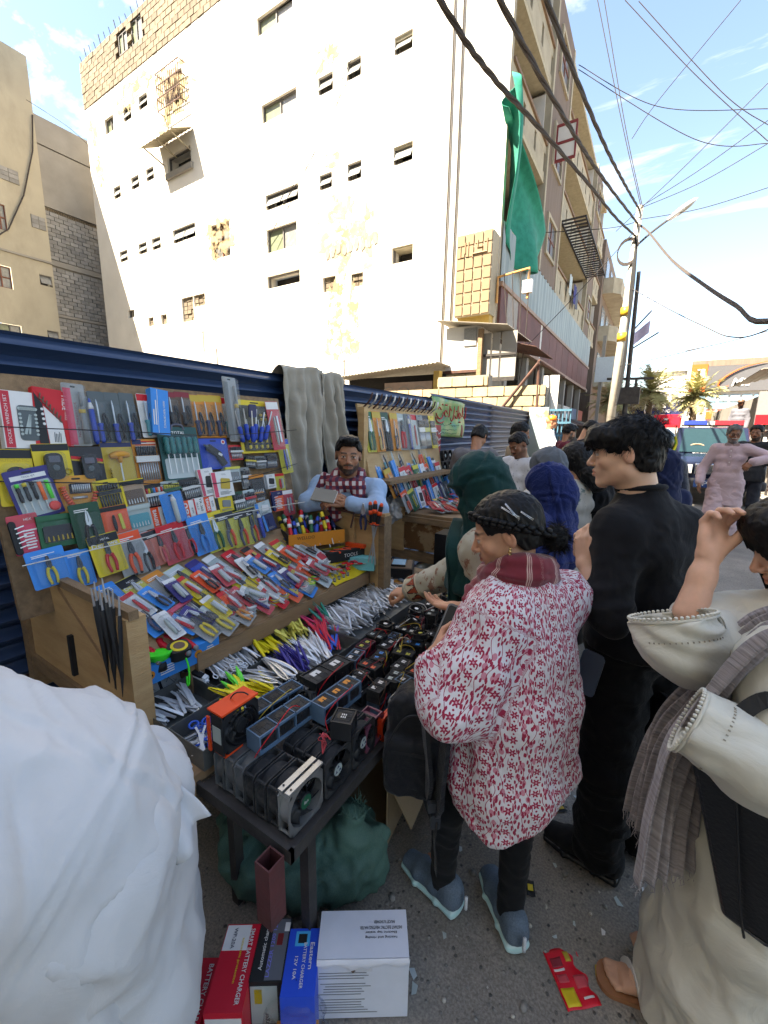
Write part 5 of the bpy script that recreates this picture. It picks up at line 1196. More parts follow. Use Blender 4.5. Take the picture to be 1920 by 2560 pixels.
 # crinkled shawl over the near shoulder, two tails hanging in front
 m_sw=bpy.data.materials.new('mauve_crinkle');t,b=nodes(m_sw);N=t.nodes.new;iv(b,'Base Color',(.30,.255,.245,1));iv(b,'Roughness',.9);iv(b,'Sheen Weight',.3);iv(b,'Specular IOR Level',.15)
 at=N('ShaderNodeAttribute');at.attribute_name='wrap';mpn=N('ShaderNodeMapping');iv(mpn,'Scale',(18,150,1));n=N('ShaderNodeTexNoise');iv(n,'Scale',1);iv(n,'Detail',3);iv(n,'Distortion',.6)
 t.links.new(at.outputs['Vector'],mpn.inputs[0]);t.links.new(mpn.outputs[0],n.inputs['Vector']);bp=N('ShaderNodeBump');iv(bp,'Strength',.8);iv(bp,'Distance',.006);t.links.new(n.outputs[0],bp.inputs['Height']);t.links.new(bp.outputs[0],b.inputs['Normal'])
 r_=N('ShaderNodeValToRGB');r_.color_ramp.elements[0].position=.3;r_.color_ramp.elements[1].position=.7;r_.color_ramp.elements[0].color=(.22,.185,.18,1);r_.color_ramp.elements[1].color=(.38,.33,.32,1);t.links.new(n.outputs[0],r_.inputs[0]);t.links.new(r_.outputs[0],b.inputs['Base Color'])
 fr=MB();sh=None
 for ti,(pts,wd,side)in enumerate(((((.33,1.10,1.235),(.262,1.085,1.19),(.205,1.075,1.08),(.155,1.075,.94),(.145,1.08,.76),(.15,1.07,.575)),.20,(-.55,-.55,.25)),(((.34,1.19,1.25),(.25,1.17,1.2),(.18,1.14,1.06),(.115,1.13,.92),(.095,1.13,.76),(.09,1.14,.60)),.13,(-.35,.6,0)))):
  c=[Vector(P.w(p))for p in curve(pts,60)];sv=Vector(P.wd(side)).normalized();V=[];UV=[];nu,nv=50,60
  for j in range(nv+1):
   for i in range(nu+1):
    u=i/nu-.5;d=(c[min(j+1,nv)]-c[max(j-1,0)]).normalized();s2=(sv-d*sv.dot(d)).normalized();nn=s2.cross(d)
    if nn.dot(Vector(P.wd((-.3,-1,.4))))<0:nn=-nn
    wv=.013*sin(u*30+1.2*sin(j*.09)+ti)+.005*sin(u*71+j*.1);V.append(c[j]+s2*(u*wd*(1-.25*sin(j/nv*3.1)))+nn*wv);UV.append((u*wd,j/nv*.75,ti))
  W=nu+1;F=[(j*W+i,j*W+i+1,(j+1)*W+i+1,(j+1)*W+i)for j in range(nv)for i in range(nu)]
  n0=len(V);Vn=[tuple(v)for v in V];NN=vnormals(np.array(Vn),np.array(F));back=np.array(Vn)-NN*.004
  Vn=np.concatenate([np.array(Vn),back]);F2=[tuple(n0+k for k in reversed(f))for f in F]
  for i in range(nu):F2+=[(i+1,i,n0+i,n0+i+1),(nv*W+i,nv*W+i+1,n0+nv*W+i+1,n0+nv*W+i)]
  for j in range(nv):F2+=[(j*W,(j+1)*W,n0+(j+1)*W,n0+j*W),((j+1)*W+nu,j*W+nu,n0+j*W+nu,n0+(j+1)*W+nu)]
  sh=link_mesh('shawl',np_mesh('shawl',Vn,np.array(F+F2),m_sw,uv=np.array(UV+UV)),o)
  fr=MB()
  for i in range(0,nu+1):p=V[nv*W+i];fr.tube([p,p+Vector((ru(-.004,.004),ru(-.004,.004),-.012)),p+Vector((ru(-.01,.01),ru(-.01,.01),-.026))],[.0012,.001,.0004],3)
  fr.build('fringe',m_sw,sh,local=True)
  # sandal and foot under the hem
 f0=P.w((.165,1.215,0));yw=R(90+12-rz);T=TR(*f0)@RZ(yw);mb=MB();S=Sculpt((-.06,-.14,.0),(.06,.14,.10),.004)
 S.loft([((0,-.09,.045),.03,.035),((0,.0,.042),.034,.028),((0,.06,.034),.037,.018)],k=.02)
 for x,y,r in((.026,.098,.0125),(.009,.100,.0095),(-.006,.096,.0088),(-.019,.089,.0082),(-.030,.080,.0078)):S.cap((x*.8,.05,.033),(x,y,.028),r*1.1,r,k=.006)
 S.plane((0,0,.018),(0,0,-1));V,F=S.nets();Q=np.array(T)[:3,:3];link_mesh('foot',np_mesh('foot',V@Q.T+np.array(f0),F,m_skin,np.tile(np.array(lin((196,150,124))),(len(V),1))),o)
 mb.prism([(a[0]*(1+.12*(a[1]>0)),a[1])for a in rpoly(.082,.26,.04,8)],.0,.018,0,T);sd=mb.build('sandal',M('tan_leather',(.30,.13,.06),rough=.5),o,local=True)
 for y0,y1,w_ in((.055,.02,.032),(-.01,-.05,.03)):
  mb=MB();strap(mb,[T@Vector((.043*cos(a),y0+(y1-y0)*(a/3.14),.016+(.046 if y0>0 else .058)*sin(a)))for a in np.linspace(0,3.14,12)],w_,.004,up=(0,0,1)if 0 else tuple(Q@V3(0,1,0.001)));mb.build('strap',MP('white_leather',(.66,.65,.62),rough=.4),sd,local=True)
 mb=MB();mb.ball(tuple(T@Vector((.035,-.01,.055))),.008,8);mb.build('buckle',MP('black_buckle',(.03,.03,.03)),sd,local=True)
 # black leather bag under her near arm
 bag=thing('shoulder_bag','large black leather bag hanging at the side of the woman in off white','bag',(.26,.97,.55))
 A=[(.125,.975,1.005),(.245,.945,.985),(.34,.93,.96),(.36,.985,.60),(.31,.995,.585),(.245,1.035,.575)];b_=MB();off=Vector((.035,.075,0));n=len(A);m_=[]
 b_.add([Vector(p)for p in A]+[Vector(p)+off for p in A],[tuple(range(n)),tuple(range(2*n-1,n-1,-1))]+[(i,n+i,n+(i+1)%n,(i+1)%n)for i in range(n)])
 ob=b_.build('bag_body',M('black_leather',(.007,.007,.0085),rough=.32,var=.3,bump=.35,bsc=120,bdist=.004,spec=.5),bag);bv=ob.modifiers.new('bevel','BEVEL');bv.width=.012;bv.segments=3
 mb=MB();mb.tube(curve([(.205,.948,.985),(.228,.963,.85),(.262,.99,.66),(.28,.998,.585)]),.0028,5);mb.tube(curve([A[0],A[1],A[2]]),.004,5);mb.build('seam',m_black,bag,smooth=True)
 mb=MB();strap(mb,curve([(.18,.97,.99),(.2,.985,1.08),(.25,1.0,1.13),(.31,.99,1.08),(.33,.95,.95)]),.028,.005,up=(.5,.8,0));mb.build('handle',m_black,bag)
cream_woman()
def white_man():
 loc=(-.82,.25,0);rz=130;SH=np.array([-.045,-.03,0]);o=thing('person','person in a white kurta bending over beside the stall, back to the camera','person',loc,R(rz));P=Pose(loc,rz,1.7,pelvis=('w',-.80,.27,.86),neck=('w',-1.06,-.16,1.06),head=('w',-1.15,-.30,1.0),shL=('w',-1.16,.02,.98),shR=('w',-.93,-.13,1.02),elL=('w',-1.25,-.02,.72),wrL=('w',-1.25,-.15,.5),elR=('w',-.98,-.26,.74),wrR=('w',-1.1,-.30,.5),hipL=('w',-.87,.33,.84),hipR=('w',-.76,.22,.84),knL=('w',-.90,.36,.46),knR=('w',-.79,.27,.46),anL=('w',-.90,.34,.09),anR=('w',-.82,.25,.09))
 body(o,P,SK_TAN,.008,(0,60,0),hands={q:dict(fwd=P.wd((-.2,-.1,-1)),up=P.wd((0,1,0)))for q in 'LR'});hair_obj(o,P,(0,60,0),h=.01)
 m_wk=cloth('white_cotton',(.50,.49,.485),weave=800,wr=.22,sheen=.08,rough=.8,wsc=9)
 lo,hi=P.w((-.85,.1,.35))-.62,P.w((-.85,.1,.9))+.55;lo[2]=.55;hi[2]=1.35;S=Sculpt(lo,hi,.0085);u=P.wd((.77,-.64,0));W=lambda p:P.w(np.array(p)+SH)
 S.loft([(W((-1.06,-.16,1.02)),.17,.13),(W((-.98,-.02,1.03)),.215,.175),(W((-.89,.13,1.00)),.225,.185),(W((-.815,.25,.94)),.215,.175),(W((-.785,.295,.82)),.20,.165),(W((-.78,.30,.62)),.205,.165)],u=u,k=.08)
 def post(V,N):
  D=np.zeros(len(V))
  for(p,q,nv,sg)in(((-.789,.19,.843),(-.665,.319,1.064),(.9,-.4,.3),1),((-.80,.20,.80),(-.70,.29,.99),(.9,-.4,.3),1),((-.871,.164,.953),(-.757,.193,.767),(.6,-.7,.4),1),((-1.0,.2,1.2),(-.70,.30,1.06),(.5,-.5,.7),-1)):
   p,q=W(p),W(q);n=np.cross(q-p,P.wd(nv));n/=nrm(n);d=(V-p)@n+.012*vnoise(V,5,sg);t=(V-p)@(q-p)/((q-p)@(q-p));w2=ss(t,-.6,0)*(1-ss(t,1.2,2));D+=w2*(.0045*np.exp(-(d/.006)**2)-.0035*np.exp(-((d-.013)/.007)**2)+.004*ss(d,.0,.02)*(1-ss(d,.02,.3)))
  Q=V@np.array([[.8,.2,.5],[-.5,.8,.3],[-.3,-.5,.8]])*V3(15,3.0,3.0);Q=Q+.5*np.stack([vnoise(V,4,1),vnoise(V,4,2),vnoise(V,4,3)],1);f=np.abs(vnoise(Q,1,4));D+=.008*np.maximum(0,1-f*2.4)**2*ss(vnoise(V,3,8),-.2,.3);return V+N*D[:,None]
 X,Y,Z=np.meshgrid(*S.ax,indexing='ij',sparse=True);a=P.w((-.70,.33,0));S.D=np.maximum(S.D,(.60+.02*np.sin(X*13)-Z)*.9);rr=P.wd((.846,.533,0));c0=W((-.655,.31,0));S.D=np.maximum(S.D,np.minimum((X-c0[0])*rr[0]+(Y-c0[1])*rr[1],.885-Z)).astype(np.float32)
 garment('kurta',S,m_wk,o,[(.006,(7,7,1.2),101,'r'),(.0012,(34,34,20),103,'n')],it=2,post=post)
 mb=MB();mb.slab(lambda u,v:tuple(Vector((-.80,.30,.98)).lerp(Vector((-.79,.38,.92)),u).lerp(Vector((-.676,.35,.80)).lerp(Vector((-.684,.425,.845)),u),v)+Vector((.018*v*sin(u*7),.012*sin(v*3),0))),18,12,.005);mb.build('kurta_flap',m_wk,o,smooth=True)
 legs(P,m_wk,o,(.14,.125,.10),.012,folds=[(.014,(6,6,3.5),111,'r'),(.006,(13,13,10),112,'r')],name='shalwar',k=.06)
 for q in 'LR':shoe(P,q,o,(MP('worn_brown_leather',(.05,.028,.018)),m_black),h=.012)
white_man()
# ================================================================ fence, cloth, stalls
m_fence=M('blue_painted_sheet',(.010,.028,.075),col2=(.03,.055,.11),sc_=1.5,rough=.34,metal=.2,bump=.05,bsc=40,spec=.6,stretch=(1,.3,1))
m_fence2=M('blue_grey_sheet',(.035,.045,.075),col2=(.075,.085,.115),sc_=2,rough=.4,metal=.2,bump=.05,spec=.5,stretch=(1,.3,1))
def fence():
 f=thing('fence','dark blue corrugated metal sheet fence behind the stalls','fence',(-2.2,4,0))
 y=-3.0;k=0
 for L in(2.9,2.35,2.2,2.2,1.4,.9):
  mt=m_fence if k<4 else m_fence2;z1=1.96+.013*(y+1)+(0,.012,-.01,.015,-.03,-.05)[k];zz=np.arange(.0,z1+.001,.0135);mb=MB();vs=[];n=len(zz)
  for yy in(y,y+L/3,y+2*L/3,y+L+.06):
   for side in(0,1):
    for z in zz:vs.append((-2.2-.012*(k%2)+.021*cos(2*pi*z/.0805)-side*.0025+.006*noise3((yy,z,1),1.7),yy,z))
  fs=[]
  for c in range(3):
   a=c*2*n;b=a+2*n
   for i in range(n-1):fs.append((a+i,b+i,b+i+1,a+i+1));fs.append((a+n+i+1,b+n+i+1,b+n+i,a+n+i))
   fs.append((a+n-1,b+n-1,b+2*n-1,a+2*n-1))
  mb.add(vs,fs);mb.build('sheet',mt,f,smooth=50)
  mb=MB();mb.b2((-2.30,y-.03,0),(-2.24,y+.03,z1-.05));mb.build('post',m_rust,f);y+=L;k+=1
 for z in(.5,1.5):mb=MB();mb.bar((-2.245,-3,z),(-2.245,8.9,z+.05),.05);mb.build('rail',m_rust,f)
fence()
def tarp():
 m=cloth('grey_canvas',(.33,.295,.24),weave=700,wr=.4,sheen=.1)
 t=thing('cloth','grey canvas cloth draped over the blue fence behind the seller','cloth',(-2.16,2.4,1.1))
 for nm,y0,y1,zt,zb,s0,b0,b1 in(('drape',2.10,2.52,2.035,1.02,1,.04,.0),('drape',2.50,2.76,2.03,1.18,2,.06,.12)):
  def fn(u,v):
   y=y0+(y1-y0)*u+(b0+(b1-b0)*u)*v-.03*sin(v*3);z=zt-(zt-zb)*max(0,(v-.08)/.92)-.02*sin(u*5+s0)
   x=-2.145+.035*sin(u*15+2.5*v+s0)*min(1,v*3)+.016*sin(u*33-5*v)*min(1,v*3)+.05*v+.02*noise3((u*3,v*6,s0),2)
   if v<.08:x=-2.145-.10*(1-v/.08);z=zt-.06*(1-v/.08)**2
   return(x,y,z)
  mb=MB();mb.slab(fn,44,60,.004);mb.build(nm,m,t,smooth=True)
tarp()
m_ply=M('worn_plywood',(.36,.20,.08),col2=(.62,.42,.21),sc_=2.2,rough=.62,bump=.3,bsc=24,stretch=(2,2,9),cont=.75,det=9)
m_plyd=M('dark_worn_wood',(.13,.08,.043),col2=(.33,.21,.11),sc_=4,rough=.7,bump=.35,bsc=30,stretch=(2,9,9),cont=.7)
m_peelp=stained('peeling_plywood',(.16,.075,.028),(.35,.24,.13),6,.52,.58,stretch=(1,2,1),bump=.35,rough=.6,seed=4)
m_zinc=M('zinc_sheet',(.10,.105,.10),col2=(.2,.205,.195),sc_=7,rough=.5,metal=.55,bump=.12,bsc=50)
def plank(mb_,a,b):mb_.b2(a,b)
def stall():
 s=thing('market_stall','wooden tool stall with a leaning goods board, trays and an angle iron frame','stall',(-1.3,1.3,0))
 def bx(nm,a,b,m):mb=MB();mb.b2(a,b);return mb.build(nm,m,s)
 # low table for the fans, on an angle iron frame
 bx('fan_shelf',(-1.02,.625,.545),(-.655,2.42,.575),m_steel)
 for a,b in(((-1.03,.612,.545),(-.644,.624,.584)),((-.654,.612,.545),(-.644,2.44,.584)),((-1.03,2.42,.525),(-.62,2.45,.58))):bx('frame_rail',a,b,m_steel)
 for x,y in((-.69,.72),(-1.04,.74),(-.66,2.4),(-1.9,.7),(-1.9,2.35)):bx('leg',(x-.016,y-.016,0),(x+.016,y+.016,.53),m_steel)
 # tray shelf
 bx('tray_shelf',(-1.46,.585,.575),(-1.03,2.2,.607),m_wood_x)
 bx('shelf_front',(-1.46,.565,.53),(-.99,.585,.607),m_wood_x)
 # lower cupboard and sloping goods deck
 bx('back_base',(-2.1,.62,.56),(-1.46,2.05,.60),m_plyd)
 up=[(-1.385,.86,.775),(-1.385,2.02,.775),(-1.80,2.02,1.04),(-1.80,.60,1.04),(-1.50,.60,.848)]
 mb=MB();mb.add(up+[(x,y,z-.02)for x,y,z in up],[(0,1,2,3,4),(9,8,7,6,5),(0,5,6,1),(1,6,7,2),(2,7,8,3),(3,8,9,4),(4,9,5,0)]);mb.build('sloping_deck',m_wood_x,s)
 bx('deck_edge',(-1.392,.86,.70),(-1.368,2.02,.772),m_wood_x);bx('deck_post',(-1.46,.84,.607),(-1.39,.90,.76),m_wood_x)
 mb=MB();mb.add([(-1.86,.50,.92),(-1.86,1.95,.92),(-2.03,1.95,1.80),(-2.03,.50,1.80),(-1.885,.50,.92),(-1.885,1.95,.92),(-2.055,1.95,1.80),(-2.055,.50,1.80)],[(0,1,2,3),(7,6,5,4),(0,4,5,1),(1,5,6,2),(2,6,7,3),(3,7,4,0)]);mb.build('goods_board',m_plyd,s)
 # near end panel with battens
 def panel(nm,pts,t,m):
  mb=MB();mb.prism([(p[0],p[1])for p in pts],0,t,T=TR(0,.622,0)@RX(R(90)));mb.build(nm,m,s)
 panel('end_panel',[(-2.18,.62),(-1.30,.615),(-1.285,1.045),(-2.18,1.055)],.02,m_ply)
 panel('panel_batten',[(-2.18,1.048),(-1.28,1.036),(-1.28,1.066),(-2.18,1.076)],.03,m_plyd)
 bx('panel_post',(-1.345,.585,.607),(-1.285,.645,1.04),m_ply);bx('panel_post',(-2.19,.585,.5),(-2.13,.645,1.08),m_plyd)
 panel('panel_rail',[(-2.18,.60),(-1.30,.595),(-1.30,.655),(-2.18,.66)],.034,m_plyd)
 mb=MB();mb.b2((-1.74,.586,.70),(-1.722,.602,.86));mb.build('slot',m_black,s)
 mb=MB();mb.cyl((-1.415,.56,.555),(-1.415,.588,.555),.006,8);mb.cyl((-1.06,.56,.56),(-1.06,.588,.56),.006,8);mb.build('screw',MP('bright_steel',(.6,.6,.6),metal=1,rough=.2),s)
 # seller's partition at the far end, with two stiles
 bx('partition',(-2.08,2.03,.60),(-1.27,2.05,1.125),m_ply);bx('partition_rail',(-2.08,2.012,1.09),(-1.26,2.07,1.14),m_ply)
 for x in(-1.30,-1.50,-1.76,-2.05):bx('partition_stile',(x-.022,2.008,.60),(x+.022,2.029,1.09),m_ply)
 bx('partition_post',(-1.295,2.0,.0),(-1.255,2.08,1.125),m_plyd)
 # twine strung across the board
 for z,dz,mt in((1.60,-.012,m_black),(1.395,-.03,m_black),(1.165,.02,MP('white_cord',(.55,.53,.48)))):
  mb=MB();x=-1.80 if z>1.3 else-1.72
  mb.tube(curve([(x-.05-.25*(z-1.17),.50,z-dz),(x,.9,z+dz*.3),(x,1.35,z+dz*1.6),(x-.05,1.92,z+.01)]),.0022,5);mb.build('cord',mt,s)
stall()
def second_stall():
 s=thing('market_stall','second wooden tool stall beyond the seller, with worn plywood sides','stall',(-1.7,4.2,0))
 def bx(nm,a,b,m):mb=MB();mb.b2(a,b);return mb.build(nm,m,s)
 bx('table_top',(-2.08,3.30,.85),(-1.26,4.12,.88),m_plyd);bx('side_panel',(-2.08,3.28,.52),(-1.85,3.30,.93),m_ply);bx('side_panel',(-1.845,3.283,.55),(-1.24,3.305,.80),m_peelp);bx('side_rail',(-1.86,3.27,.80),(-1.22,3.33,.853),m_plyd)
 bx('front_panel',(-1.26,3.30,.55),(-1.24,4.12,.84),m_peelp);bx('lower_board',(-2.08,3.288,.44),(-1.24,3.31,.53),m_plyd)
 for x in(-2.05,-1.28):
  for y in(3.33,4.08):bx('leg',(x-.03,y-.03,0),(x+.03,y+.03,.85),m_plyd)
 mb=MB();mb.add([(-1.98,2.92,1.20),(-1.98,4.35,1.20),(-2.12,4.35,1.83),(-2.12,2.92,1.83),(-2.0,2.92,1.20),(-2.0,4.35,1.20),(-2.14,4.35,1.83),(-2.14,2.92,1.83)],[(0,1,2,3),(7,6,5,4),(0,4,5,1),(1,5,6,2),(2,6,7,3),(3,7,4,0)]);mb.build('goods_board',m_ply,s)
 bx('board_post',(-2.08,2.88,.0),(-2.02,2.94,1.80),m_ply);bx('shelf',(-2.1,2.95,1.17),(-1.80,4.3,1.20),m_plyd)
second_stall()
# wall of sandstone, shed and street clutter between the fence and the cream building
def sandstone():
 w_=thing('stone_wall','sunlit sandstone block wall beyond the blue fence','wall',(-3,9,0))
 mb=MB();mb.b2((-6,9.05,0),(-1.92,9.3,2.5));mb.b2((-4.3,9.06,2.5),(-3.12,9.3,2.8));mb.build('wall_core',m_mortar,w_)
 for j in range(7):
  z=1.30+.21*j+(.0 if j<6 else .02);x=-6-(0 if j%2 else .17);lim=-1.92 if j<6 else-3.12
  while x<lim-.08:
   x1=min(x+.36*ru(.85,1.15),lim);z1=z+.19
   if j<6 or x>-4.3:mb=MB();mb.rrect(x1-x-.016,z1-z,.02,0,.07+ru(-.01,.015),T=TR((x+x1)/2,9.06,(z+z1)/2)@RX(R(90)),n=3);mb.build('stone',m_sand,w_)
   x=x1
sandstone()
def shed():
 s=thing('shed','small whitewashed shed with a tin roof on stone footing by the building corner','shed',(-4.4,11.5,0))
 def bx(nm,a,b,m):mb=MB();mb.b2(a,b);return mb.build(nm,m,s)
 bx('wall',(-5.26,11.5,3.28),(-4.3,13.8,4.42),m_white);bx('vent',(-4.72,11.47,3.9),(-4.36,11.499,4.36),M('mesh_vent',(.25,.25,.24),var=.5,sc_=60));bx('footing',(-5.3,11.56,0),(-4.32,13.8,3.2),m_mortar);bx('sill_plate',(-5.3,11.44,3.2),(-4.28,11.56,3.275),m_rust)
 for j in range(5):
  for i in range(3):mb=MB();x0=-5.28+i*.33+(.1 if j%2 else 0);mb.b2((x0,11.5,2.05+j*.23),(min(x0+.31,-4.33),11.57,2.05+j*.23+.21));mb.build('stone',m_sand,s)
 mb=MB();mb.slab(lambda u,v:(-5.45+2.0*u,11.2+2.5*v,4.60-.32*u+.012*sin(v*90)),6,60,.015);mb.build('roof',M('weathered_tin',(.3,.27,.22),rough=.6,metal=.2),s)
 mb=MB();mb.slab(lambda u,v:(-4.1+1.2*u,12.0+2.2*v,4.15-.32*u+.012*sin(v*80)),4,50,.015);mb.build('lower_roof',m_rust,s)
 for i,x in enumerate((-4.2,-3.95,-3.7,-3.5)):bx('slat',(x,11.6,3.0),(x+.2,11.63,4.2),m_conc)
 bx('post',(-4.3,11.42,2.6),(-4.18,11.56,4.3),m_plyd);bx('rail',(-4.2,11.56,3.6),(-3.3,11.6,3.66),m_steel);bx('rail',(-4.2,11.56,2.95),(-3.3,11.6,3.05),m_steel)
 t=thing('lean_to','low lean to with a corrugated roof behind the blue fence','shed',(-6.2,11,0))
 mb=MB();mb.slab(lambda u,v:(-8.6+3.5*u,10.6+2.6*v,3.18+.22*u+.018*sin(u*190)),200,3,.012);mb.build('roof',M('weathered_tin',(.3,.27,.22)),t)
 mb=MB();mb.b2((-8.6,11.4,0),(-5.2,11.45,3.2));mb.build('wall',m_dark,t)
 mb=MB();mb.b2((-7.1,11.2,2.0),(-5.5,11.24,3.0));gt=mb.build('gate',M('pinkish_gate',(.34,.25,.2),rough=.7),t)
 for i in range(3):
  for dz in(0,.45):mb=MB();mb.tube([(-6.95+i*.52+.18*cos(a),11.18,2.28+dz+.15*sin(a))for a in np.linspace(0,6.28,9)],.014,5);mb.build('scroll',m_conc,gt)
 mb=MB();mb.b2((-5.42,11.1,0),(-5.25,11.3,3.25));mb.build('post',M('ochre_paint',(.45,.3,.08)),t)
 for x0,y0,z0,z1,lb in((-9.9,12.8,2.4,4.05,'stub of pipe standing against the foot of the sunlit wall'),(-19.0,13.5,5.2,6.1,'broken pipe stub low on the sunlit wall, far left')):
  mb=MB();mb.cyl((x0,y0,z0),(x0,y0,z1),.055,8);mb.cyl((x0,y0,z1),(x0,y0,z1+.05),.07,8);tag(mb.build('pipe',m_pvc,None,origin=(x0,y0,z0)),lb,'pipe')
  # gate of blue lattice and painted sheet beside the wall end
 g=thing('metal_gate','painted sheet and blue lattice gate at the far end of the fence','gate',(-2.0,9.6,0))
 mb=MB();mb.b2((-2.17,8.85,0),(-1.8,8.9,2.1));mb.build('painted_sheet',stained('blotched_blue_paint',(.25,.31,.33),(.35,.2,.08),4,.55,.62,seed=7),g)
 for i in range(6):mb=MB();mb.b2((-1.76+i*.07,8.86,0),(-1.74+i*.07,8.9,2.05));mb.build('bar',M('blue_lattice',(.05,.14,.2)),g)
 for i in range(9):mb=MB();mb.b2((-1.78,8.83,.1+i*.24),(-1.38,8.86,.14+i*.24));mb.build('cross_bar',M('blue_lattice',(.05,.14,.2)),g)
 p=thing('hoist','rusty pipe frame with a hanging sheet above the stone wall end','hoist',(-2.1,9,0))
 for a,b in(((-2.05,9.0,1.6),(-2.1,9.0,3.0)),((-2.1,9.0,3.0),(-1.75,9.8,2.75)),((-2.75,8.9,2.1),(-2.1,8.95,2.95))):mb=MB();mb.cyl(a,b,.03,8);mb.build('pipe',m_rust,p)
 mb=MB();mb.slab(lambda u,v:(-2.05+.3*u,9.32+.02*sin(u*8),2.75-.9*v),8,8,.01);mb.build('sheet',m_white,p)
shed()
def banner():
 b=thing('banner','green and yellow Urdu banner tied to the fence above the second stall','banner',(-2.15,4.9,1.55))
 m=bpy.data.materials.new('banner_print');t,bs=nodes(m);N=t.nodes.new;L=t.links.new
 co=N('ShaderNodeTexCoord');n=N('ShaderNodeTexNoise');iv(n,'Scale',2.6);iv(n,'Detail',3);iv(n,'Distortion',1.5);L(co.outputs['Object'],n.inputs['Vector'])
 r=N('ShaderNodeValToRGB');E=r.color_ramp.elements;E[0].position=.3;E[0].color=(.07,.24,.26,1);E[1].position=.72;E[1].color=(.5,.42,.08,1)
 for p,c in((.45,(.17,.33,.10,1)),(.55,(.33,.38,.16,1))):e=E.new(p);e.color=c
 L(n.outputs[0],r.inputs[0]);L(r.outputs[0],bs.inputs['Base Color']);iv(bs,'Roughness',.5)
 mb=MB();mb.slab(lambda u,v:(-2.165+.018*sin(u*11)+.012*sin(v*7+u*3),4.40+1.04*u,2.0-.03*u-.44*v),24,12,.003);mb.build('sheet',m,b,smooth=True)
 # script: written by hand as strokes
 st=MB();X=-2.137
 def stroke(pts,r=.009):st.tube([(X,4.40+p[0],1.555+p[1])for p in curve([Vector((q[0],q[1],0))for q in pts],14)],[r*(.5+.5*sin(pi*(i+.6)/15.5))for i in range(15)],5)
 for pts in(((.98,.37),(.97,.25),(.94,.22),(.90,.25)),((.87,.36),(.86,.24)),((.84,.25),(.78,.22),(.75,.26),(.78,.29),(.82,.25)),((.72,.37),(.71,.24),(.66,.22),(.62,.25)),((.60,.36),(.58,.23),(.53,.18),(.48,.22)),((.46,.36),(.45,.24),(.42,.23)),((.40,.26),(.35,.30),(.31,.27),(.34,.23),(.40,.24)),((.28,.28),(.25,.22),(.19,.20),(.12,.22),(.08,.26)),((.22,.30),(.16,.33),(.13,.30)),((.52,.30),(.47,.33)),((.30,.17),(.2,.15),(.1,.17),(.06,.22))):stroke(pts)
 for p in((.76,.17),(.79,.17),(.36,.36),(.33,.36),(.50,.15),(.24,.36),(.66,.30)):stroke((p,(p[0]+.018,p[1]+.006)),.011)
 st.build('red_script',MP('red_paint',(.4,.03,.02)),b)
 st=MB()
 for j,z in enumerate((.13,.075,.03)):
  x=.78
  while x>.2:L_=ru(.03,.07);stroke(((x,z),(x-L_*.4,z+ru(-.012,.018)),(x-L_,z+.002)),.0035);x-=L_+.012
 st.build('small_script',MP('dark_green_print',(.03,.09,.04)),b)
 st=MB();st.ball((-2.15,5.16,1.62),(.012,.05,.08),10);st.ball((-2.15,5.30,1.62),(.012,.05,.08),10);st.build('brown_figure',MP('brown_print',(.22,.07,.04)),b,smooth=True)
 r=thing('red_poster','small red poster with white script under the banner','poster',(-2.1,4.44,1.36))
 mb=MB();mb.b2((-2.12,4.38,1.36),(-2.105,4.56,1.68));mb.build('poster_sheet',MP('red_poster_print',(.33,.02,.03)),r);st=MB()
 for z in(1.60,1.53,1.46):st.tube(curve([(-2.10,4.54,z),(-2.10,4.49,z-.02),(-2.10,4.46,z+.015),(-2.10,4.40,z)]),.006,4)
 st.build('script',m_white,r)
banner()
# ================================================================ goods on the stalls
PAL=dict(w=(215,212,208),r=(190,40,55),red=(196,24,34),k=(22,22,24),pink=(205,66,92),clear=(150,150,148),grey=(120,122,122),blue=(40,72,170),dgrey=(82,90,92),teal=(74,150,160),sky=(42,130,205),brown=(98,76,60),dk=(44,42,46),orange=(205,128,40),navy=(36,42,84),yellow=(214,186,40),rpink=(190,70,78),lime=(196,186,70),gold=(186,156,52),flag=(150,60,70),dteal=(22,72,72),slate=(84,84,96),purple=(50,44,110),ochre=(206,142,48),coral=(230,96,60),multi=(60,150,200),tan=(170,140,112),pale=(176,186,186),green=(30,92,60),dgreen=(26,68,48),pgrey=(166,176,172),dorange=(226,78,34),yellow2=(206,184,56),ok=(230,84,40),salmon=(200,110,92),maroon=(130,34,44),oslate=(230,80,40))
def pc(n):return MS(*PAL[n])
m_chrome=MP('tool_steel',(.5,.51,.52),metal=.6,rough=.3)
m_dksteel=MP('dark_tool_steel',(.06,.062,.065),metal=.7,rough=.38)
def clear_mat():
 m=bpy.data.materials.new('clear_plastic');m.use_nodes=True;t=m.node_tree;t.nodes.clear();N=t.nodes.new
 o=N('ShaderNodeOutputMaterial');mx=N('ShaderNodeMixShader');tr=N('ShaderNodeBsdfTransparent');gl=N('ShaderNodeBsdfGlossy');iv(gl,'Roughness',.07);iv(tr,0,(.93,.94,.94,1))
 lw=N('ShaderNodeLayerWeight');iv(lw,0,.18);mr=N('ShaderNodeMapRange');iv(mr,3,.03);iv(mr,4,.35)
 n=N('ShaderNodeTexNoise');iv(n,'Scale',30);bp=N('ShaderNodeBump');iv(bp,'Strength',.5);iv(bp,'Distance',.01);t.links.new(n.outputs[0],bp.inputs['Height']);t.links.new(bp.outputs[0],gl.inputs['Normal']);t.links.new(bp.outputs[0],lw.inputs['Normal'])
 t.links.new(lw.outputs['Facing'],mr.inputs[0]);t.links.new(mr.outputs[0],mx.inputs[0]);t.links.new(tr.outputs[0],mx.inputs[1]);t.links.new(gl.outputs[0],mx.inputs[2]);t.links.new(mx.outputs[0],o.inputs[0])
 return m
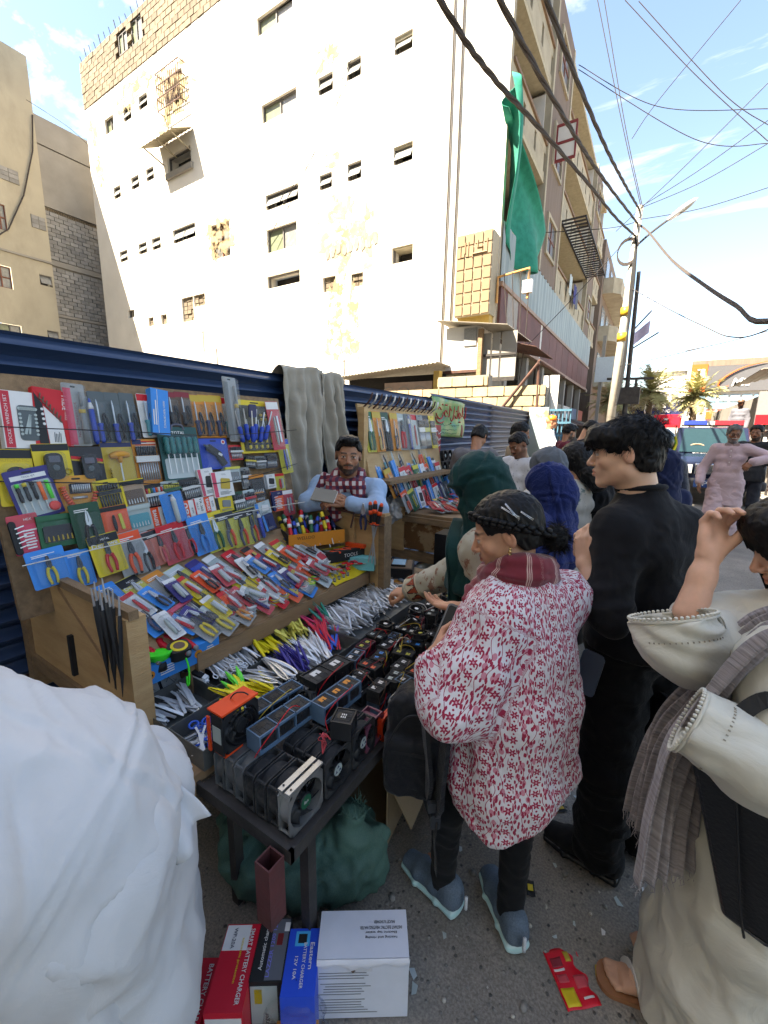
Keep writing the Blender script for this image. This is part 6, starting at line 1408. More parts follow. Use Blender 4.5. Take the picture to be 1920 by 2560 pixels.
m_clear=clear_mat()
def P_(par,name,mb,m,smooth=35):return mb.build(name,m,par,smooth=smooth,local=True)if mb.v else None
def small_print(par,x0,x1,y0,y1,z,m,n=3,vert=False):
 mb=MB()
 for i in range(n):
  f=(i+.5)/n
  if vert:x=x0+(x1-x0)*f;L=(y1-y0)*ru(.6,1);mb.box((x,y0+L/2,z),((x1-x0)/n*.5,L,.0006))
  else:y=y0+(y1-y0)*f;L=(x1-x0)*ru(.55,1);mb.box((x0+L/2,y,z),(L,(y1-y0)/n*.5,.0006))
 P_(par,'print',mb,m,0)
def g_plier(par,cx,cy,h,hm,jm=None,kind=0,z=.012,tip=None):
 s=h/.19;w_=.021*s;jm=jm or m_dksteel;mb=MB()
 T=TR(cx,cy-h/2,z)
 for q in(-1,1):
  mb.prism([(q*.002*s,.118*s),(q*.013*s,.118*s),(q*.014*s,.142*s),(q*.006*s,.188*s),(q*.0012*s,.190*s)][::q],-.005*s,.005*s,T=T)
 mb.lathe([(.001,-.006*s),(.0135*s,-.0055*s),(.0135*s,.0055*s),(.001,.0065*s)],12,T=T@TR(0,.118*s,0));P_(par,'jaws',mb,jm)
 for i,q in enumerate((-1,1)):
  mb=MB();mb.tube(curve([(q*.007*s,.113*s,0),(q*.017*s,.095*s,0),(q*(.022+.004*kind)*s,.055*s,0),(q*.015*s,.004*s,0)],10),[(.0075+.0022*sin(pi*k/10)+(.003 if k in(1,2)else 0))*s for k in range(11)],7,T=T)
  hmm=hm[i]if isinstance(hm,(list,tuple))else hm;o=P_(par,'handle',mb,hmm,True)
  if tip:mb=MB();mb.ball((q*.0145*s,.002*s,0),.0085*s,8,T=T);P_(par,'handle_tip',mb,tip,True)
def g_driver(par,cx,y0,L,hm,z=.012,r=.007,shaft=m_chrome,hl=.45,up=1,ang=0,band=None):
 T=TR(cx,y0,z)@RZ(ang)@(I4 if up==1 else RZ(pi));a=L*hl;mb=MB()
 mb.lathe([(r*.5,0),(r*.95,a*.06),(r,a*.3),(r*.8,a*.55),(r,a*.75),(r*.95,a*.92),(r*.55,a)],8,T=T@RX(R(-90)));P_(par,'handle',mb,hm,True)
 mb=MB();mb.cyl((0,a,0),(0,L,0),r*.3,6,T=T);P_(par,'shaft',mb,shaft)
 if band:mb=MB();mb.lathe([(r*1.04,a*.3),(r*1.04,a*.5)],8,T=T@RX(R(-90)));P_(par,'grip_band',mb,band,True)
def g_iron(par,cx,y0,h,hm,z=.012):
 mb=MB();mb.lathe([(.006,0),(.0095,.01),(.0085,h*.32),(.012,h*.36),(.012,h*.40),(.005,h*.41)],10,T=TR(cx,y0,z)@RX(R(-90)));P_(par,'handle',mb,hm,True)
 mb=MB();mb.cyl((cx,y0+h*.40,z),(cx,y0+h*.8,z),.0038,8);mb.cyl((cx,y0+h*.8,z),(cx,y0+h*.9,z),.0038,8,r2=.001);P_(par,'heating_rod',mb,m_chrome)
 mb=MB();mb.tube(curve([(cx,y0,z-.004),(cx+.018,y0+.02,z),(cx+.03,y0+h*.3,z+.006),(cx+.022,y0+h*.6,z+.004),(cx+.012,y0+h*.5,z+.008),(cx+.02,y0+h*.25,z+.01),(cx+.03,y0+h*.05,z)],26),.0045,6);P_(par,'cord',mb,m_black,True)
def card(par,w_,h,m,hole=True,r=.006,t=.0025):
 mb=MB();mb.rrect(w_,h,min(r,w_*.2),0,t,T=TR(0,h/2,0));o=P_(par,'card',mb,m,0)
 if hole:mb=MB();mb.rrect(w_*.22,.007,.003,t,t+.0005,T=TR(0,h-.013,0));P_(par,'hang_hole',mb,m_black,0)
def header(par,w_,y0,y1,m,t=.0025):mb=MB();mb.box((0,(y0+y1)/2,t+.0004),(w_-.002,y1-y0,.0008));P_(par,'header',mb,m,0)
def blister(par,w_,y0,y1,d=.02,r=.012):
 mb=MB();n=rpoly(w_,y1-y0,min(r,w_*.3),5);n2=rpoly(w_*.92,(y1-y0)*.95,min(r,w_*.3)*.9,5);k=len(n);cy=(y0+y1)/2
 mb.add([(p[0],p[1]+cy,.003)for p in n]+[(p[0],p[1]+cy,d)for p in n2],[tuple(range(k,2*k))]+[(i,(i+1)%k,k+(i+1)%k,k+i)for i in range(k)]);P_(par,'blister',mb,m_clear,30)
def word(par,s,size,x,y,z,m,rot=0,width=None,name='lettering',**k):
 mb=MB();letter(mb,s,size,TR(x,y,z)@RZ(rot),0,width,**k);P_(par,name,mb,m,0)
ROWC=['red','yellow','green','sky','dorange','w']
def pack(kind,w_,h,cols,label,text,T,group=None,lite=False):
 o=thing(kind_name(kind),label,kind_cat(kind),group=group);o.matrix_basis=T
 c0=pc(cols[0]);c1=pc(cols[1])if len(cols)>1 else m_black;c2=pc(cols[2])if len(cols)>2 else c1;W=pc('w')
 if kind in('socket','carton','sunwa','pride','longbox','case'):
  d=dict(socket=.05,carton=.045,sunwa=.04,pride=.035,longbox=.04,case=.035)[kind]
  mb=MB();mb.box((0,h/2,-d/2+.004),(w_,h,d));P_(o,'box',mb,c0,0);z=.0045
  if kind=='socket':
   mb=MB();mb.box((-w_*.36,h/2,z),(w_*.22,h*.98,.001));P_(o,'stripe',mb,c1,0);word(o,'SOCKET WRENCH SET',.013,-w_*.36,h/2,z+.001,W,R(90),h*.85)
   mb=MB();mb.rrect(w_*.5,h*.62,.012,0,.002,T=TR(w_*.14,h*.45,z));P_(o,'pictured_case',mb,pc('dgrey'),0)
   mb=MB()
   for i in range(9):mb.lathe([(.006,0),(.006,.002),(.003,.002)],8,T=TR(w_*(-.06+.05*(i%9)),h*.7,z+.002))
   for i in range(6):mb.lathe([(.005,0),(.005,.002),(.003,.002)],8,T=TR(w_*.33,h*(.25+.07*i),z+.002));mb.lathe([(.005,0),(.005,.002),(.003,.002)],8,T=TR(-w_*.06,h*(.25+.07*i),z+.002))
   mb.bar((w_*.02,h*.25,z+.003),(w_*.2,h*.6,z+.003),.008,.002);mb.bar((w_*.12,h*.25,z+.003),(w_*.2,h*.6,z+.003),.006,.002);P_(o,'pictured_sockets',mb,pc('pgrey'),0)
  elif kind=='pride':
   a=w_/2
   mb=MB();mb.prism([(-a*.98,h*.98),(a*.98,h*.98),(a*.98,.004),(a*.62,.004),(a*.5,h*.42)],z,z+.001);P_(o,'red_field',mb,pc('red'),0)
   mb=MB();mb.prism([(-a*.95,h*.9),(-a*.55,h*.72),(-a*.32,.004),(-a*.8,.004)],z+.0002,z+.0013);P_(o,'black_band',mb,c1,0)
   mb=MB();mb.prism([(-a*.5,h*.68),(a*.46,h*.4),(a*.6,.004),(-a*.28,.004)],z+.0001,z+.0011);P_(o,'white_field',mb,W,0)
   for i in range(4):mb=MB();mb.lathe([(.0055,0),(.0055,.0008)],6,T=TR(-a*.58+.0015*i,h*(.62-.085*i),z+.0015));P_(o,'hexagon',mb,W,0)
   for i in range(7):mb=MB();f=i/6;x,y=-a*.62+a*1.0*f,h*(.9-.36*f);mb.bar((x,y,z+.003),(x-.004,y-.022,z+.003),.004,.003);mb.bar((x-.004,y-.022,z+.003),(x+.004,y-.026,z+.003),.004,.003);P_(o,'pictured_key',mb,pc('brown'),0)
   word(o,'PRIDE',.024,a*.62,h*.78,z+.0015,W,R(-90),.056,bold=.01);word(o,'TOOLS',.011,a*.66,h*.55,z+.0015,W,R(-90));small_print(o,-a*.05,a*.35,.012,h*.28,z+.0015,pc('dgrey'),5,True)
  elif kind=='longbox':
   word(o,'HIGH PERFORMANCE',.014,w_*.2,h*.45,z+.001,W,R(-90),h*.6);mb=MB();mb.box((-w_*.15,h/2,z),(.0018,h*.97,.001));P_(o,'edge_line',mb,W,0);small_print(o,-w_*.45,-w_*.2,h*.2,h*.75,z+.001,W,2,True)
  elif kind=='sunwa':
   if cols[0]=='dorange':mb=MB();mb.box((w_*.27,h/2,z),(w_*.42,h*.97,.0012));P_(o,'white_field',mb,W,0);word(o,text,.034,-w_*.2,h/2,z+.001,W,R(90),h*.8,bold=.015);word(o,"360'R",.014,w_*.28,h*.5,z+.002,m_black,R(90))
   else:word(o,text,.018,w_*.15,h*.55,z+.001,m_black,R(-90),h*.8,bold=.01);word(o,'MULTI',.013,-w_*.2,h*.5,z+.001,m_black,R(-90));mb=MB();mb.box((-w_*.42,h/2,z),(w_*.12,h*.97,.001));P_(o,'stripe',mb,pc('red'),0)
  elif kind=='case':
   mb=MB();mb.rrect(w_*.8,h*.5,.008,0,.004,T=TR(0,h*.42,z));P_(o,'window',mb,c1 if cols[0]!='tan' else pc('brown'),0)
   mb=MB();mb.box((0,h*.92,.004),(w_*1.03,h*.15,.012));P_(o,'lid',mb,c1 if cols[0]in('tan',)else c2,0)
   if cols[0]=='tan':mb=MB();mb.box((-w_*.46,h*.45,.004),(w_*.1,h*.9,.012));mb.box((0,h,.003),(w_*1.04,.004,.016));P_(o,'yellow_edge',mb,c2,0)
   for i in range(6):mb=MB();mb.cyl((w_*(-.3+.12*i),h*.2,z+.005),(w_*(-.3+.12*i),h*.36,z+.005),w_*.028,6,r2=w_*.012);P_(o,'bit',mb,pc('gold')if cols[0]=='green' else m_chrome)
   blister(o,w_*.86,h*.12,h*.82,.014)
  else:
   mb=MB();mb.box((-w_*.38,h/2,z),(w_*.18,h*.97,.001));P_(o,'stripe',mb,c1,0)
   mb=MB();mb.rrect(w_*.45,h*.42,.006,0,.003,T=TR(w_*.12,h*.5,z)@RZ(R(-10)));P_(o,'picture',mb,c2,0);small_print(o,-w_*.2,w_*.42,h*.08,h*.22,z+.001,pc('grey'));word(o,'TOOL',.010,w_*.1,h*.87,z+.001,pc('dgrey'))
  return o
 ch=c0 if kind not in('plier',)else(c1 if len(cols)>2 and cols[1]in('yellow','yellow2','lime','salmon','clear','rpink','dk','sky')else c0)
 card(o,w_,h,ch)
 if kind=='plier':
  hm={'oslate':[pc('slate'),pc('dorange')],'ok':pc('ok'),'yellow2':pc('yellow2')}.get(cols[-1],pc(cols[-1]))
  header(o,w_,h*.78,h*.985,c0)
  if text:word(o,text,.022,0,h*.74,.0035,W,0,w_*.85,bold=.012);word(o,'METAL',.011,.006,h*.87,.0035,W)
  else:small_print(o,-w_*.35,w_*.3,h*.8,h*.88,.0036,W,2)
  g_plier(o,0,h*.42,h*.78,hm,m_dksteel if cols[-1]not in('k','green')else m_chrome,tip=m_black if cols[-1]=='ok' else None);blister(o,w_*.82,h*.02,h*.8,.024,.02)
 elif kind=='iron':header(o,w_,h*.84,h*.99,pc({'dgrey':'dgrey','w':'red','brown':'maroon','orange':'gold'}[cols[0]]));g_iron(o,-w_*.1,h*.03,h*.9,c1);blister(o,w_*.86,h*.02,h*.78,.026)
 elif kind=='sucker':
  mb=MB();mb.lathe([(.004,0),(.011,.012),(.011,h*.72),(.008,h*.76),(.004,h*.92),(.002,h*.95)],10,T=TR(0,0,.014)@RX(R(-90)));P_(o,'tube',mb,c1,True);mb=MB();mb.lathe([(.0115,h*.72),(.0118,h*.76),(.006,h*.86)],10,T=TR(0,0,.014)@RX(R(-90)));P_(o,'nozzle',mb,W,True);blister(o,w_*.9,h*.02,h*.97,.028)
 elif kind=='tubepack':
  mb=MB();mb.box((-w_*.3,h*.47,.004),(w_*.34,h*.9,.001));P_(o,'stripe',mb,c1,0)
  if text:word(o,text,.012,-w_*.02,h*.42,.005,pc('maroon'),R(-90),h*.55)
  mb=MB();mb.cyl((w_*.22,h*.04,.014),(w_*.22,h*.62,.014),.011,10);mb.cyl((w_*.22,h*.62,.014),(w_*.22,h*.86,.014),.006,8);P_(o,'tool_body',mb,pc('grey'),True);mb=MB();mb.cyl((w_*.22,h*.52,.014),(w_*.22,h*.58,.014),.0118,10);P_(o,'collar',mb,pc('gold'),True);blister(o,w_*.96,h*.01,h*.99,.03)
 elif kind=='meter':
  header(o,w_,h*.82,h*.99,c1 if cols[0]=='yellow' else c0);mb=MB()
  if cols[0]=='dk':mb.bar((-w_*.48,h*.72,.004),(w_*.48,h*.6,.004),.012,.001);P_(o,'red_stripe',mb,pc('red'),0);mb=MB();mb.bar((-w_*.48,h*.66,.004),(w_*.48,h*.53,.004),.006,.001);P_(o,'gold_stripe',mb,pc('gold'),0)
  mb=MB();mb.rrect(w_*.46,h*.66,.02,0,.024,T=TR(-w_*.02,h*.42,.003));P_(o,'meter_body',mb,m_black,0);mb=MB();mb.lathe([(.012,0),(.011,.004),(.004,.005)],12,T=TR(-w_*.02,h*.38,.027));P_(o,'dial',mb,pc('dgrey'));mb=MB();mb.rrect(w_*.3,h*.16,.004,0,.001,T=TR(-w_*.02,h*.6,.027));P_(o,'display',mb,pc('slate'),0)
  if cols[0]=='yellow':mb=MB();mb.tube([(w_*.36+.011*cos(a),h*.28+.011*sin(a),.008)for a in np.linspace(0,6.28,12)],.003,5);P_(o,'ring',mb,pc('gold'),True)
  blister(o,w_*.62,h*.06,h*.8,.032,.025)
 elif kind=='stripper':
  header(o,w_,h*.84,h*.99,c1);word(o,text,.016,0,h*.8,.004,pc('gold'),0,w_*.8)
  mb=MB();mb.ball((w_*.0,h*.58,.014),(w_*.28,h*.11,.012),12);P_(o,'head',mb,m_black,True);mb=MB();mb.bar((w_*.02,h*.6,.016),(w_*.34,h*.55,.016),.02,.016);P_(o,'arm',mb,c2)
  for q in(-.1,.02):mb=MB();mb.tube(curve([(w_*.1,h*.5,.014),(w_*(.1+q),h*.3,.014),(w_*(.02+q*2),h*.08,.014)]),.009,7);P_(o,'handle',mb,pc('rpink'),True)
  blister(o,w_*.85,h*.03,h*.76,.03,.03)
 elif kind=='tbar':
  header(o,w_,h*.88,h*.99,c1);mb=MB();mb.tube(curve([(-w_*.3,h*.66,.016),(0,h*.7,.018),(w_*.32,h*.68,.016)]),[.009+.007*sin(pi*i/24)for i in range(25)],8);mb.tube([(0,h*.7,.017),(0,h*.5,.017)],[.014,.008],8);P_(o,'grip',mb,pc('ochre'),True)
  mb=MB();mb.cyl((0,h*.5,.017),(0,h*.06,.017),.003,6);P_(o,'shaft',mb,m_chrome)
  for i in range(3):mb=MB();mb.lathe([(.007,0),(.007,.014),(.004,.014)],8,T=TR(-w_*.28,h*(.2+.08*i),.004));P_(o,'socket',mb,pc('gold'))
  blister(o,w_*.9,h*.04,h*.86,.03)
 elif kind=='total':
  mb=MB();mb.rrect(w_*.98,h*.35,.05,0,.003,T=TR(0,h*.8,.002));P_(o,'shield',mb,pc('dteal'),0);word(o,'TOTAL',.022,0,h*.88,.006,W,0,w_*.34,bold=.012);mb=MB();mb.tube(curve([(-w_*.16,h*.94,.004),(-w_*.1,h*1.03,.004),(w_*.1,h*1.03,.004),(w_*.16,h*.94,.004)]),.006,6);P_(o,'hanger',mb,pc('slate'),True)
  for i in range(6):
   x=w_*(-.36+.144*i);L=h*(.70+.06*(1-abs(i-2.5)/2.5));mb=MB();mb.lathe([(.004,0),(.0125,.008),(.0125,h*.17),(.010,h*.2),(.013,h*.24),(.012,h*.3),(.006,h*.32)],10,T=TR(x,h*.48,.016)@RX(R(-90)));P_(o,'handle',mb,MS(32,112,112),True);mb=MB();mb.cyl((x,h*.48,.016),(x,h*.12,.016),.003,6);P_(o,'shaft',mb,m_chrome)
  mb=MB();mb.rrect(w_*.85,h*.38,.01,0,.002,T=TR(0,h*.22,.001));P_(o,'backing',mb,pc('pale'),0);blister(o,w_*.9,h*.42,h*.83,.034,.03)
 elif kind=='gun':
  mb=MB();mb.bar((-w_*.28,h*.72,.016),(w_*.1,h*.45,.016),.03,.022);mb.bar((w_*.02,h*.52,.016),(w_*.24,h*.12,.016),.028,.022);P_(o,'gun_body',mb,m_black);mb=MB();mb.cyl((-w_*.28,h*.72,.016),(-w_*.4,h*.8,.016),.009,8,r2=.003);P_(o,'nozzle',mb,pc('dgrey'));mb=MB();mb.rrect(w_*.14,h*.08,.002,0,.001,T=TR(w_*.08,h*.46,.0285)@RZ(R(-30)));P_(o,'label',mb,W,0);mb=MB();mb.lathe([(.012,0),(.012,.0008)],14,T=TR(w_*.36,h*.88,.003));P_(o,'logo_disc',mb,W,0);mb=MB();mb.lathe([(.007,0),(.007,.0008)],10,T=TR(w_*.36,h*.88,.004));P_(o,'logo_centre',mb,pc('red'),0);blister(o,w_*.92,h*.04,h*.82,.034)
 elif kind=='fan6':
  mb=MB();mb.box((0,h*.84,.003),(w_*.78,h*.09,.001));P_(o,'title_strip',mb,W,0);word(o,'TOOL SET',.009,0,h*.84,.004,pc('navy'));mb=MB();mb.rrect(w_*.84,h*.68,.006,0,.001,T=TR(0,h*.4,.0025));P_(o,'inner_field',mb,pc('pale'),0)
  for i,(cn,kk)in enumerate((('green',0),('yellow',0),('k',0),('dorange',1),('green',1))):
   x=w_*(-.33+.16*i);tip=MS(70,220,60)if cn=='green' else MS(250,110,40)if cn=='dorange' else pc(cn)
   if kk:mb=MB();mb.cyl((x,h*.32,.012),(x,h*.7,.012),.007,8);P_(o,'handle',mb,tip,True)
   else:mb=MB();mb.lathe([(.004,0),(.007,.01),(.006,h*.2),(.0075,h*.27),(.005,h*.3)],8,T=TR(x,h*.36,.012)@RX(R(-90)));P_(o,'handle',mb,m_black,True);mb=MB();mb.lathe([(.0075,0),(.0075,.012),(.003,.014)],8,T=TR(x,h*.66,.012)@RX(R(-90)));P_(o,'cap',mb,tip,True)
   mb=MB();mb.cyl((x,h*.12,.012),(x,h*.36,.012),.002,6);P_(o,'shaft',mb,m_chrome)
  mb=MB();mb.lathe([(.016,0),(.018,.004),(.018,.01),(.01,.012)],14,T=TR(w_*.3,h*.17,.004));P_(o,'suction_cup',mb,MS(230,70,60),True);blister(o,w_*.84,h*.05,h*.75,.026)
 elif kind=='flex':
  for k in range(11):f=k/10;mb=MB();mb.cyl((-w_*.38+w_*.3*f**2,h*(.72-.62*f),.012),(-w_*.37+w_*.3*(f+.07)**2,h*(.68-.62*f),.012),.011-.001*(k%2),8);P_(o,'shaft_segment',mb,pc('coral'),True)
  for k in range(5):f=k/4;mb=MB();mb.cyl((w_*(.44-.12*f),h*(.55-.3*f),.012),(w_*(.43-.12*f),h*(.5-.3*f),.012),.010,8);P_(o,'shaft_segment',mb,pc('coral'),True)
  mb=MB();mb.rrect(w_*.52,h*.26,.004,0,.012,T=TR(w_*.06,h*.66,.003));P_(o,'bit_tray',mb,m_black,0)
  for k in range(9):mb=MB();mb.cyl((w_*(-.15+.052*k),h*.56,.017),(w_*(-.15+.052*k),h*.76,.017),.003,6);P_(o,'bit',mb,m_chrome,True)
  mb=MB();mb.cyl((-w_*.16,h*.42,.01),(w_*.2,h*.43,.01),.005,8);P_(o,'adapter',mb,m_chrome,True);blister(o,w_*.92,h*.04,h*.86,.026)
 elif kind=='bits':
  mb=MB();mb.box((0,h*.56,.012),(w_*.94,h*.13,.012));P_(o,'band',mb,c1 if cols[1]not in('multi','flag')else W,0)
  if cols[1]=='flag':
   for i in range(4):mb=MB();mb.box((w_*.06,h*(.985-.035*i)-.008,.003),(w_*.84,h*.018,.001));P_(o,'header_stripe',mb,pc('red')if i%2==0 else W,0)
   mb=MB();mb.box((-w_*.3,h*.94,.004),(w_*.36,h*.1,.001));P_(o,'header_corner',mb,pc('navy'),0)
  if text or cols[0]=='yellow':word(o,'POWER',.012,w_*.1,h*.57,.0185,m_black,0,w_*.4)
  n=max(4,int(w_/.012))
  for i in range(n):
   x=w_*(-.42+.84*(i+.5)/n);mb=MB();mb.cyl((x,h*.1,.009),(x,h*.48,.009),w_*.28/n,6);P_(o,'bit',mb,m_chrome if cols[0]!='yellow' else m_dksteel,True)
   mb=MB();mb.cyl((x,h*.64,.009),(x,h*.84,.009),w_*.36/n,6);P_(o,'bit_cap',mb,pc(ROWC[i%6])if cols[1]=='multi' else pc('lime')if cols[1]=='green' else m_dksteel,True)
  blister(o,w_*.96,h*.04,h*.9,.02)
 elif kind=='hexset':
  mb=MB();mb.box((0,h*.86,.003),(w_*.96,h*.24,.001));P_(o,'header_field',mb,c1 if cols[0]=='coral' else pc('rpink'),0);small_print(o,-w_*.1,w_*.4,h*.1,h*.62,.004,W,7);mb=MB();mb.rrect(w_*.22,h*.85,.01,0,.014,T=TR(-w_*.4,h*.45,.0));P_(o,'holder',mb,m_black if cols[0]!='coral' else c1,0)
  for i in range(5):mb=MB();mb.bar((-w_*.36,h*(.2+.12*i),.014),(-w_*.05,h*(.24+.12*i),.014),.004);P_(o,'hex_key',mb,m_chrome)
  word(o,'HEX',.012,w_*.15,h*.86,.005,W)
 elif kind in('tester','redpack'):
  header(o,w_,h*.84,h*.99,c1 if kind=='tester' else W);mb=MB();mb.lathe([(.003,0),(.007,.02),(.0075,h*.3),(.005,h*.55),(.002,h*.6)],8,T=TR(-w_*.08,h*.1,.01)@RX(R(-90)));P_(o,'tool_body',mb,c1 if cols[1]!='clear' else pc('pgrey'),True)
  mb=MB();mb.bar((w_*.2,h*.15,.008),(w_*.16,h*.7,.008),.012,.006);P_(o,'spare_blade',mb,pc('lime')if cols[0]=='coral' else m_chrome);blister(o,w_*.9,h*.04,h*.82,.022)
 elif kind=='sdset':
  mb=MB();mb.rrect(w_*.84,h*.86,.01,0,.003,T=TR(0,h*.47,.003));P_(o,'black_field',mb,MS(60,52,20),0)
  for i in range(5):g_driver(o,w_*(-.3+.15*i),h*.08,h*.55,pc('yellow'),z=.014,r=.008,hl=.4,band=m_black)
  for i in range(3):mb=MB();mb.ball((w_*(.1+.12*i),h*.72,.012),(.010,.009,.009),8);mb.ball((w_*(.1+.12*i),h*.64,.012),(.010,.009,.009),8);P_(o,'stubby_handle',mb,pc('gold'),True)
  blister(o,w_*.94,h*.03,h*.9,.03)
 return o
def kind_name(k):return dict(plier='plier_pack',iron='soldering_iron_pack',sucker='solder_sucker_pack',tubepack='soldering_tool_pack',meter='clamp_meter_pack',stripper='wire_stripper_pack',tbar='t_handle_pack',total='screwdriver_set',gun='glue_gun_pack',fan6='screwdriver_set',flex='flexible_shaft_pack',bits='bit_set',hexset='hex_key_set',tester='tester_pack',redpack='tool_pack',sdset='screwdriver_set',socket='socket_set_box',pride='hex_key_box',longbox='long_carton',sunwa='meter_carton',carton='tool_carton',case='bit_case')[k]
def kind_cat(k):return dict(plier='pliers pack',iron='soldering iron',sucker='solder sucker',tubepack='tool pack',meter='clamp meter',stripper='wire stripper',tbar='driver',total='screwdriver set',gun='glue gun',fan6='screwdriver set',flex='tool pack',bits='bit set',hexset='hex key set',tester='tool pack',redpack='tool pack',sdset='screwdriver set',socket='box',pride='box',longbox='box',sunwa='box',carton='box',case='bit case')[k]
def fr3(x,y,z,o):return Matrix(((x[0],y[0],z[0],o[0]),(x[1],y[1],z[1],o[1]),(x[2],y[2],z[2],o[2]),(0,0,0,1)))
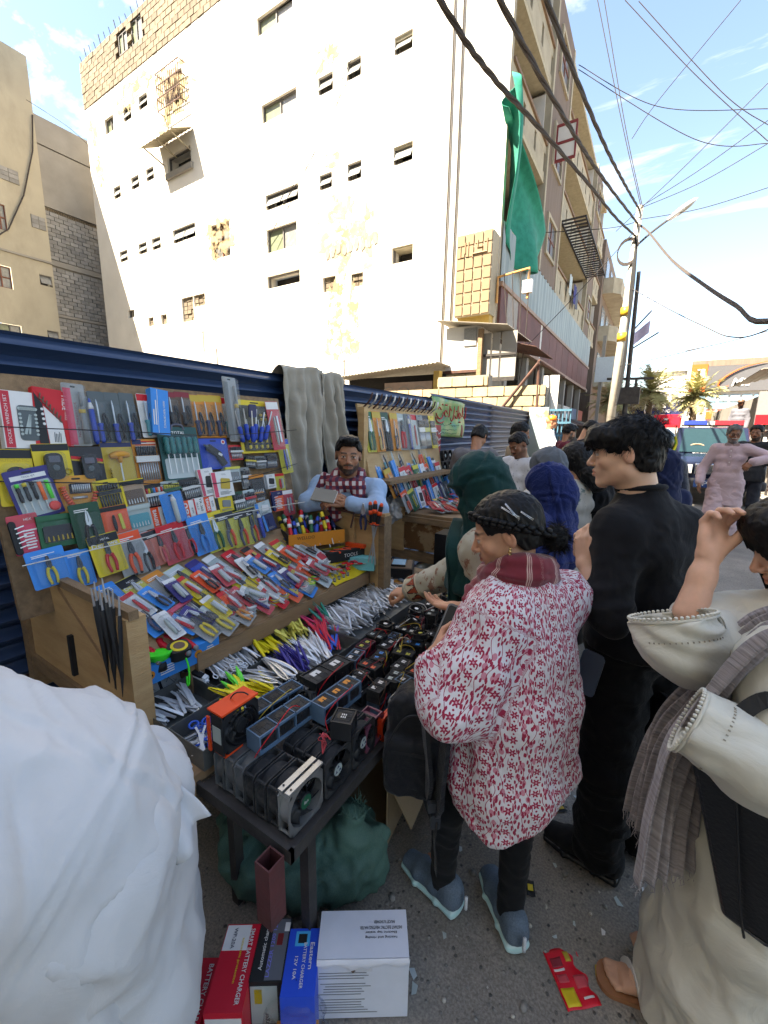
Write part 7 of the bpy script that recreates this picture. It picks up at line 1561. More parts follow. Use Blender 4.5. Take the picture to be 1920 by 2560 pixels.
BOARD=[('socket',-1.97,0.619,1.634,0.119,0.207,-3,('w','r'),'white and red socket set box, far left end of the top row','SOCKET'),('pride',-1.97,0.715,1.647,0.121,0.216,-6,('red','k','w'),'red black and white hex key box lettered PRIDE TOOLS','PRIDE'),('tubepack',-1.97,0.795,1.659,0.078,0.248,-2,('clear','pink'),'clear pack with a pink strip lettered SOLDERING IRON','SOLDERING IRON'),('sucker',-1.97,0.846,1.638,0.036,0.196,0,('grey','blue'),'blue solder sucker in a narrow pack beside the soldering iron packs',''),('iron',-1.97,0.877,1.649,0.062,0.219,0,('dgrey','blue'),'blue handled soldering iron pack, first of three alike',''),('iron',-1.97,0.937,1.648,0.059,0.221,0,('dgrey','blue'),'blue handled soldering iron pack, middle of three alike',''),('iron',-1.97,0.998,1.653,0.062,0.216,0,('dgrey','blue'),'blue handled soldering iron pack, third of three alike',''),('iron',-1.97,1.075,1.665,0.069,0.196,0,('w','teal'),'teal handled soldering iron pack left of the long blue carton',''),('longbox',-1.94,1.121,1.684,0.081,0.207,-7,('sky','w'),'long blue carton with white lettering leaning in the top row','HIGH PERFORMANCE'),('iron',-1.97,1.193,1.7,0.061,0.163,0,('brown','dk'),'brown carded soldering iron behind the teal screwdriver set',''),('iron',-1.97,1.258,1.703,0.08,0.167,0,('brown','dk'),'maroon topped soldering iron card right of the long blue carton',''),('iron',-1.97,1.325,1.671,0.076,0.213,0,('orange','navy'),'orange carded soldering iron, first of three alike',''),('iron',-1.97,1.384,1.673,0.077,0.217,0,('orange','navy'),'orange carded soldering iron, middle of three alike',''),('iron',-1.97,1.446,1.674,0.077,0.22,0,('orange','navy'),'orange carded soldering iron, third of three alike',''),('iron',-1.99,1.516,1.671,0.059,0.216,0,('w','teal'),'teal handled soldering iron pack beside the tall grey tube pack',''),('tubepack',-1.95,1.528,1.714,0.085,0.344,-2,('clear','grey'),'tall clear pack of a grey soldering tool, highest pack on the board',''),('sdset',-1.94,1.686,1.624,0.273,0.296,0,('yellow','k'),'black and yellow screwdriver set hung at the end of the board',''),('redpack',-1.91,1.795,1.632,0.096,0.282,3,('rpink','clear'),'red and clear pack hung beside the yellow screwdriver set',''),('tester',-1.93,1.884,1.449,0.094,0.212,3,('lime','blue'),'pale yellow card with a blue tester, at the end of the board',''),('stripper',-1.93,0.565,1.431,0.106,0.203,-3,('yellow','k','red'),'yellow card of a red wire stripper lettered AUTOMATIC','AUTOMATIC'),('meter',-1.93,0.681,1.474,0.119,0.151,0,('yellow','k'),'yellow and black card with a black clamp meter',''),('meter',-1.93,0.798,1.463,0.116,0.144,0,('dk','red'),'black and red card with a black clamp meter',''),('tbar',-1.93,0.915,1.462,0.126,0.18,0,('gold','navy'),'yellow card with an ochre T handle driver',''),('bits',-1.93,1.035,1.461,0.109,0.204,0,('orange','flag'),'orange bit set with a striped flag header',''),('total',-1.91,1.188,1.495,0.2,0.249,0,('dteal','w'),'teal screwdriver set lettered TOTAL','TOTAL'),('gun',-1.93,1.387,1.483,0.165,0.159,0,('blue','k'),'blue card with a black glue gun',''),('bits',-1.93,1.517,1.485,0.086,0.082,0,('red','w'),'small red bit box right of the glue gun',''),('bits',-1.93,1.609,1.43,0.078,0.074,-6,('k','yellow'),'black box with a yellow window below the screwdriver set',''),('bits',-1.93,1.686,1.422,0.075,0.073,0,('grey','w'),'small grey bit set below the screwdriver set',''),('bits',-1.93,1.768,1.429,0.087,0.087,0,('slate','dk'),'slate card of dark hooks below the red and clear pack',''),('fan6',-1.89,0.598,1.375,0.138,0.182,9,('purple','w'),'purple card with a fan of bright small screwdrivers',''),('flex',-1.89,0.734,1.352,0.137,0.151,-2,('ochre','coral'),'orange card with a coral flexible shaft and grey bits',''),('bits',-1.88,0.838,1.342,0.097,0.121,5,('yellow','k'),'yellow bit case lettered POWER','POWER'),('case',-1.88,0.938,1.329,0.098,0.125,4,('tan','k','yellow'),'clear case with a black and yellow lid',''),('bits',-1.89,1.032,1.31,0.094,0.108,3,('k','multi'),'black bit case with bright tips and a white band',''),('bits',-1.89,1.115,1.325,0.093,0.095,3,('pale','green'),'pale clear case with green drivers',''),('bits',-1.88,1.213,1.327,0.123,0.103,7,('dk','w'),'dark bit case with a white band left of the white cartons',''),('carton',-1.87,1.29,1.35,0.085,0.136,5,('w','pink','k'),'white carton with a black switch pictured on it',''),('carton',-1.86,1.371,1.333,0.121,0.13,2,('w','pink','gold'),'white carton with a red edge and a gold tool window',''),('case',-1.89,1.461,1.372,0.09,0.084,0,('pale','grey','lime'),'pale case with a lime strip behind the white cartons',''),('bits',-1.89,1.543,1.347,0.062,0.117,0,('grey','w'),'narrow grey bit set right of the white cartons',''),('case',-1.87,1.605,1.297,0.101,0.132,3,('dk','k','orange'),'black case with an orange base',''),('carton',-1.89,1.717,1.311,0.085,0.083,2,('w','grey','dk'),'white pack with a dark round gadget',''),('tester',-1.89,1.797,1.3,0.074,0.104,0,('lime','red'),'yellow and red card right of the white gadget pack',''),('hexset',-1.85,0.545,1.238,0.088,0.141,4,('pink','w'),'pink and white hex key set at the left end of the lower row','HEX KEY'),('case',-1.84,0.637,1.235,0.122,0.121,0,('green','dk','green'),'green case with a row of brass bits',''),('plier',-1.82,0.727,1.242,0.103,0.17,3,('dgreen','k'),'dark green card with a grey stripping plier',''),('tester',-1.84,0.836,1.239,0.105,0.117,3,('coral','k'),'coral card with a pick and a yellow thermometer',''),('case',-1.85,0.935,1.229,0.105,0.115,3,('pgrey','teal','pgrey'),'pale grey plastic case with a teal window',''),('sunwa',-1.85,1.02,1.219,0.087,0.092,3,('dorange','w'),'orange and white meter carton lettered sunwa, left of the blue pack','sunwa'),('sucker',-1.82,1.076,1.257,0.103,0.141,6,('sky','pale'),'sky blue pack with a solder sucker leaning on the meter cartons',''),('sunwa',-1.85,1.168,1.223,0.067,0.105,3,('dorange','w'),'white meter carton lettered 360, right of the sky blue pack','360'),('sunwa',-1.85,1.224,1.241,0.057,0.08,3,('w','w'),'white meter carton lettered YX-360','YX-360'),('sunwa',-1.85,1.279,1.241,0.062,0.076,3,('dorange','w'),'orange meter carton lettered sanwa, left of the yellow box','sanwa'),('carton',-1.85,1.365,1.231,0.109,0.084,3,('yellow','k','grey'),'yellow box with a grey label below the white cartons',''),('bits',-1.85,1.456,1.226,0.072,0.115,3,('dgreen','w'),'dark green set of screwdriver bits',''),('bits',-1.85,1.531,1.236,0.076,0.101,3,('pale','red'),'pale pack of small red drivers',''),('bits',-1.85,1.602,1.238,0.065,0.057,0,('orange','k'),'small orange box below the black case',''),('carton',-1.83,1.603,1.174,0.109,0.075,8,('pale','sky','w'),'white and blue card at the right of the lower row',''),('hexset',-1.85,1.734,1.197,0.096,0.121,0,('coral','navy'),'navy hex key fan in a coral pack',''),('redpack',-1.85,1.819,1.175,0.093,0.153,0,('rpink','clear'),'clear and red pack at the right end of the lower row',''),('plier',-1.79,0.576,1.118,0.117,0.136,4,('sky','yellow2'),'blue and yellow plier pack nearest the wooden side',''),('plier',-1.79,0.67,1.091,0.085,0.144,2,('sky','yellow2'),'blue and yellow plier pack behind the hanging files',''),('plier',-1.78,0.767,1.123,0.112,0.162,5,('k','yellow','red'),'black and yellow plier card lettered Denewa, standing','Denewa'),('plier',-1.78,0.855,1.103,0.112,0.183,5,('dorange','clear','ok'),'plier with black and orange handles under an orange header',''),('plier',-1.79,0.913,1.09,0.084,0.176,6,('pgrey','clear','k'),'plier with black handles under a pale grey header',''),('plier',-1.79,0.983,1.103,0.125,0.158,7,('dk','salmon','salmon'),'salmon plier card with a dark header',''),('plier',-1.78,1.044,1.108,0.129,0.178,7,('red','rpink','red'),'red plier pack with pink handles',''),('plier',-1.79,1.118,1.106,0.111,0.158,6,('maroon','dk','red'),'maroon plier card left of the blue one',''),('plier',-1.78,1.182,1.117,0.114,0.186,6,('sky','sky','sky'),'sky blue plier pack in the standing row',''),('plier',-1.79,1.261,1.114,0.127,0.193,6,('yellow','lime','green'),'yellow card with green handled cutters',''),('plier',-1.78,1.328,1.109,0.108,0.19,4,('dk','lime','oslate'),'orange and slate plier pack, first of three alike',''),('plier',-1.79,1.415,1.096,0.119,0.192,4,('dk','lime','oslate'),'orange and slate plier pack, middle of three alike',''),('plier',-1.8,1.493,1.098,0.105,0.195,4,('dk','lime','oslate'),'orange and slate plier pack, third of three alike',''),('sucker',-1.79,1.538,1.1,0.049,0.158,2,('grey','blue'),'blue tube standing right of the orange and slate pliers',''),('carton',-1.79,1.608,1.099,0.081,0.093,8,('navy','sky','navy'),'navy card behind the screwdriver carton',''),]
for kind,X,cy_,cz,w_,h,tilt,cols,label,text in BOARD:
 T=fr3((0,1,0),(0,0,1),(1,0,0),(X+.012,cy_,cz))@RX(R(-10 if X<-1.8 else-16))@RZ(R(tilt))@TR(0,-h/2,0)
 pack(kind,w_,h,cols,label,text,T,group='goods on the leaning board')
 # blue screwdrivers bunched in front of the yellow set
o=thing('screwdriver_bunch','bunch of blue handled screwdrivers hung on the yellow screwdriver set','screwdrivers',(-1.915,1.60,1.72))
for i in range(6):g_driver(o,.028*(i-2.2),-.20+.012*(i%2),.17,pc('blue'),z=.012+.008*(i%3),r=.013,hl=.52,ang=R(7*(2.2-i)))
mb=MB();mb.rrect(.05,.07,.01,0,.008,T=TR(.0,-.03,.02));P_(o,'hang_card',mb,pc('navy'),0)
o.matrix_basis=fr3((0,1,0),(0,0,1),(1,0,0),(-1.905,1.615,1.74))
# ---- packs laid on the sloping deck
SL=math.atan2(.265,.415)
def deck(x,y,lift=0,rot=0):
 z=.775+(-1.385-x)*.265/.415
 return fr3((0,1,0),(-cos(SL),0,sin(SL)),(sin(SL),0,cos(SL)),(x+sin(SL)*lift,y,z+cos(SL)*lift))@RZ(R(rot))
DECK=[(0,.74,8,'plier',.09,.19,('sky','sky','blue'),'sky blue plier pack lying at the near end of the deck',''),(0,.85,14,'plier',.09,.2,('k','lime','green'),'yellow and black plier card lettered Denewa, lying on the deck','Denewa'),(0,.95,16,'plier',.09,.19,('orange','clear','k'),'orange topped pack of cutters lying beside the Denewa card',''),(0,1.05,18,'plier',.09,.19,('pale','lime','red'),'pale pack of cutters with red handles lying on the deck',''),(0,1.15,18,'tester',.07,.2,('blue','purple'),'blue card with a purple tube lying on the deck',''),(0,1.24,18,'redpack',.07,.21,('pgrey','red'),'grey and red crimping tool pack lying on the deck',''),(0,1.33,16,'plier',.08,.19,('red','rpink','red'),'red plier pack lying at the back of the deck',''),(0,1.43,14,'tester',.06,.18,('coral','k'),'coral card lying between the red and yellow packs',''),(0,1.52,14,'redpack',.07,.18,('clear','red'),'clear pack with a red cutter near the screwdriver carton',''),(0,1.62,12,'tester',.08,.17,('lime','red'),'pale yellow pack of red files lying near the carton',''),(0,1.72,12,'tester',.07,.17,('yellow','navy'),'yellow pack with a navy driver lying near the carton',''),(1,.80,12,'plier',.08,.15,('w','sky','navy'),'blue and white small plier pack near the blue carton',''),(1,.92,16,'bits',.15,.15,('k','pink'),'wide black card with pink lettering and small lamps',''),(1,1.05,17,'plier',.08,.17,('k','yellow','blue'),'yellow and black card with blue handled pliers',''),(1,1.15,18,'redpack',.06,.2,('red','clear'),'long red pack sliding down the middle of the deck',''),(1,1.25,18,'plier',.09,.18,('k','yellow','yellow'),'yellow and black plier card in the middle of the deck',''),(1,1.35,18,'plier',.08,.18,('k','yellow','k'),'yellow and black card with black pliers, middle of the deck',''),(1,1.46,20,'tester',.08,.19,('slate','blue'),'slate pack of long blue handled tools',''),(1,1.56,22,'tester',.07,.17,('pale','pink'),'clear pack of pink tipped tools',''),(1,1.66,18,'carton',.1,.11,('w','dorange','red'),'white and orange card of red gadgets, left of a twin card',''),(1,1.78,18,'carton',.11,.12,('w','dorange','rpink'),'white and orange card of red gadgets, right of a twin card',''),(2,.95,20,'plier',.08,.16,('w','clear','yellow'),'white card with yellow handled strippers at the front',''),(2,1.03,24,'plier',.085,.17,('pgrey','clear','yellow2'),'grey card with pale yellow cutters at the front',''),(2,1.13,26,'plier',.08,.16,('pale','clear','orange'),'pale card with orange handled pliers at the front',''),(2,1.24,24,'tester',.06,.16,('rpink','purple'),'pink pack with a purple tool at the front',''),(2,1.33,22,'tester',.06,.17,('red','w'),'red pack of a white tool at the front of the deck',''),(2,1.42,24,'tester',.07,.17,('coral','blue'),'red and blue pack left of the flat blue pack',''),(2,1.53,26,'bits',.09,.17,('sky','red'),'flat blue pack of red rods at the front',''),(2,1.66,24,'tester',.08,.15,('pale','grey'),'pale pack of a grey wrench at the front',''),]
for row,y,rot,kind,w_,h,cols,label,text in DECK:
 x=(-1.665,-1.55,-1.455)[row];pack(kind,w_,h,cols,label,text,deck(x+h*.5*cos(SL),y,(.004,.014,.024)[row]+.004*(len(label)%3),rot),group='packs lying on the sloping deck')
NTH=('first','second','third','fourth','fifth','sixth','seventh','eighth','ninth','tenth','eleventh','twelfth','thirteenth','fourteenth')
for i in range(28):
 cn,wd=(('w','white'),('rpink','pink'),('yellow','yellow'),('sky','sky blue'),('pale','pale grey'),('dorange','orange'),('purple','purple'))[(i*3)%7];row=i//14;x=(-1.62,-1.50)[row]
 pack(('tester','plier','redpack')[i%3],.058,.135,(cn,('red','k','clear')[i%3],'k'),'narrow %s pack tucked among larger ones, %s deck row, %s from the near end'%(wd,('upper','lower')[row],NTH[i%14]),'',deck(x+.06,.80+.072*(i%14)+.03*row,.030+.004*(i%3),ru(5,40)),group='packs lying on the sloping deck')
 # spools of solder along the front edge
def spool(T,c_top,c_side,label,group):
 o=thing('solder_spool',label,'spool',group=group);o.matrix_basis=T
 mb=MB();mb.lathe([(.024,0),(.024,.003),(.017,.0035),(.017,.0125),(.024,.013),(.024,.016)],18);P_(o,'reel',mb,c_side,40);mb=MB();mb.lathe([(.0215,.0035),(.0215,.0125)],18);P_(o,'wound_wire',mb,m_chrome,True)
 mb=MB();mb.lathe([(.019,0),(.019,.0006)],16,T=TR(0,0,.016));P_(o,'disc_label',mb,c_top,0);mb=MB();mb.lathe([(.005,0),(.005,.0006)],10,T=TR(0,0,.0167));P_(o,'hub',mb,c_side,0);mb=MB();mb.box((0,.011,.0168),(.022,.005,.0005));P_(o,'label_stripe',mb,pc('w'),0);return o
cnt=0
for(y,x,n,ct,cs,nm)in((1.17,-1.43,2,'w','pale','white'),(1.23,-1.425,3,'rpink','w','red labelled white'),(1.25,-1.475,1,'pale','pale','clear'),(1.30,-1.42,2,'purple','yellow','yellow'),(1.36,-1.42,2,'purple','yellow','yellow'),(1.42,-1.42,2,'purple','yellow','yellow'),(1.49,-1.42,2,'rpink','w','red labelled white'),(1.55,-1.42,2,'lime','green','green'),(1.60,-1.45,2,'lime','green','green'),(1.13,-1.41,2,'pgrey','w','white')):
 for k in range(n):spool(TR(x+.003*(k%2),y,.79+(-1.40-x)*.64+.0165*k)@RZ(R(ru(-60,60))),pc(ct),MS(120,200,40)if cs=='green' else pc(cs),'%s solder spool standing at the front edge of the deck'%nm,'%s solder spools at the deck edge'%nm);cnt+=1
for i in range(16):
 y=1.02+.012*(i*7%11)+ru(0,.02);x=-1.44+.008*(i%5);cn=('rpink','w','k','rpink','pale')[i%5];o=thing('solder_coil','%s small flat coil heaped left of the solder spools'%{'rpink':'pink','w':'white','k':'black','pale':'pale'}[cn],'coil',group='%s flat coils heaped by the spools'%cn);o.matrix_basis=TR(x,y,.80+.004*(i%4)+.64*(-1.40-x))@RX(R(ru(-25,25)))@RY(R(ru(-25,25)))
 mb=MB();mb.lathe([(.017,0),(.017,.006),(.006,.006)],12);P_(o,'coil',mb,pc(cn));mb=MB();mb.box((0,0,.0065),(.03,.006,.0006));P_(o,'paper_band',mb,pc('w'),0)
 # the near left corner: blue carton, big red pliers, tape measure, green magnifier, meters
bc=thing('blue_carton','sky blue carton with white print at the near end of the deck','carton');bc.matrix_basis=TR(-1.395,.775,.705)@RZ(R(92))
mb=MB();mb.box((0,0,.035),(.32,.17,.07));P_(bc,'box',mb,pc('sky'),0);bc.matrix_basis=TR(-1.46,.80,.735)@RZ(R(88))
for x in(-.11,.07):mb=MB();mb.lathe([(.016,0),(.016,.001)],16,T=TR(x,-.0855,.036)@RX(R(90)));P_(bc,'round_picture',mb,pc('orange'),0);mb=MB();mb.ball((x,-.0868,.034),(.009,.001,.007),8);P_(bc,'pictured_tool',mb,m_black)
mb=MB()
for i in range(4):mb.box((-.05+.0,-.0856,.02+.009*i),(.05,.0006,.004));mb.box((.12,-.0856,.02+.009*i),(.05-.008*i,.0006,.004))
P_(bc,'print',mb,pc('w'),0)
for i,(x,y,rot)in enumerate(((-1.50,.70,150),(-1.47,.80,165))):
 o=thing('pliers','big red handled pliers lying on the blue carton, %s of two'%('nearer' if i==0 else 'farther'),'pliers',group='big red pliers');o.matrix_basis=TR(x,y,.825)@RZ(R(rot-60))@RX(R(8));g_plier(o,0,0,.25,MS(190,22,40),m_chrome,1,0,tip=pc('grey'))
o=thing('tape_measure','black and yellow tape measure on the blue carton','tape measure');o.matrix_basis=TR(-1.385,.80,.812)@RZ(R(80))@RX(R(12))
mb=MB();mb.rrect(.075,.07,.02,-.02,.02);P_(o,'tape_case',mb,m_black,30);mb=MB();mb.lathe([(.030,0),(.030,.002),(.022,.003)],20,T=TR(0,0,.02));P_(o,'yellow_ring',mb,pc('yellow'));mb=MB();mb.lathe([(.02,0),(.02,.001)],16,T=TR(0,0,.0225));P_(o,'centre_label',mb,pc('brown'),0)
o=thing('magnifier','bright green plastic magnifier with a cord on the blue carton','magnifier');o.matrix_basis=TR(-1.40,.735,.825)@RZ(R(70))@RX(R(-10));mg_=MS(40,225,50)
mb=MB();mb.lathe([(.012,-.03),(.03,-.02),(.042,0),(.044,.006),(.038,.004)],18);P_(o,'cup',mb,mg_,True);mb=MB();mb.tube(curve([(.04,0,0),(.07,.0,-.01),(.085,-.02,-.06),(.08,-.035,-.12),(.073,-.035,-.13),(.075,-.03,-.1)]),.0035,6);P_(o,'cord',mb,mg_,True);mb=MB();mb.cyl((0,0,-.03),(0,0,-.06),.022,12);P_(o,'stem',mb,m_black,True)
for i,(x,y)in enumerate(((-1.43,.70),(-1.44,.82))):
 o=thing('voltmeter','square white faced panel meter marked V, %s of two below the blue carton'%('nearer' if i==0 else 'farther'),'meter',group='white panel meters');o.matrix_basis=TR(x,y,.61)@RZ(R(86))@RX(R(55))
 mb=MB();mb.box((0,.055,-.02),(.11,.11,.05));P_(o,'meter_case',mb,m_black,0);mb=MB();mb.box((0,.055,.0055),(.102,.102,.001));P_(o,'dial_face',mb,pc('w'),0);word(o,'V',.02,0,.05,.0065,m_black);mb=MB();mb.tube([(.04*cos(a),.035+.04*sin(a),.0065)for a in np.linspace(.5,2.6,12)],.0008,4);mb.bar((0,.03,.007),(-.025,.075,.007),.0012);P_(o,'scale',mb,m_black,0);mb=MB();mb.lathe([(.012,0),(.010,.004),(.003,.005)],12,T=TR(0,.02,.006));P_(o,'cap',mb,pc('pale'),True);mb=MB();mb.box((0,.055,.008),(.108,.108,.003));P_(o,'window',mb,m_clear,0)
 # files hung on the end panel
for i in range(9):
 o=thing('file','dark steel hand file hanging upright on the outside of the end panel','file',group='steel files hung on the end panel');x=-1.37+.014*i;o.matrix_basis=TR(x-.03,.568-.006*(i%3),.83+.012*((i*5)%4))@RY(R(ru(-4,4)))@RX(R(ru(-3,3)))
 mb=MB();mb.tube([(0,0,.24),(0,0,.20),(0,0,.05),(0,0,-.03)],[.0058,.007,.006,.0012],5,flat=.6);P_(o,'blade',mb,m_dksteel);mb=MB();mb.cyl((0,0,.24),(0,0,.30),.0035,6,r2=.002);P_(o,'tang',mb,m_chrome)
 # screwdriver cartons at the far end of the deck
sc_b=thing('screwdriver_carton','open black and orange carton full of screwdrivers by the partition','carton');T0=TR(-1.66,1.83,.955)@RZ(R(62));sc_b.matrix_basis=T0
for a,b in(((-.17,-.10,0),(.17,-.094,.08)),((-.17,.094,0),(.17,.10,.08)),((-.17,-.094,0),(-.164,.094,.08)),((.164,-.094,0),(.17,.094,.08)),((-.164,-.094,0),(.164,.094,.005))):mb=MB();mb.b2(a,b);P_(sc_b,'carton_side',mb,pc('orange')if a[1]<-.099 else m_black,0)
mb=MB();letter(mb,'WELLDO',.026,TR(-.07,-.1012,.055)@RX(R(90)),0);P_(sc_b,'lettering',mb,m_black,0)
for i in range(26):
 cn=('red','blue','green','navy','red','yellow','dteal','blue')[i%8];x=-.14+.28*((i*7)%13)/12;y=-.07+.14*(i%5)/4;o=thing('screwdriver','%s handled screwdriver sticking out of the black and orange carton'%{'dteal':'teal'}.get(cn,cn),'screwdriver',group='%s screwdrivers in the carton'%{'dteal':'teal'}.get(cn,cn));o.matrix_basis=T0@TR(x,y,.03+.012*(i%3))@RZ(R(ru(-30,30)))@RX(R(ru(25,65)))
 g_driver(o,0,.14,.22,pc(cn),z=0,r=.0125,hl=.5,up=-1,band=pc('k')if i%2 else pc('w'))
bx2=thing('tool_carton','open black carton of small red and black drivers right of the screwdrivers','carton');T1=TR(-1.50,1.955,.855)@RZ(R(70));bx2.matrix_basis=T1
for a,b in(((-.15,-.055,0),(.15,-.05,.06)),((-.15,.05,0),(.15,.055,.06)),((-.15,-.05,0),(-.145,.05,.06)),((.145,-.05,0),(.15,.05,.06)),((-.145,-.05,0),(.145,.05,.004))):mb=MB();mb.b2(a,b);P_(bx2,'carton_side',mb,m_black if a[1]<0 else pc('gold'),0)
mb=MB();letter(mb,'TOOLS',.03,TR(0,-.0565,.03)@RX(R(90)),0);P_(bx2,'lettering',mb,pc('w'),0)
for i in range(14):
 o=thing('screwdriver','small orange and black driver lying in the black tool carton','screwdriver',group='orange and black drivers in the tool carton');o.matrix_basis=T1@TR(-.12+.018*i,-.03+.012*(i%4),.055)@RZ(R(60+ru(-25,25)));g_driver(o,0,-.05,.12,pc('dorange')if i%2 else m_black,z=0,r=.007,hl=.6)
tl=box_thing('teal_carton','pale teal carton beside the partition','carton',(-1.40,1.985,.795),(.16,.07,.075),MS(110,190,196),R(20));rb=box_thing('white_carton','white carton with a red end against the partition','carton',(-1.70,1.97,.975),(.10,.05,.05),pc('w'),R(4));rr=box_thing('orange_carton','flat orange carton behind the tool carton','carton',(-1.46,2.0,.918),(.13,.03,.02),pc('dorange'),R(5))
for i in range(18):
 cn=('red','k','rpink','red')[i%4];o=thing('clip','%s crocodile clip heaped on the yellow paper'%{'k':'black','rpink':'pink'}.get(cn,cn),'clip',group='%s crocodile clips'%cn);o.matrix_basis=TR(-1.46+.02*(i%4)+ru(0,.02),1.73+.014*i+ru(-.01,.01),.838+.008*(i%3))@RZ(R(ru(0,360)))
 for q in(-1,1):mb=MB();mb.tube([(q*.006,-.03,0),(q*.005,0,0),(q*.002,.012,0)],[.005,.0045,.002],6);P_(o,'grip',mb,pc(cn),True)
 mb=MB();mb.bar((0,.008,0),(0,.03,0),.006,.004);P_(o,'jaw',mb,m_chrome)
mb=MB();mb.slab(lambda u,v:(-1.375-.18*v,1.70+.34*u,.778+.115*v+.003*sin(u*9)),8,4,.002);tag(mb.build('yellow_paper',pc('yellow'),None,origin=(-1.45,1.87,.78)),'sheet of yellow paper under the heap of clips','paper')
for i in range(10):
 o=thing('socket_piece','small chromed socket standing at the far front of the deck','socket',group='chromed sockets on the deck');o.matrix_basis=TR(-1.40-.03*(i%2),1.68+.02*i,.79+.01*(i%2));mb=MB();mb.lathe([(.009,0),(.009,.022),(.006,.022),(.006,.012)],10);P_(o,'barrel',mb,m_chrome);mb=MB();mb.lathe([(.0092,.004),(.0092,.008)],10);P_(o,'band',mb,m_dksteel)
 # orange and black drivers in a wire ring at the partition end, an iron bracket on the partition rail
rg=thing('wire_ring','bent wire ring holding drivers at the end of the partition','holder',(-1.29,2.0,1.085));mb=MB();mb.tube([(.05*cos(a),-.03+.035*sin(a),0)for a in np.linspace(0,6.28,16)],.003,5,cap=False);mb.tube([(-.05,-.02,0),(-.12,.01,.02),(-.2,.012,.02)],.003,5);P_(rg,'wire',mb,m_rust,True)
for i,(x,y,a)in enumerate(((-1.33,1.965,-6),(-1.29,1.955,3),(-1.255,1.965,14))):
 o=thing('screwdriver','orange and black driver in the wire ring, %s of three'%('leftmost','middle','rightmost')[i],'screwdriver',group='drivers in the wire ring');o.matrix_basis=TR(x,y,1.20+.012*(i%2))@RY(R(a))@RX(R(90));g_driver(o,0,0,.36,m_black,z=0,r=.014,hl=.33,up=-1,band=pc('dorange'));mb=MB();mb.ball((0,0,0),(.012,.016,.012),8);mb.ball((0,-.115,0),(.014,.012,.014),8);P_(o,'orange_end',mb,pc('dorange'),True)
o=thing('pliers','dark blue long pliers hung left of the orange drivers','pliers');o.matrix_basis=TR(-1.375,1.97,1.12)@RX(R(90));g_plier(o,0,0,.16,MS(40,48,80),m_chrome)
o=thing('hinge_bracket','rusty bent iron bracket on the partition rail','bracket');mb=MB();mb.bar((-1.58,1.99,1.135),(-1.46,1.985,1.13),.022,.012);mb.bar((-1.46,1.985,1.13),(-1.475,1.97,1.04),.018,.008);mb.bar((-1.60,2.0,1.15),(-1.55,1.99,1.14),.03,.02);P_(o,'iron',mb,m_rust)
# ================================================================ trays of tweezers and the fan table
def tray(label,x0,x1,y0,y1,divs=(),h=.07,z=.608):
 t=thing('metal_tray',label,'tray',((x0+x1)/2,(y0+y1)/2,z));e=.002
 for nm,a,b in(('tray_floor',(x0,y0,z),(x1,y1,z+e)),('tray_side',(x0,y0,z+e),(x0+e,y1,z+h)),('tray_side',(x1-e,y0,z+e),(x1,y1,z+h)),('tray_side',(x0+e,y0,z+e),(x1-e,y0+e,z+h)),('tray_side',(x0+e,y1-e,z+e),(x1-e,y1,z+h)))+tuple(('divider',(d[0],d[1],z+e),(d[2],d[3],z+h-.004))for d in divs):
  mb=MB();mb.b2(a,b);mb.build(nm,m_zinc,t)
tray('zinc tray of blades and scissors at the near corner',-1.415,-1.02,.635,.85,((-1.205,.637,-1.203,.848),))
tray('zinc tray of yellow leaf tweezers and forceps, second from the near end',-1.55,-1.03,.855,1.10,((-1.27,.857,-1.268,1.098),))
tray('zinc tray of purple and steel tweezers in the middle of the row',-1.40,-1.03,1.105,1.44,((-1.398,1.26,-1.25,1.262),(-1.25,1.107,-1.248,1.262)))
tray('long zinc tray heaped with steel tweezers at the far end',-1.40,-1.03,1.445,2.12)
m_tw=MP('tweezer_steel',(.70,.71,.72),metal=.3,rough=.28);_proto={}
def proto(nm,fn,mats):
 if nm not in _proto:mb=MB();fn(mb);_proto[nm]=mb.mesh(nm,mats,40)
 return _proto[nm]
def f_tweezer(L,w_=.009):
 def f(mb):
  for q in(-1,1):mb.prism([(-w_*.25,0),(w_*.25,0),(w_*.5,L*.3),(w_*.42,L*.6),(w_*.06,L),(-w_*.06,L),(-w_*.42,L*.6),(-w_*.5,L*.3)],-.0006,.0006,T=TR(0,0,q*.0012)@RX(q*.028))
 return f
def f_leaf(mb):
 for q in(-1,1):mb.slab(lambda u,v:((u-.5)*.024*sin(pi*(v*.8+.12))**1.3,.15*v,q*(.002+.005*sin(pi*v))),2,8,.001)
def f_scissor(mb):
 for q in(-1,1):
  mb.bar((q*.004,.05,q*.001),(-q*.004,.12,q*.001),.008,.002);mb.bar((q*.004,.05,q*.001),(q*.014,.012,q*.001),.006,.003);mb.tube([(q*.018+.013*cos(a),-.002+.016*sin(a),0)for a in np.linspace(0,6.28,14)],.0032,5,mi=1,cap=False)
def f_forceps(mb):
 for q in(-1,1):mb.tube(curve([(-q*.002,.16,0),(0,.12,q*.002),(q*.010,.07,q*.002),(q*.011,.02,q*.002)],8),[.0022,.003,.004,.004,.0035,.0032,.003,.003,.003],5);mb.tube([(q*.016+.010*cos(a),.008+.012*sin(a),0)for a in np.linspace(0,6.28,12)],.0025,5,cap=False)
def f_tong(mb):
 for q in(-1,1):mb.tube(curve([(q*.003,.15,0),(q*.010,.09,.004),(q*.014,.03,0),(q*.004,0,0)],8),[.003,.005,.007,.008,.008,.007,.006,.005,.004],6,flat=.5)
def f_blade(mb):mb.prism([(-.005,0),(.005,0),(.006,.08),(.003,.10),(.004,.125),(-.004,.14),(-.005,.1)],-.001,.001)
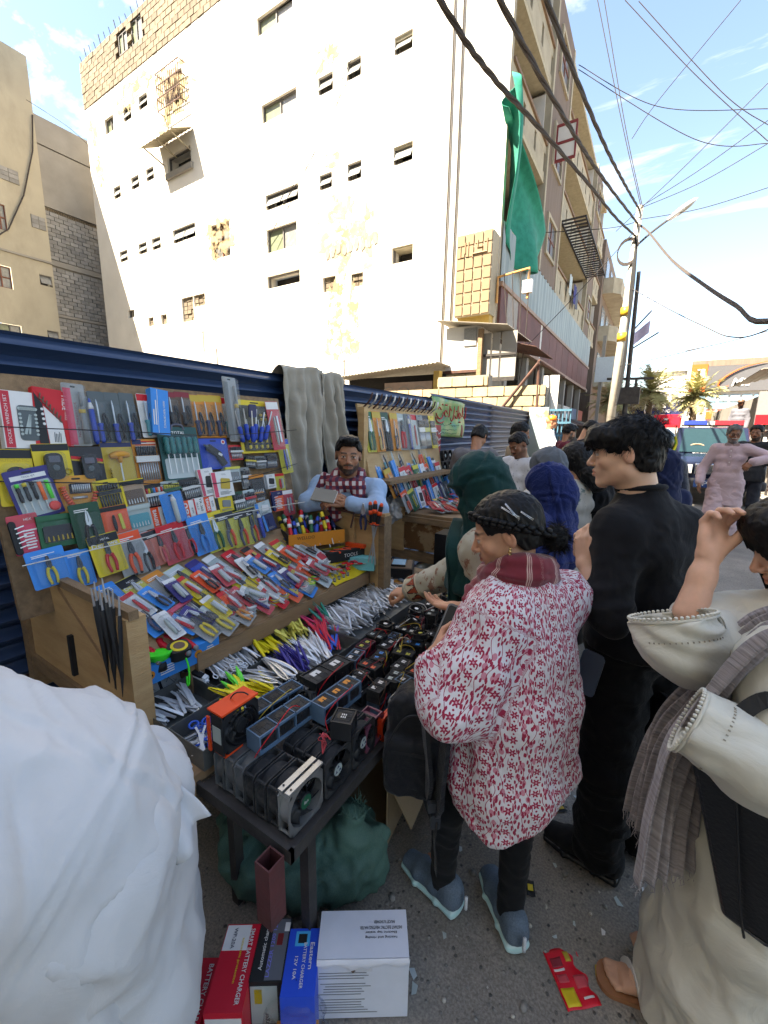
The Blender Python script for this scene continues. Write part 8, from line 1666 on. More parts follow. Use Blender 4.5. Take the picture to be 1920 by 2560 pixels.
def f_razor(mb):mb.prism([(-.009,0),(.009,0),(.013,.05),(.010,.13),(.0,.16),(-.008,.13),(-.004,.06)],-.006,.006)
def heap(nm,fn,mats,n,cat,label,group,xr,yr,z0,ang,tilt=(0,14),lift=.05,scale=(.9,1.1),loose=0):
 me=proto(nm+group[:14],fn,mats)
 for i in range(loose):HEAP.append((me,TR(ru(*xr),ru(*yr),z0+lift*ru(0,.8))@Euler((R(ru(*tilt)),R(ru(-25,25)),R(ru(*ang)))).to_matrix().to_4x4()))
 for i in range(n):
  o=link_mesh(nm,me,None,(ru(*xr),ru(*yr),z0+lift*(i/max(n-1,1))**.8));o.rotation_euler=Euler((R(ru(*tilt)),R(ru(-25,25)),R(ru(*ang))));s_=ru(*scale);o.scale=(s_,s_,s_);tag(o,label,cat,group)
HEAP=[]
tz=lambda c,**k:MS(*c,**k)
m_bY,m_bP,m_pur,m_rd,m_bl,m_gr=tz((236,214,40)),tz((226,214,100)),tz((52,44,132)),tz((214,40,62)),tz((44,96,200)),tz((30,130,110))
heap('tweezers',f_tweezer(.145),m_tw,62,'tweezers','steel tweezers in the heap at the near half of the long zinc tray','steel tweezers heaped in the long tray',(-1.24,-1.12),(1.50,1.85),.615,(45,115),(2,16),.075,loose=110)
heap('tweezers',f_tweezer(.15,.011),MP('white_tweezer_steel',(.68,.69,.70),metal=.5,rough=.35),36,'tweezers','bright flat tweezers in the heap at the far half of the long zinc tray','bright tweezers at the far end of the long tray',(-1.25,-1.12),(1.76,2.08),.62,(50,115),(0,12),.065,loose=90)
heap('tweezers',f_tweezer(.18,.006),m_tw,42,'tweezers','long thin steel tweezers fanned out behind the yellow leaf ones','long thin tweezers fanned in the second tray',(-1.37,-1.29),(.93,1.11),.625,(68,112),(8,26),.05,loose=50)
heap('tweezers',f_tweezer(.16,.007),m_tw,24,'tweezers','long steel tweezers right of the purple ones in the middle tray','steel tweezers right of the purple ones',(-1.15,-1.07),(1.20,1.32),.615,(55,100),(6,22),.05,loose=24)
heap('tweezers',f_tweezer(.15,.010),m_pur,24,'tweezers','purple tweezers fanned out in the middle tray','purple tweezers',(-1.14,-1.08),(1.10,1.21),.62,(60,100),(8,22),.05)
heap('tweezers',f_leaf,m_bY,26,'tweezers','bright yellow leaf shaped tweezers at the front of the second tray','yellow leaf tweezers',(-1.13,-1.06),(.84,.98),.625,(70,118),(2,16),.05,(.75,.95))
heap('tweezers',f_leaf,MS(90,220,70),4,'tweezers','bright green leaf tweezers standing among the yellow ones','green leaf tweezers',(-1.19,-1.15),(.88,.93),.645,(70,110),(15,28),.03,(.6,.75))
heap('tweezers',f_tweezer(.17,.017),m_bY,14,'tweezers','wide yellow tweezers left of the pale yellow ones','wide yellow tweezers',(-1.33,-1.27),(1.10,1.22),.63,(72,102),(8,22),.05)
heap('tweezers',f_tweezer(.15,.013),m_bP,26,'tweezers','pale yellow tweezers at the back of the middle tray','pale yellow tweezers',(-1.34,-1.27),(1.24,1.40),.63,(55,100),(4,20),.06)
heap('tweezers',f_tweezer(.14,.010),m_rd,16,'tweezers','red tweezers standing at the right of the middle tray','red tweezers',(-1.19,-1.10),(1.33,1.42),.62,(40,95),(15,42),.04)
heap('tweezers',f_tweezer(.14,.011),m_bl,8,'tweezers','blue tweezers under the red ones','blue tweezers',(-1.16,-1.10),(1.32,1.40),.62,(30,80),(5,20),.03)
heap('tweezers',f_tweezer(.15,.010),MS(200,50,100),8,'tweezers','pink tweezers at the near end of the long tray','pink tweezers',(-1.32,-1.25),(1.42,1.50),.64,(60,105),(15,30),.04)
heap('tweezers',f_tweezer(.15,.010),m_gr,5,'tweezers','green tweezers at the near end of the long tray','green tweezers',(-1.30,-1.24),(1.47,1.54),.66,(60,105),(15,30),.03)
heap('forceps',f_forceps,m_tw,12,'forceps','steel ring handled forceps lying in the second tray','steel forceps',(-1.34,-1.28),(.90,1.02),.645,(85,125),(8,20),.04)
heap('tongs',f_tong,m_chrome,14,'tongs','heavy polished steel tongs at the front of the second tray','polished steel tongs',(-1.13,-1.07),(1.0,1.09),.63,(75,115),(4,14),.05)
heap('scissors',f_scissor,[m_tw,m_tw],7,'scissors','all steel scissors in the near corner tray','steel scissors',(-1.17,-1.07),(.66,.80),.615,(0,360),(-6,8),.02)
heap('scissors',f_scissor,[m_tw,MS(40,90,190)],8,'scissors','blue handled scissors in the near corner tray','blue handled scissors',(-1.17,-1.07),(.67,.80),.625,(0,360),(-6,8),.035)
heap('scalpel',f_blade,m_tw,24,'scalpel','steel scalpel in the left half of the near corner tray','steel scalpels',(-1.32,-1.25),(.67,.80),.615,(60,125),(2,18),.035)
heap('razor',f_razor,[MS(224,226,226)],2,'razor','white folding razor lying over the tray divider','white razors',(-1.33,-1.31),(.84,.88),.675,(95,110),(4,8),.01)
heap('razor',f_razor,[m_black],1,'razor','black folding razor lying between two white ones','black razors',(-1.35,-1.34),(.86,.87),.69,(100,104),(4,8),.0)
heap('coil',lambda mb:[mb.tube([(.016*cos(a),.016*sin(a),.002*k)for a in np.linspace(0,6.28,14)],.0016,4,cap=False)for k in range(4)],m_tw,5,'coil','small coil of steel wire on the heap in the long tray','wire coils',(-1.24,-1.16),(1.70,1.80),.70,(0,360),(20,70),.01)
mb=MB();mt_=[]
for me,T in HEAP:
 if me.materials[0]not in mt_:mt_.append(me.materials[0])
 mb.add([v.co for v in me.vertices],[tuple(p.vertices)for p in me.polygons],mt_.index(me.materials[0]),T)
tag(mb.build('tweezers',mt_),kind='stuff')
# a case of mirrors and loose cards beyond the trays
o=thing('mirror_case','open black case of two small mirrors beyond the long tray','case',(-1.45,2.42,.62),R(25));mb=MB();mb.box((0,0,.04),(.30,.22,.08));P_(o,'case_base',mb,m_black,0);mb=MB();mb.box((0,0,.0815),(.28,.2,.003));P_(o,'lining',mb,pc('brown'),0)
for x in(-.06,.05):mb=MB();mb.box((x,0,.09),(.09,.13,.008));mi_=P_(o,'mirror',mb,MS(150,178,190,rough=.15),0);mb=MB();mb.box((x,.07,.091),(.1,.008,.012));mb.box((x,-.07,.091),(.1,.008,.012));P_(mi_,'mirror_frame',mb,m_black,0)
box_thing('rear_table','low dark table beyond the trays','table',(-1.32,2.40,0),(.62,.5,.62),m_plyd)
for i,(x,y,cn,lb)in enumerate(((-1.26,2.30,'orange','orange blister card of small tools beyond the long tray'),(-1.18,2.42,'yellow','yellow blister card beside the orange one'),(-1.34,2.26,'w','white paper packet beside the mirror case'),(-1.22,2.22,'w','white card of drill bits in front of the orange card'),(-1.12,2.30,'orange','small orange card at the table edge'))):
 pack('tester',.09,.13,(cn,'grey'),lb,'',TR(x,y,.625+.006*i)@RZ(R(70+25*i)),group='cards beyond the long tray')
 # ---- fans
FM={}
def fan_meshes(s,d,hub=.34):
 k=(s,d,hub)
 if k in FM:return FM[k]
 a=s/2;ri=a*.93;N=28;fr=MB();sq=[]
 for i in range(N):
  t=2*pi*i/N;c,q=cos(t),sin(t);f=a/max(abs(c),abs(q));sq.append((c*min(f,a*1.34),q*min(f,a*1.34)))
 for z0,z1 in((-d/2,-d/2+.004),(d/2-.004,d/2)):
  vs=[(p[0],p[1],z)for z in(z0,z1)for p in sq]+[(ri*cos(2*pi*i/N),ri*sin(2*pi*i/N),z)for z in(z0,z1)for i in range(N)];fs=[]
  for i in range(N):j=(i+1)%N;fs+=[(i,j,N+j,N+i),(2*N+j,2*N+i,3*N+i,3*N+j),(N+i,N+j,3*N+j,3*N+i),(j,i,2*N+i,2*N+j)]
  fr.add(vs,fs)
 w0=ri*1.03;vs=[(r*cos(2*pi*i/N),r*sin(2*pi*i/N),z)for r in(w0,ri)for z in(-d/2+.003,d/2-.003)for i in range(N)]
 fr.add(vs,[f for i in range(N)for f in((i,(i+1)%N,N+(i+1)%N,N+i),(2*N+(i+1)%N,2*N+i,3*N+i,3*N+(i+1)%N))])
 for q in range(4):t=pi/4+q*pi/2;fr.cyl((a*1.22*cos(t),a*1.22*sin(t),-d/2),(a*1.22*cos(t),a*1.22*sin(t),d/2),a*.07,6);t+=.5;fr.bar((a*hub*cos(t),a*hub*sin(t),-d/2+.003),(ri*cos(t+.3),ri*sin(t+.3),-d/2+.003),a*.06,.003)
 hb=MB();hb.lathe([(a*hub,-d/2+.002),(a*hub,d/2-.004),(a*hub*.9,d/2-.0025)],18);bl=MB()
 bl.slab(lambda u,v:(a*(hub*.98+(.90-hub)*v)*cos((u-.5)*.75+v*.35),a*(hub*.98+(.90-hub)*v)*sin((u-.5)*.75+v*.35),(u-.5)*d*.7),4,4,.0012)
 lb=MB();lb.lathe([(a*hub*.86,0),(a*hub*.86,.0005)],16,T=TR(0,0,d/2-.0022));FM[k]=[m.mesh(n,None or m_black,sm)for m,n,sm in((fr,'frame',30),(hb,'hub',30),(bl,'blade',True),(lb,'hub_label',0))];return FM[k]
m_fanb=MP('black_fan_plastic',(.017,.018,.020),rough=.5,var=.35);m_fang=MP('grey_fan_metal',(.15,.155,.155),rough=.5,metal=.4,var=.3);m_fans=MP('silver_fan_frame',(.36,.36,.35),metal=.7,rough=.35,var=.2);m_dust=stained('dusty_black',(.022,.023,.025),(.15,.14,.125),16,.42,.72,rough=.7,seed=3,amt=.5)
_fm2={}
def inst(par,me,mat,nm,rot=None):
 k=(me.name,mat.name)
 if k not in _fm2:c=me.copy();c.materials.clear();c.materials.append(mat);_fm2[k]=c
 return link_mesh(nm,_fm2[k],par,None,rot)
def fan(label,T,s=.12,d=.038,fm=None,lab=None,group=None,mark=None,bm=None,hub=.34):
 o=thing('cooling_fan',label,'fan',group=group);o.matrix_basis=T;ms=fan_meshes(s,d,hub);fm=fm or m_dust;bm=bm or m_fanb
 inst(o,ms[0],fm,'frame');inst(o,ms[1],bm,'hub');inst(o,ms[3],lab or m_fanb,'hub_label')
 for i in range(7):inst(o,ms[2],bm,'blade',(0,0,2*pi*i/7))
 if mark:
  mb=MB()
  if mark=='tri':
   for q in range(3):t=2.094*q+1.57;c,e=s*.075*cos(t),s*.075*sin(t);mb.prism([(c+s*.05*cos(t2),e+s*.05*sin(t2))for t2 in(1.57,3.66,5.76)],0,.0004,T=TR(0,0,d/2-.0015))
  else:letter(mb,mark,s*.11,TR(0,0,d/2-.0015))
  P_(o,'hub_mark',mb,pc('navy')if mark=='tri' else pc('w'),0)
 return o
FX=lambda x,y,z,r=0:fr3((0,1,0),(0,0,1),(1,0,0),(x,y,z))@RZ(R(r))
Z0=.577;h=.062
fan('silver framed fan with a green label, front corner of the fan table',FX(-.690,.70,Z0+.066),.13,.040,m_fans,MS(24,84,60),mark='fan')
mb=MB()
for y in(-.03,.0,.03):mb.b2((-.71,.70+y-.008,Z0+.132),(-.672,.70+y+.008,Z0+.137))
for x,gm,nm in((-.735,m_dust,'black fan'),(-.778,m_dust,'black fan'),(-.822,m_dust,'black fan'),(-.866,m_fang,'grey metal fan'),(-.910,m_fang,'grey metal fan'),(-.955,m_fang,'grey metal fan')):fan('%s stacked behind the silver framed one at the front corner'%nm,FX(x,.70+ru(-.004,.004),Z0+h),.124,.038,gm,group='%ss stacked along the table front'%nm)
for y,nm in((.835,'nearer'),(.965,'farther')):
 for k,x in enumerate((-.688,-.73,-.772,-.814)):fan('black fan with a white marked hub facing the street, %s of two'%nm if k==0 else 'black fan behind the %s white hubbed fan'%nm,FX(x,y,Z0+h),.124,.038,m_dust,pc('pgrey')if k==0 else None,mark='tri' if k==0 else None,group='white hubbed fans' if k==0 else 'black fans behind the %s white hubbed one'%nm)
st_=thing('steel_strip','two bright steel strips lying on the silver framed fan','steel strip',(-.69,.70,Z0+.135))
for y in(-.022,.004):mb=MB();mb.box((.0,0,.003),(.016,.13,.006),T=TR(-.010+.024*(y>0),0,0));P_(st_,'strip',mb,m_fans,0)
for q,x in enumerate((-.012,.014)):mb=MB();mb.lathe([(.003,0),(.003,.001)],8,T=TR(x,-.05,.0065));P_(st_,'hole',mb,m_black,0)
def box_fan(label,T,L,W_,H,fm,n=1,lab='w',group=None,top=None,wire=True,ends=True):
 o=thing('fan_module',label,'fan',group=group);o.matrix_basis=T;mb=MB();c=L/n;t=.004
 for i in range(n+1):mb.box((0,-L/2+i*c,H/2),(W_,t,H))
 for x in(-1,1):mb.box((x*(W_/2-t/2),0,H*.1),(t,L-t,H*.2));mb.box((x*(W_/2-t/2),0,H*.93),(t,L-t,H*.14))
 P_(o,'housing',mb,fm,0)
 for i in range(n):
  y=-L/2+(i+.5)*c;mb=MB();mb.box((0,y,H*.5),(W_*.8,c-t*2.2,H*.93));cell=P_(o,'cell',mb,top or m_dust,0);mb=MB()
  for q in(-.28,0,.28):mb.box((W_*.1,y+q*c,H*.968),(W_*.45,c*.06,.002))
  P_(cell,'vent_slot',mb,m_black,0)
  for x in(-1,1):mb=MB();r=min(c,H)*.40;mb.lathe([(r,0),(r,.003),(r*.86,.003),(r*.84,.001),(r*.4,.001),(r*.38,.0025),(r*.1,.003)],16,T=TR(x*W_*.401,y,H*.5)@RY(R(90*x)));P_(cell,'fan_face',mb,m_fanb,30)
  mb=MB();mb.box((W_*(-.15+.1*(i%2)),y,H*.967),(W_*.3,c*.4,.001));P_(o,'label',mb,pc(lab),0)
 if wire:mb=MB();w2=ru(.6,1.3);mb.tube(curve([(W_*.3,L*.3,H),(W_*.6*w2,L*.1,H*1.35),(W_*.7,-L*.3,H*1.1),(W_*.55,-L*.5,H*.5),(W_*.75*w2,-L*.6,H*.1)]),.0016,4);P_(o,'cable',mb,(pc('k'),pc('brown'),pc('red'),pc('gold'))[rnd.randrange(4)],True)
 return o
m_bluef=MP('dusty_blue_plastic',(.085,.15,.23),rough=.5,var=.25);ZT_=Z0+.126
box_fan('blue housing of three black fans, front of two',TR(-.865,.80,ZT_)@RZ(R(-4)),.20,.062,.06,m_bluef,3,'k');box_fan('blue housing of three black fans beside the purple tray',TR(-.955,.86,ZT_)@RZ(R(-5)),.19,.06,.055,m_bluef,3,'k')
box_fan('blue housing of three black fans with yellow labels',TR(-.795,.985,ZT_)@RZ(R(-3)),.18,.062,.062,m_bluef,3,'orange');box_fan('wide black double fan unit with a white label beside the trays',TR(-.935,1.10,Z0+.08)@RZ(R(-4)),.19,.085,.085,m_fanb,2,'w')
og=thing('orange_fan','square black fan with orange top and handle at the near end of the trays','fan');og.matrix_basis=FX(-.945,.70,Z0+.19,0);ms=fan_meshes(.125,.05);inst(og,ms[0],m_fanb,'frame');inst(og,ms[1],m_fanb,'hub')
for i in range(7):inst(og,ms[2],m_fanb,'blade',(0,0,.9*i))
for r in(.02,.035,.05):mb=MB();mb.tube([(r*cos(a),r*sin(a),.028)for a in np.linspace(0,6.28,24)],.0014,4,cap=False);P_(og,'guard_ring',mb,m_fanb,True)
mb=MB();mb.box((0,.0655,-.008),(.128,.006,.066));mb.box((-.0655,-.01,-.036),(.005,.11,.012));mb.box((-.03,-.066,.0),(.06,.006,.05));P_(og,'orange_cover',mb,MS(226,74,30),0);mb=MB();mb.box((-.0663,.0,.0),(.001,.05,.035));P_(og,'label',mb,pc('pgrey'),0);mb=MB();mb.box((-.0635,0,0),(.004,.12,.05));P_(og,'side',mb,m_fanb,0)
mb=MB();mb.tube(curve([(.0,.07,-.02),(.01,.085,-.01),(.03,.08,.0),(.04,.07,.01)]),.0022,5);P_(og,'cable',mb,m_black,True)
fan('small fan with a silver grille lying face up behind the blue housings',TR(-.965,.965,Z0+.12)@RZ(.3),.075,.03,m_fans);fan('small black fan beside the silver grilled one',TR(-.885,.93,Z0+.15)@RX(R(60))@RZ(.2),.06,.03);
dl=box_fan('black cube fan with three white marks on top',TR(-.70,.90,ZT_+.002)@RZ(R(20)),.065,.065,.06,m_fanb,1,'k',wire=False);mb=MB()
for q in(-1,0,1):mb.box((q*.006,.0,.0585),(.003,.018,.001))
P_(dl,'white_mark',mb,pc('w'),0)
fan('black fan with a dusty mauve top behind the cube fan',FX(-.70,1.03,Z0+.055),.105,.06,MS(116,66,84));fan('orange framed fan standing at the street edge of the table',FX(-.668,1.10,Z0+.045),.088,.02,MS(206,62,28));fan('grey metal fan standing behind the orange framed one',FX(-.672,1.19,Z0+.055,0),.11,.03,m_fang)
k=0;SP=[(-.965,1.24),(-.975,1.33),(-.985,1.43),(-.86,1.20),(-.87,1.29),(-.885,1.385),(-.76,1.20),(-.755,1.285),(-.775,1.37),(-.80,1.455),(-.69,1.29),(-.70,1.38),(-.71,1.47),(-.90,1.48),(-.985,1.52),(-.74,1.54),(-.82,1.55),(-.91,1.58),(-.70,1.62),(-.78,1.65),(-.87,1.67),(-.96,1.64),(-.72,1.75),(-.81,1.77),(-.91,1.78),(-.98,1.75),(-.70,1.87),(-.79,1.89),(-.89,1.89),(-.97,1.87),(-.74,2.0),(-.84,2.01),(-.94,2.0),(-.72,2.14),(-.83,2.15),(-.93,2.14)]
LBS=('w','w','pgrey','coral','w','sky','lime');SEEN={}
for x,y in SP:
 for lv in range(2 if(k%3)or y<1.5 else 1):
  k+=1;cl=LBS[k%7];cname={'w':'white','pgrey':'grey','sky':'pale blue'}.get(cl,cl);where='near half' if y<1.6 else 'far half';fm=m_bluef if(k%9==4)else MS(96,44,58)if k%13==6 else m_dust
  box_fan('small black fan unit with a %s label, %s of the fan table'%(cname,where),TR(x+ru(-.008,.008),y+ru(-.008,.008),Z0+.001+lv*.052)@RZ(R(rnd.choice((-4,2,5,88,95))+ru(-6,6))),rnd.choice((.082,.085,.088)),.056,.05,fm,2,cl,group='small fan units with %s labels, %s'%(cname,where))
for i,(x,y)in enumerate(((-.90,1.72),(-.80,1.60),(-.74,1.69),(-.95,1.84),(-.76,1.94),(-.86,1.96),(-.99,1.60),(-.88,2.08))):fan('round hubbed fan lying on the far half of the fan table',TR(x,y,Z0+.115+.006*(i%3))@RX(R(ru(-25,25)))@RY(R(ru(-25,25))),.07,.028,m_fanb,pc(('w','lime','pgrey')[i%3]),group='round fans lying on the far half')
for i in range(26):
 x,y=ru(-.98,-.70),ru(1.15,2.1);a=ru(0,6.28);c_,q=cos(a),sin(a);L=ru(.06,.14);mb=MB();p=[(0,0,0),(c_*L*.4+.02,q*L*.4,.035),(c_*L*.8,q*L*.8+.02,.03),(c_*L,q*L,.0)]
 for w2 in range(2):mb.tube(curve([(v[0]+.003*w2,v[1],v[2]+.002*w2)for v in p],14),.0014,4)
 cn=('k','brown','maroon','gold','k','w')[i%6];o=mb.build('cable',pc(cn),None,origin=(0,0,0),smooth=True);o.location=(x,y,Z0+.105);tag(o,'%s fan cable loose on the fan table'%{'k':'black'}.get(cn,cn),'cable','%s loose fan cables'%cn)
ty=thing('cable_knot','knot of pink and brown wires standing up on the black fans','cable',(-.70,.80,Z0+.125));mb=MB()
for q in range(5):mb.tube(curve([(0,0,0),(.004*q-.01,.01,.03),(.012*sin(q*2),.012*cos(q*2),.05),(-.01*cos(q),.01*sin(q),.062),(.02*sin(q),.015,.045)]),.0014,4)
P_(ty,'wire',mb,pc('rpink'),True)
rt=thing('metal_pocket','rusty red metal pocket hung on the front leg of the fan table','pocket',(-.655,.60,.40));mb=MB()
for a,b in(((-.05,-.05,0),(.0,-.046,.18)),((-.05,-.046,0),(-.046,.0,.18)),((-.046,-.004,0),(.0,0,.18)),((-.004,-.046,0),(0,-.004,.18)),((-.046,-.046,0),(-.004,-.004,.004))):mb.b2(a,b)
P_(rt,'sheet',mb,M('dull_red_steel',(.13,.03,.03),col2=(.05,.025,.022),sc_=6,rough=.6),0)
# ---- goods on the second stall
g2=random.Random(12)
KC=[('plier',('green','lime','green')),('iron',('orange','gold')),('plier',('dgreen','dk','k')),('iron',('orange','navy')),('plier',('pgrey','clear','red')),('sucker',('grey','blue')),('tester',('pale','red')),('bits',('grey','w')),('bits',('dk','lime')),('bits',('yellow','w'))]
WORDS={'green':'green','orange':'orange','dgreen':'dark green','pgrey':'pale grey','grey':'grey','pale':'pale','dk':'dark','yellow':'yellow','sky':'sky blue','rpink':'pink','blue':'blue','lime':'pale yellow','dorange':'bright orange','red':'red','w':'white','purple':'purple','k':'black','navy':'navy'}
for i in range(10):kd,cs=KC[i];pack(kd,.135,.35,cs,'%s tool pack hung on the second stall board, %s from the seller'%(WORDS[cs[0]],NTH[i]),'',fr3((0,1,0),(-.2,0,.98),(.98,0,.2),(-2.012+.006*(i%2),3.0+.135*i,1.43))@RZ(R(g2.uniform(-3,3))),group='packs hung on the second stall board')
for i in range(18):
 mb=MB();mb.tube(curve([(-2.10,2.98+.075*i,1.80),(-2.03,2.98+.075*i,1.86),(-2.02,3.0+.075*i,1.92)],6),.008,5);tag(mb.build('hook',(m_rust,m_chrome)[i%2],None,origin=(-2.05,2.98+.075*i,1.80),smooth=True),'%s bent hook along the top of the second stall board'%('rusty','bright')[i%2],'hook','%s hooks on the second board'%('rusty','bright')[i%2])
for row,(n,x,z,y0,st,h)in enumerate(((9,-1.97,1.20,3.08,.135,.36),(9,-1.88,1.03,3.2,.125,.27),(10,-1.78,.90,3.28,.125,.2))):
 for i in range(n):
  cs=(('sky','w'),('dk','teal'),('purple','pale'),('orange','red'),('sky','w'),('grey','teal'),('blue','teal'),('green','lime'),('w','sky'),('dorange','k'))[(i+3*row)%10];kd=('longbox','iron','sucker','iron','longbox','iron','plier','tester','carton','plier')[(i+3*row)%10]
  if kd=='iron':cs=(('orange','navy'),('dgrey','teal'),('w','teal'))[i%3]
  if kd=='longbox':cs=('sky','w')
  if kd=='plier':cs=(('dorange','clear','ok'),('red','rpink','red'))[i%2]
  if kd=='carton':cs=('w','sky','dk')
  if kd=='sucker':cs=('purple','pale')
  pack(kd,.07 if kd=='longbox' else .125,h*(1.25 if kd=='longbox' else 1),cs,'%s pack leaning in the %s row of the second stall, %s from the seller'%(WORDS.get(cs[0],'grey'),('back','middle','front')[row],NTH[i]),'',fr3((0,1,0),(-.34,0,.94),(.94,0,.34),(x,y0+st*i,z))@RZ(R(g2.uniform(4,14))),group='packs leaning on the second stall')
for i in range(34):
 cn=('rpink','sky','w','dorange','pgrey','yellow','rpink')[i%7];kd='plier' if i%3 else 'tester';pack(kd,.085,.19,(cn,'clear','red')if kd=='plier' else(cn,'red'),'%s pack lying on the table of the second stall'%WORDS[cn],'',TR(-1.55+.045*(i%5),3.36+.05*i*.9,.89+.008*(i%5)+.04*(i%5==0))@RZ(R(70+g2.uniform(-35,35)))@RX(R(12)),group='%s packs lying on the second stall'%WORDS[cn])
for i in range(6):fan('black fan with a pale hub stacked beside the second stall board',fr3((0,1,0),(-.15,0,.98),(.98,0,.15),(-1.99,4.42+.13*(i%2),1.08+.13*(i//2))),.125,.04,m_fanb,pc('pgrey'),group='fans stacked beside the second stall board')
pb_=thing('plastic_bag','white plastic bag with red print hanging at the corner of the second stall','bag',(-1.98,3.33,.90));S=Sculpt((-.17,-.14,-.2),(.17,.14,.18),.008);S.ell((0,0,-.02),(.12,.09,.12),k=0);S.cap((0,0,.08),(.05,0,.14),.03,.02,k=.04);garment('bag_film',S,MP('thin_white_plastic',(.66,.66,.66),rough=.3),pb_,[(.018,(12,12,9),5,'r'),(.006,(30,30,30),6,'r')]);mb=MB();mb.box((-.02,-.105,-.09),(.10,.003,.05));P_(pb_,'red_print',mb,pc('r'),0)
box_thing('black_case','tall black metal case standing under the second stall','case',(-1.33,3.05,.40),(.1,.2,.42),M('chipped_black_paint',(.012,.012,.014),rough=.35,var=.6));box_thing('crate','dark crate standing under the black case','crate',(-1.33,3.05,0),(.3,.3,.4),m_plyd)
for x,y,r,mt,lb in((-1.62,3.35,.16,MS(150,152,148),'crumpled grey plastic sack under the second stall'),(-1.75,3.1,.12,MS(196,200,186),'crumpled white plastic sack under the second stall')):
 o=thing('sack',lb,'sack',(x,y,0));S=Sculpt((-.26,-.26,0),(.26,.26,.45),.014);S.ell((0,0,.2),(r*1.3,r,.2),k=0);garment('film',S,mt,o,[(.03,(9,9,9),int(x*9)+40,'r'),(.01,(25,25,25),7,'r')])
 # ================================================================ boxes and litter on the ground
def floor_box(name,label,c,wd,ln,z,m,txts=(),fields=(),yaw=34):
 o=thing(name,label,'box',(c[0],c[1],0),R(yaw));mb=MB();mb.box((0,0,z/2),(wd,ln,z));P_(o,'carton',mb,m,0);n=0
 for x,y,w_,l_,cm,*fr_ in fields:n+=1;mb=MB();mb.box((x,y,z+.0004+.0002*n),(w_,l_,.0008))if not fr_ else mb.box((x,-ln/2-.0005,fr_[0]),(w_,.001,l_));P_(o,'printed_field',mb,cm,0)
 for s_,sz,x,y,cm,rot,wdt,*fr_ in txts:
  mb=MB();letter(mb,s_,sz,(TR(x,y,z+.0022)@RZ(R(rot)))if not fr_ else(TR(x,-ln/2-.0012,y)@RX(R(90))@RZ(R(rot))),0,wdt,bold=.012);P_(o,'lettering',mb,cm,0)
 return o
W_=pc('w');RD=MS(196,22,44);BLU=MS(30,78,200)
floor_box('charger_box','red box lettered 20 A battery charger, lowest and leftmost of the row',(-.865,.45),.085,.18,.13,RD,(('20 A',.034,-.005,.02,m_black,-90,.05),('BATTERY CHARGER',.018,.028,0,W_,-90,.15),('MP-12100',.012,-.032,0,m_black,-90,.1)))
floor_box('charger_box','red and white box lettered smart battery charger, beside the black one',(-.79,.535),.096,.19,.20,RD,(('SMART BATTERY CHARGER',.016,.028,0,W_,-90,.165),('WP-20A',.014,-.02,.06,pc('slate'),-90,.05),('automatic protection',.009,.008,.01,pc('yellow'),-90,.1)),((-.012,.062,.068,.06,W_),(0,0,.09,.08,W_,.14)))
floor_box('charger_box','black and silver box lettered automatic charger',(-.735,.615),.088,.145,.20,m_black,(('Automatic charger',.014,-.02,.005,W_,90,.11),('LAZZER 1200 12V',.014,.002,0,MS(120,120,200),90,.13),('charger',.016,.0,.06,m_black,90,.07,1)),((.018,0,.045,.14,MS(96,98,104)),(-.005,0,.07,.13,pc('pgrey'),.12),(-.02,0,.02,.05,pc('yellow'),.15),(.035,.05,.014,.022,W_),(.02,.02,.016,.028,MS(120,40,40))))
floor_box('charger_box','bright blue box lettered battery charger, between the black and the white box',(-.645,.64),.088,.15,.20,BLU,(('Eastern',.016,.024,.01,W_,-90,.06),('BATTERY CHARGER',.012,.005,-.01,W_,-90,.1),('12V 10A',.012,-.016,-.015,W_,-90,.05)),((-.005,.05,.04,.035,MS(60,170,220)),(-.005,.05,.024,.022,m_black)))
wb_=floor_box('white_box','large white box with upside down print and a torn flap, right of the blue box',(-.535,.775),.25,.115,.215,MS(206,208,216),(('INSTANT ELECTRIC HEATING WATER',.011,.05,.012,m_black,180,.12),('FAUCET & SHOWER',.011,.06,.026,m_black,180,.06),('Electric tap water',.008,.05,.0,m_black,180,.09),('heating and rinsing',.008,.05,-.012,m_black,180,.09)))
mb=MB()
for i in range(16):
 if i in(3,9):continue
 mb.box((-.055+.03*noise3((i,0,0),2.3),-.0585,.165-.0095*i),(.12+.05*noise3((i,2,1),3.1),.0008,.0014))
P_(wb_,'small_print',mb,pc('grey'),0);mb=MB();mb.slab(lambda u,v:(-.125+.25*u,-.0585-.004*sin(3*v),.214-(.022+.006*sin(u*23)+.012*(abs(u-.45)<.12))*v),40,3,.002);P_(wb_,'torn_flap',mb,MS(214,214,220),30);mb=MB();mb.box((.0,-.0595,.186),(.05,.002,.028));P_(wb_,'tuck_tab',mb,MS(196,196,200),0);mb=MB();mb.prism([(-.045,.19),(-.02,.176),(-.028,.168)],-.0612,-.0608,T=Matrix(((1,0,0,0),(0,0,1,0),(0,1,0,0),(0,0,0,1))));P_(wb_,'torn_board',mb,pc('brown'),0)
o=thing('plastic_wrap','crumpled clear plastic wrap with an orange sheet lying against the blue box','plastic wrap',(-.60,.565,0),R(34));S=Sculpt((-.12,-.1,0),(.12,.12,.26),.009);S.loft([((0,0,.03),.09,.06),((0,.03,.11),.06,.035),((.0,.05,.20),.02,.012)],k=.03);S.plane((0,0,.01),(0,0,-1));garment('film',S,m_clear,o,[(.014,(14,14,9),3,'r'),(.005,(40,40,40),4,'r')]);mb=MB();mb.box((0,0,.05),(.11,.07,.06));P_(o,'orange_sheet',mb,pc('orange'),0)
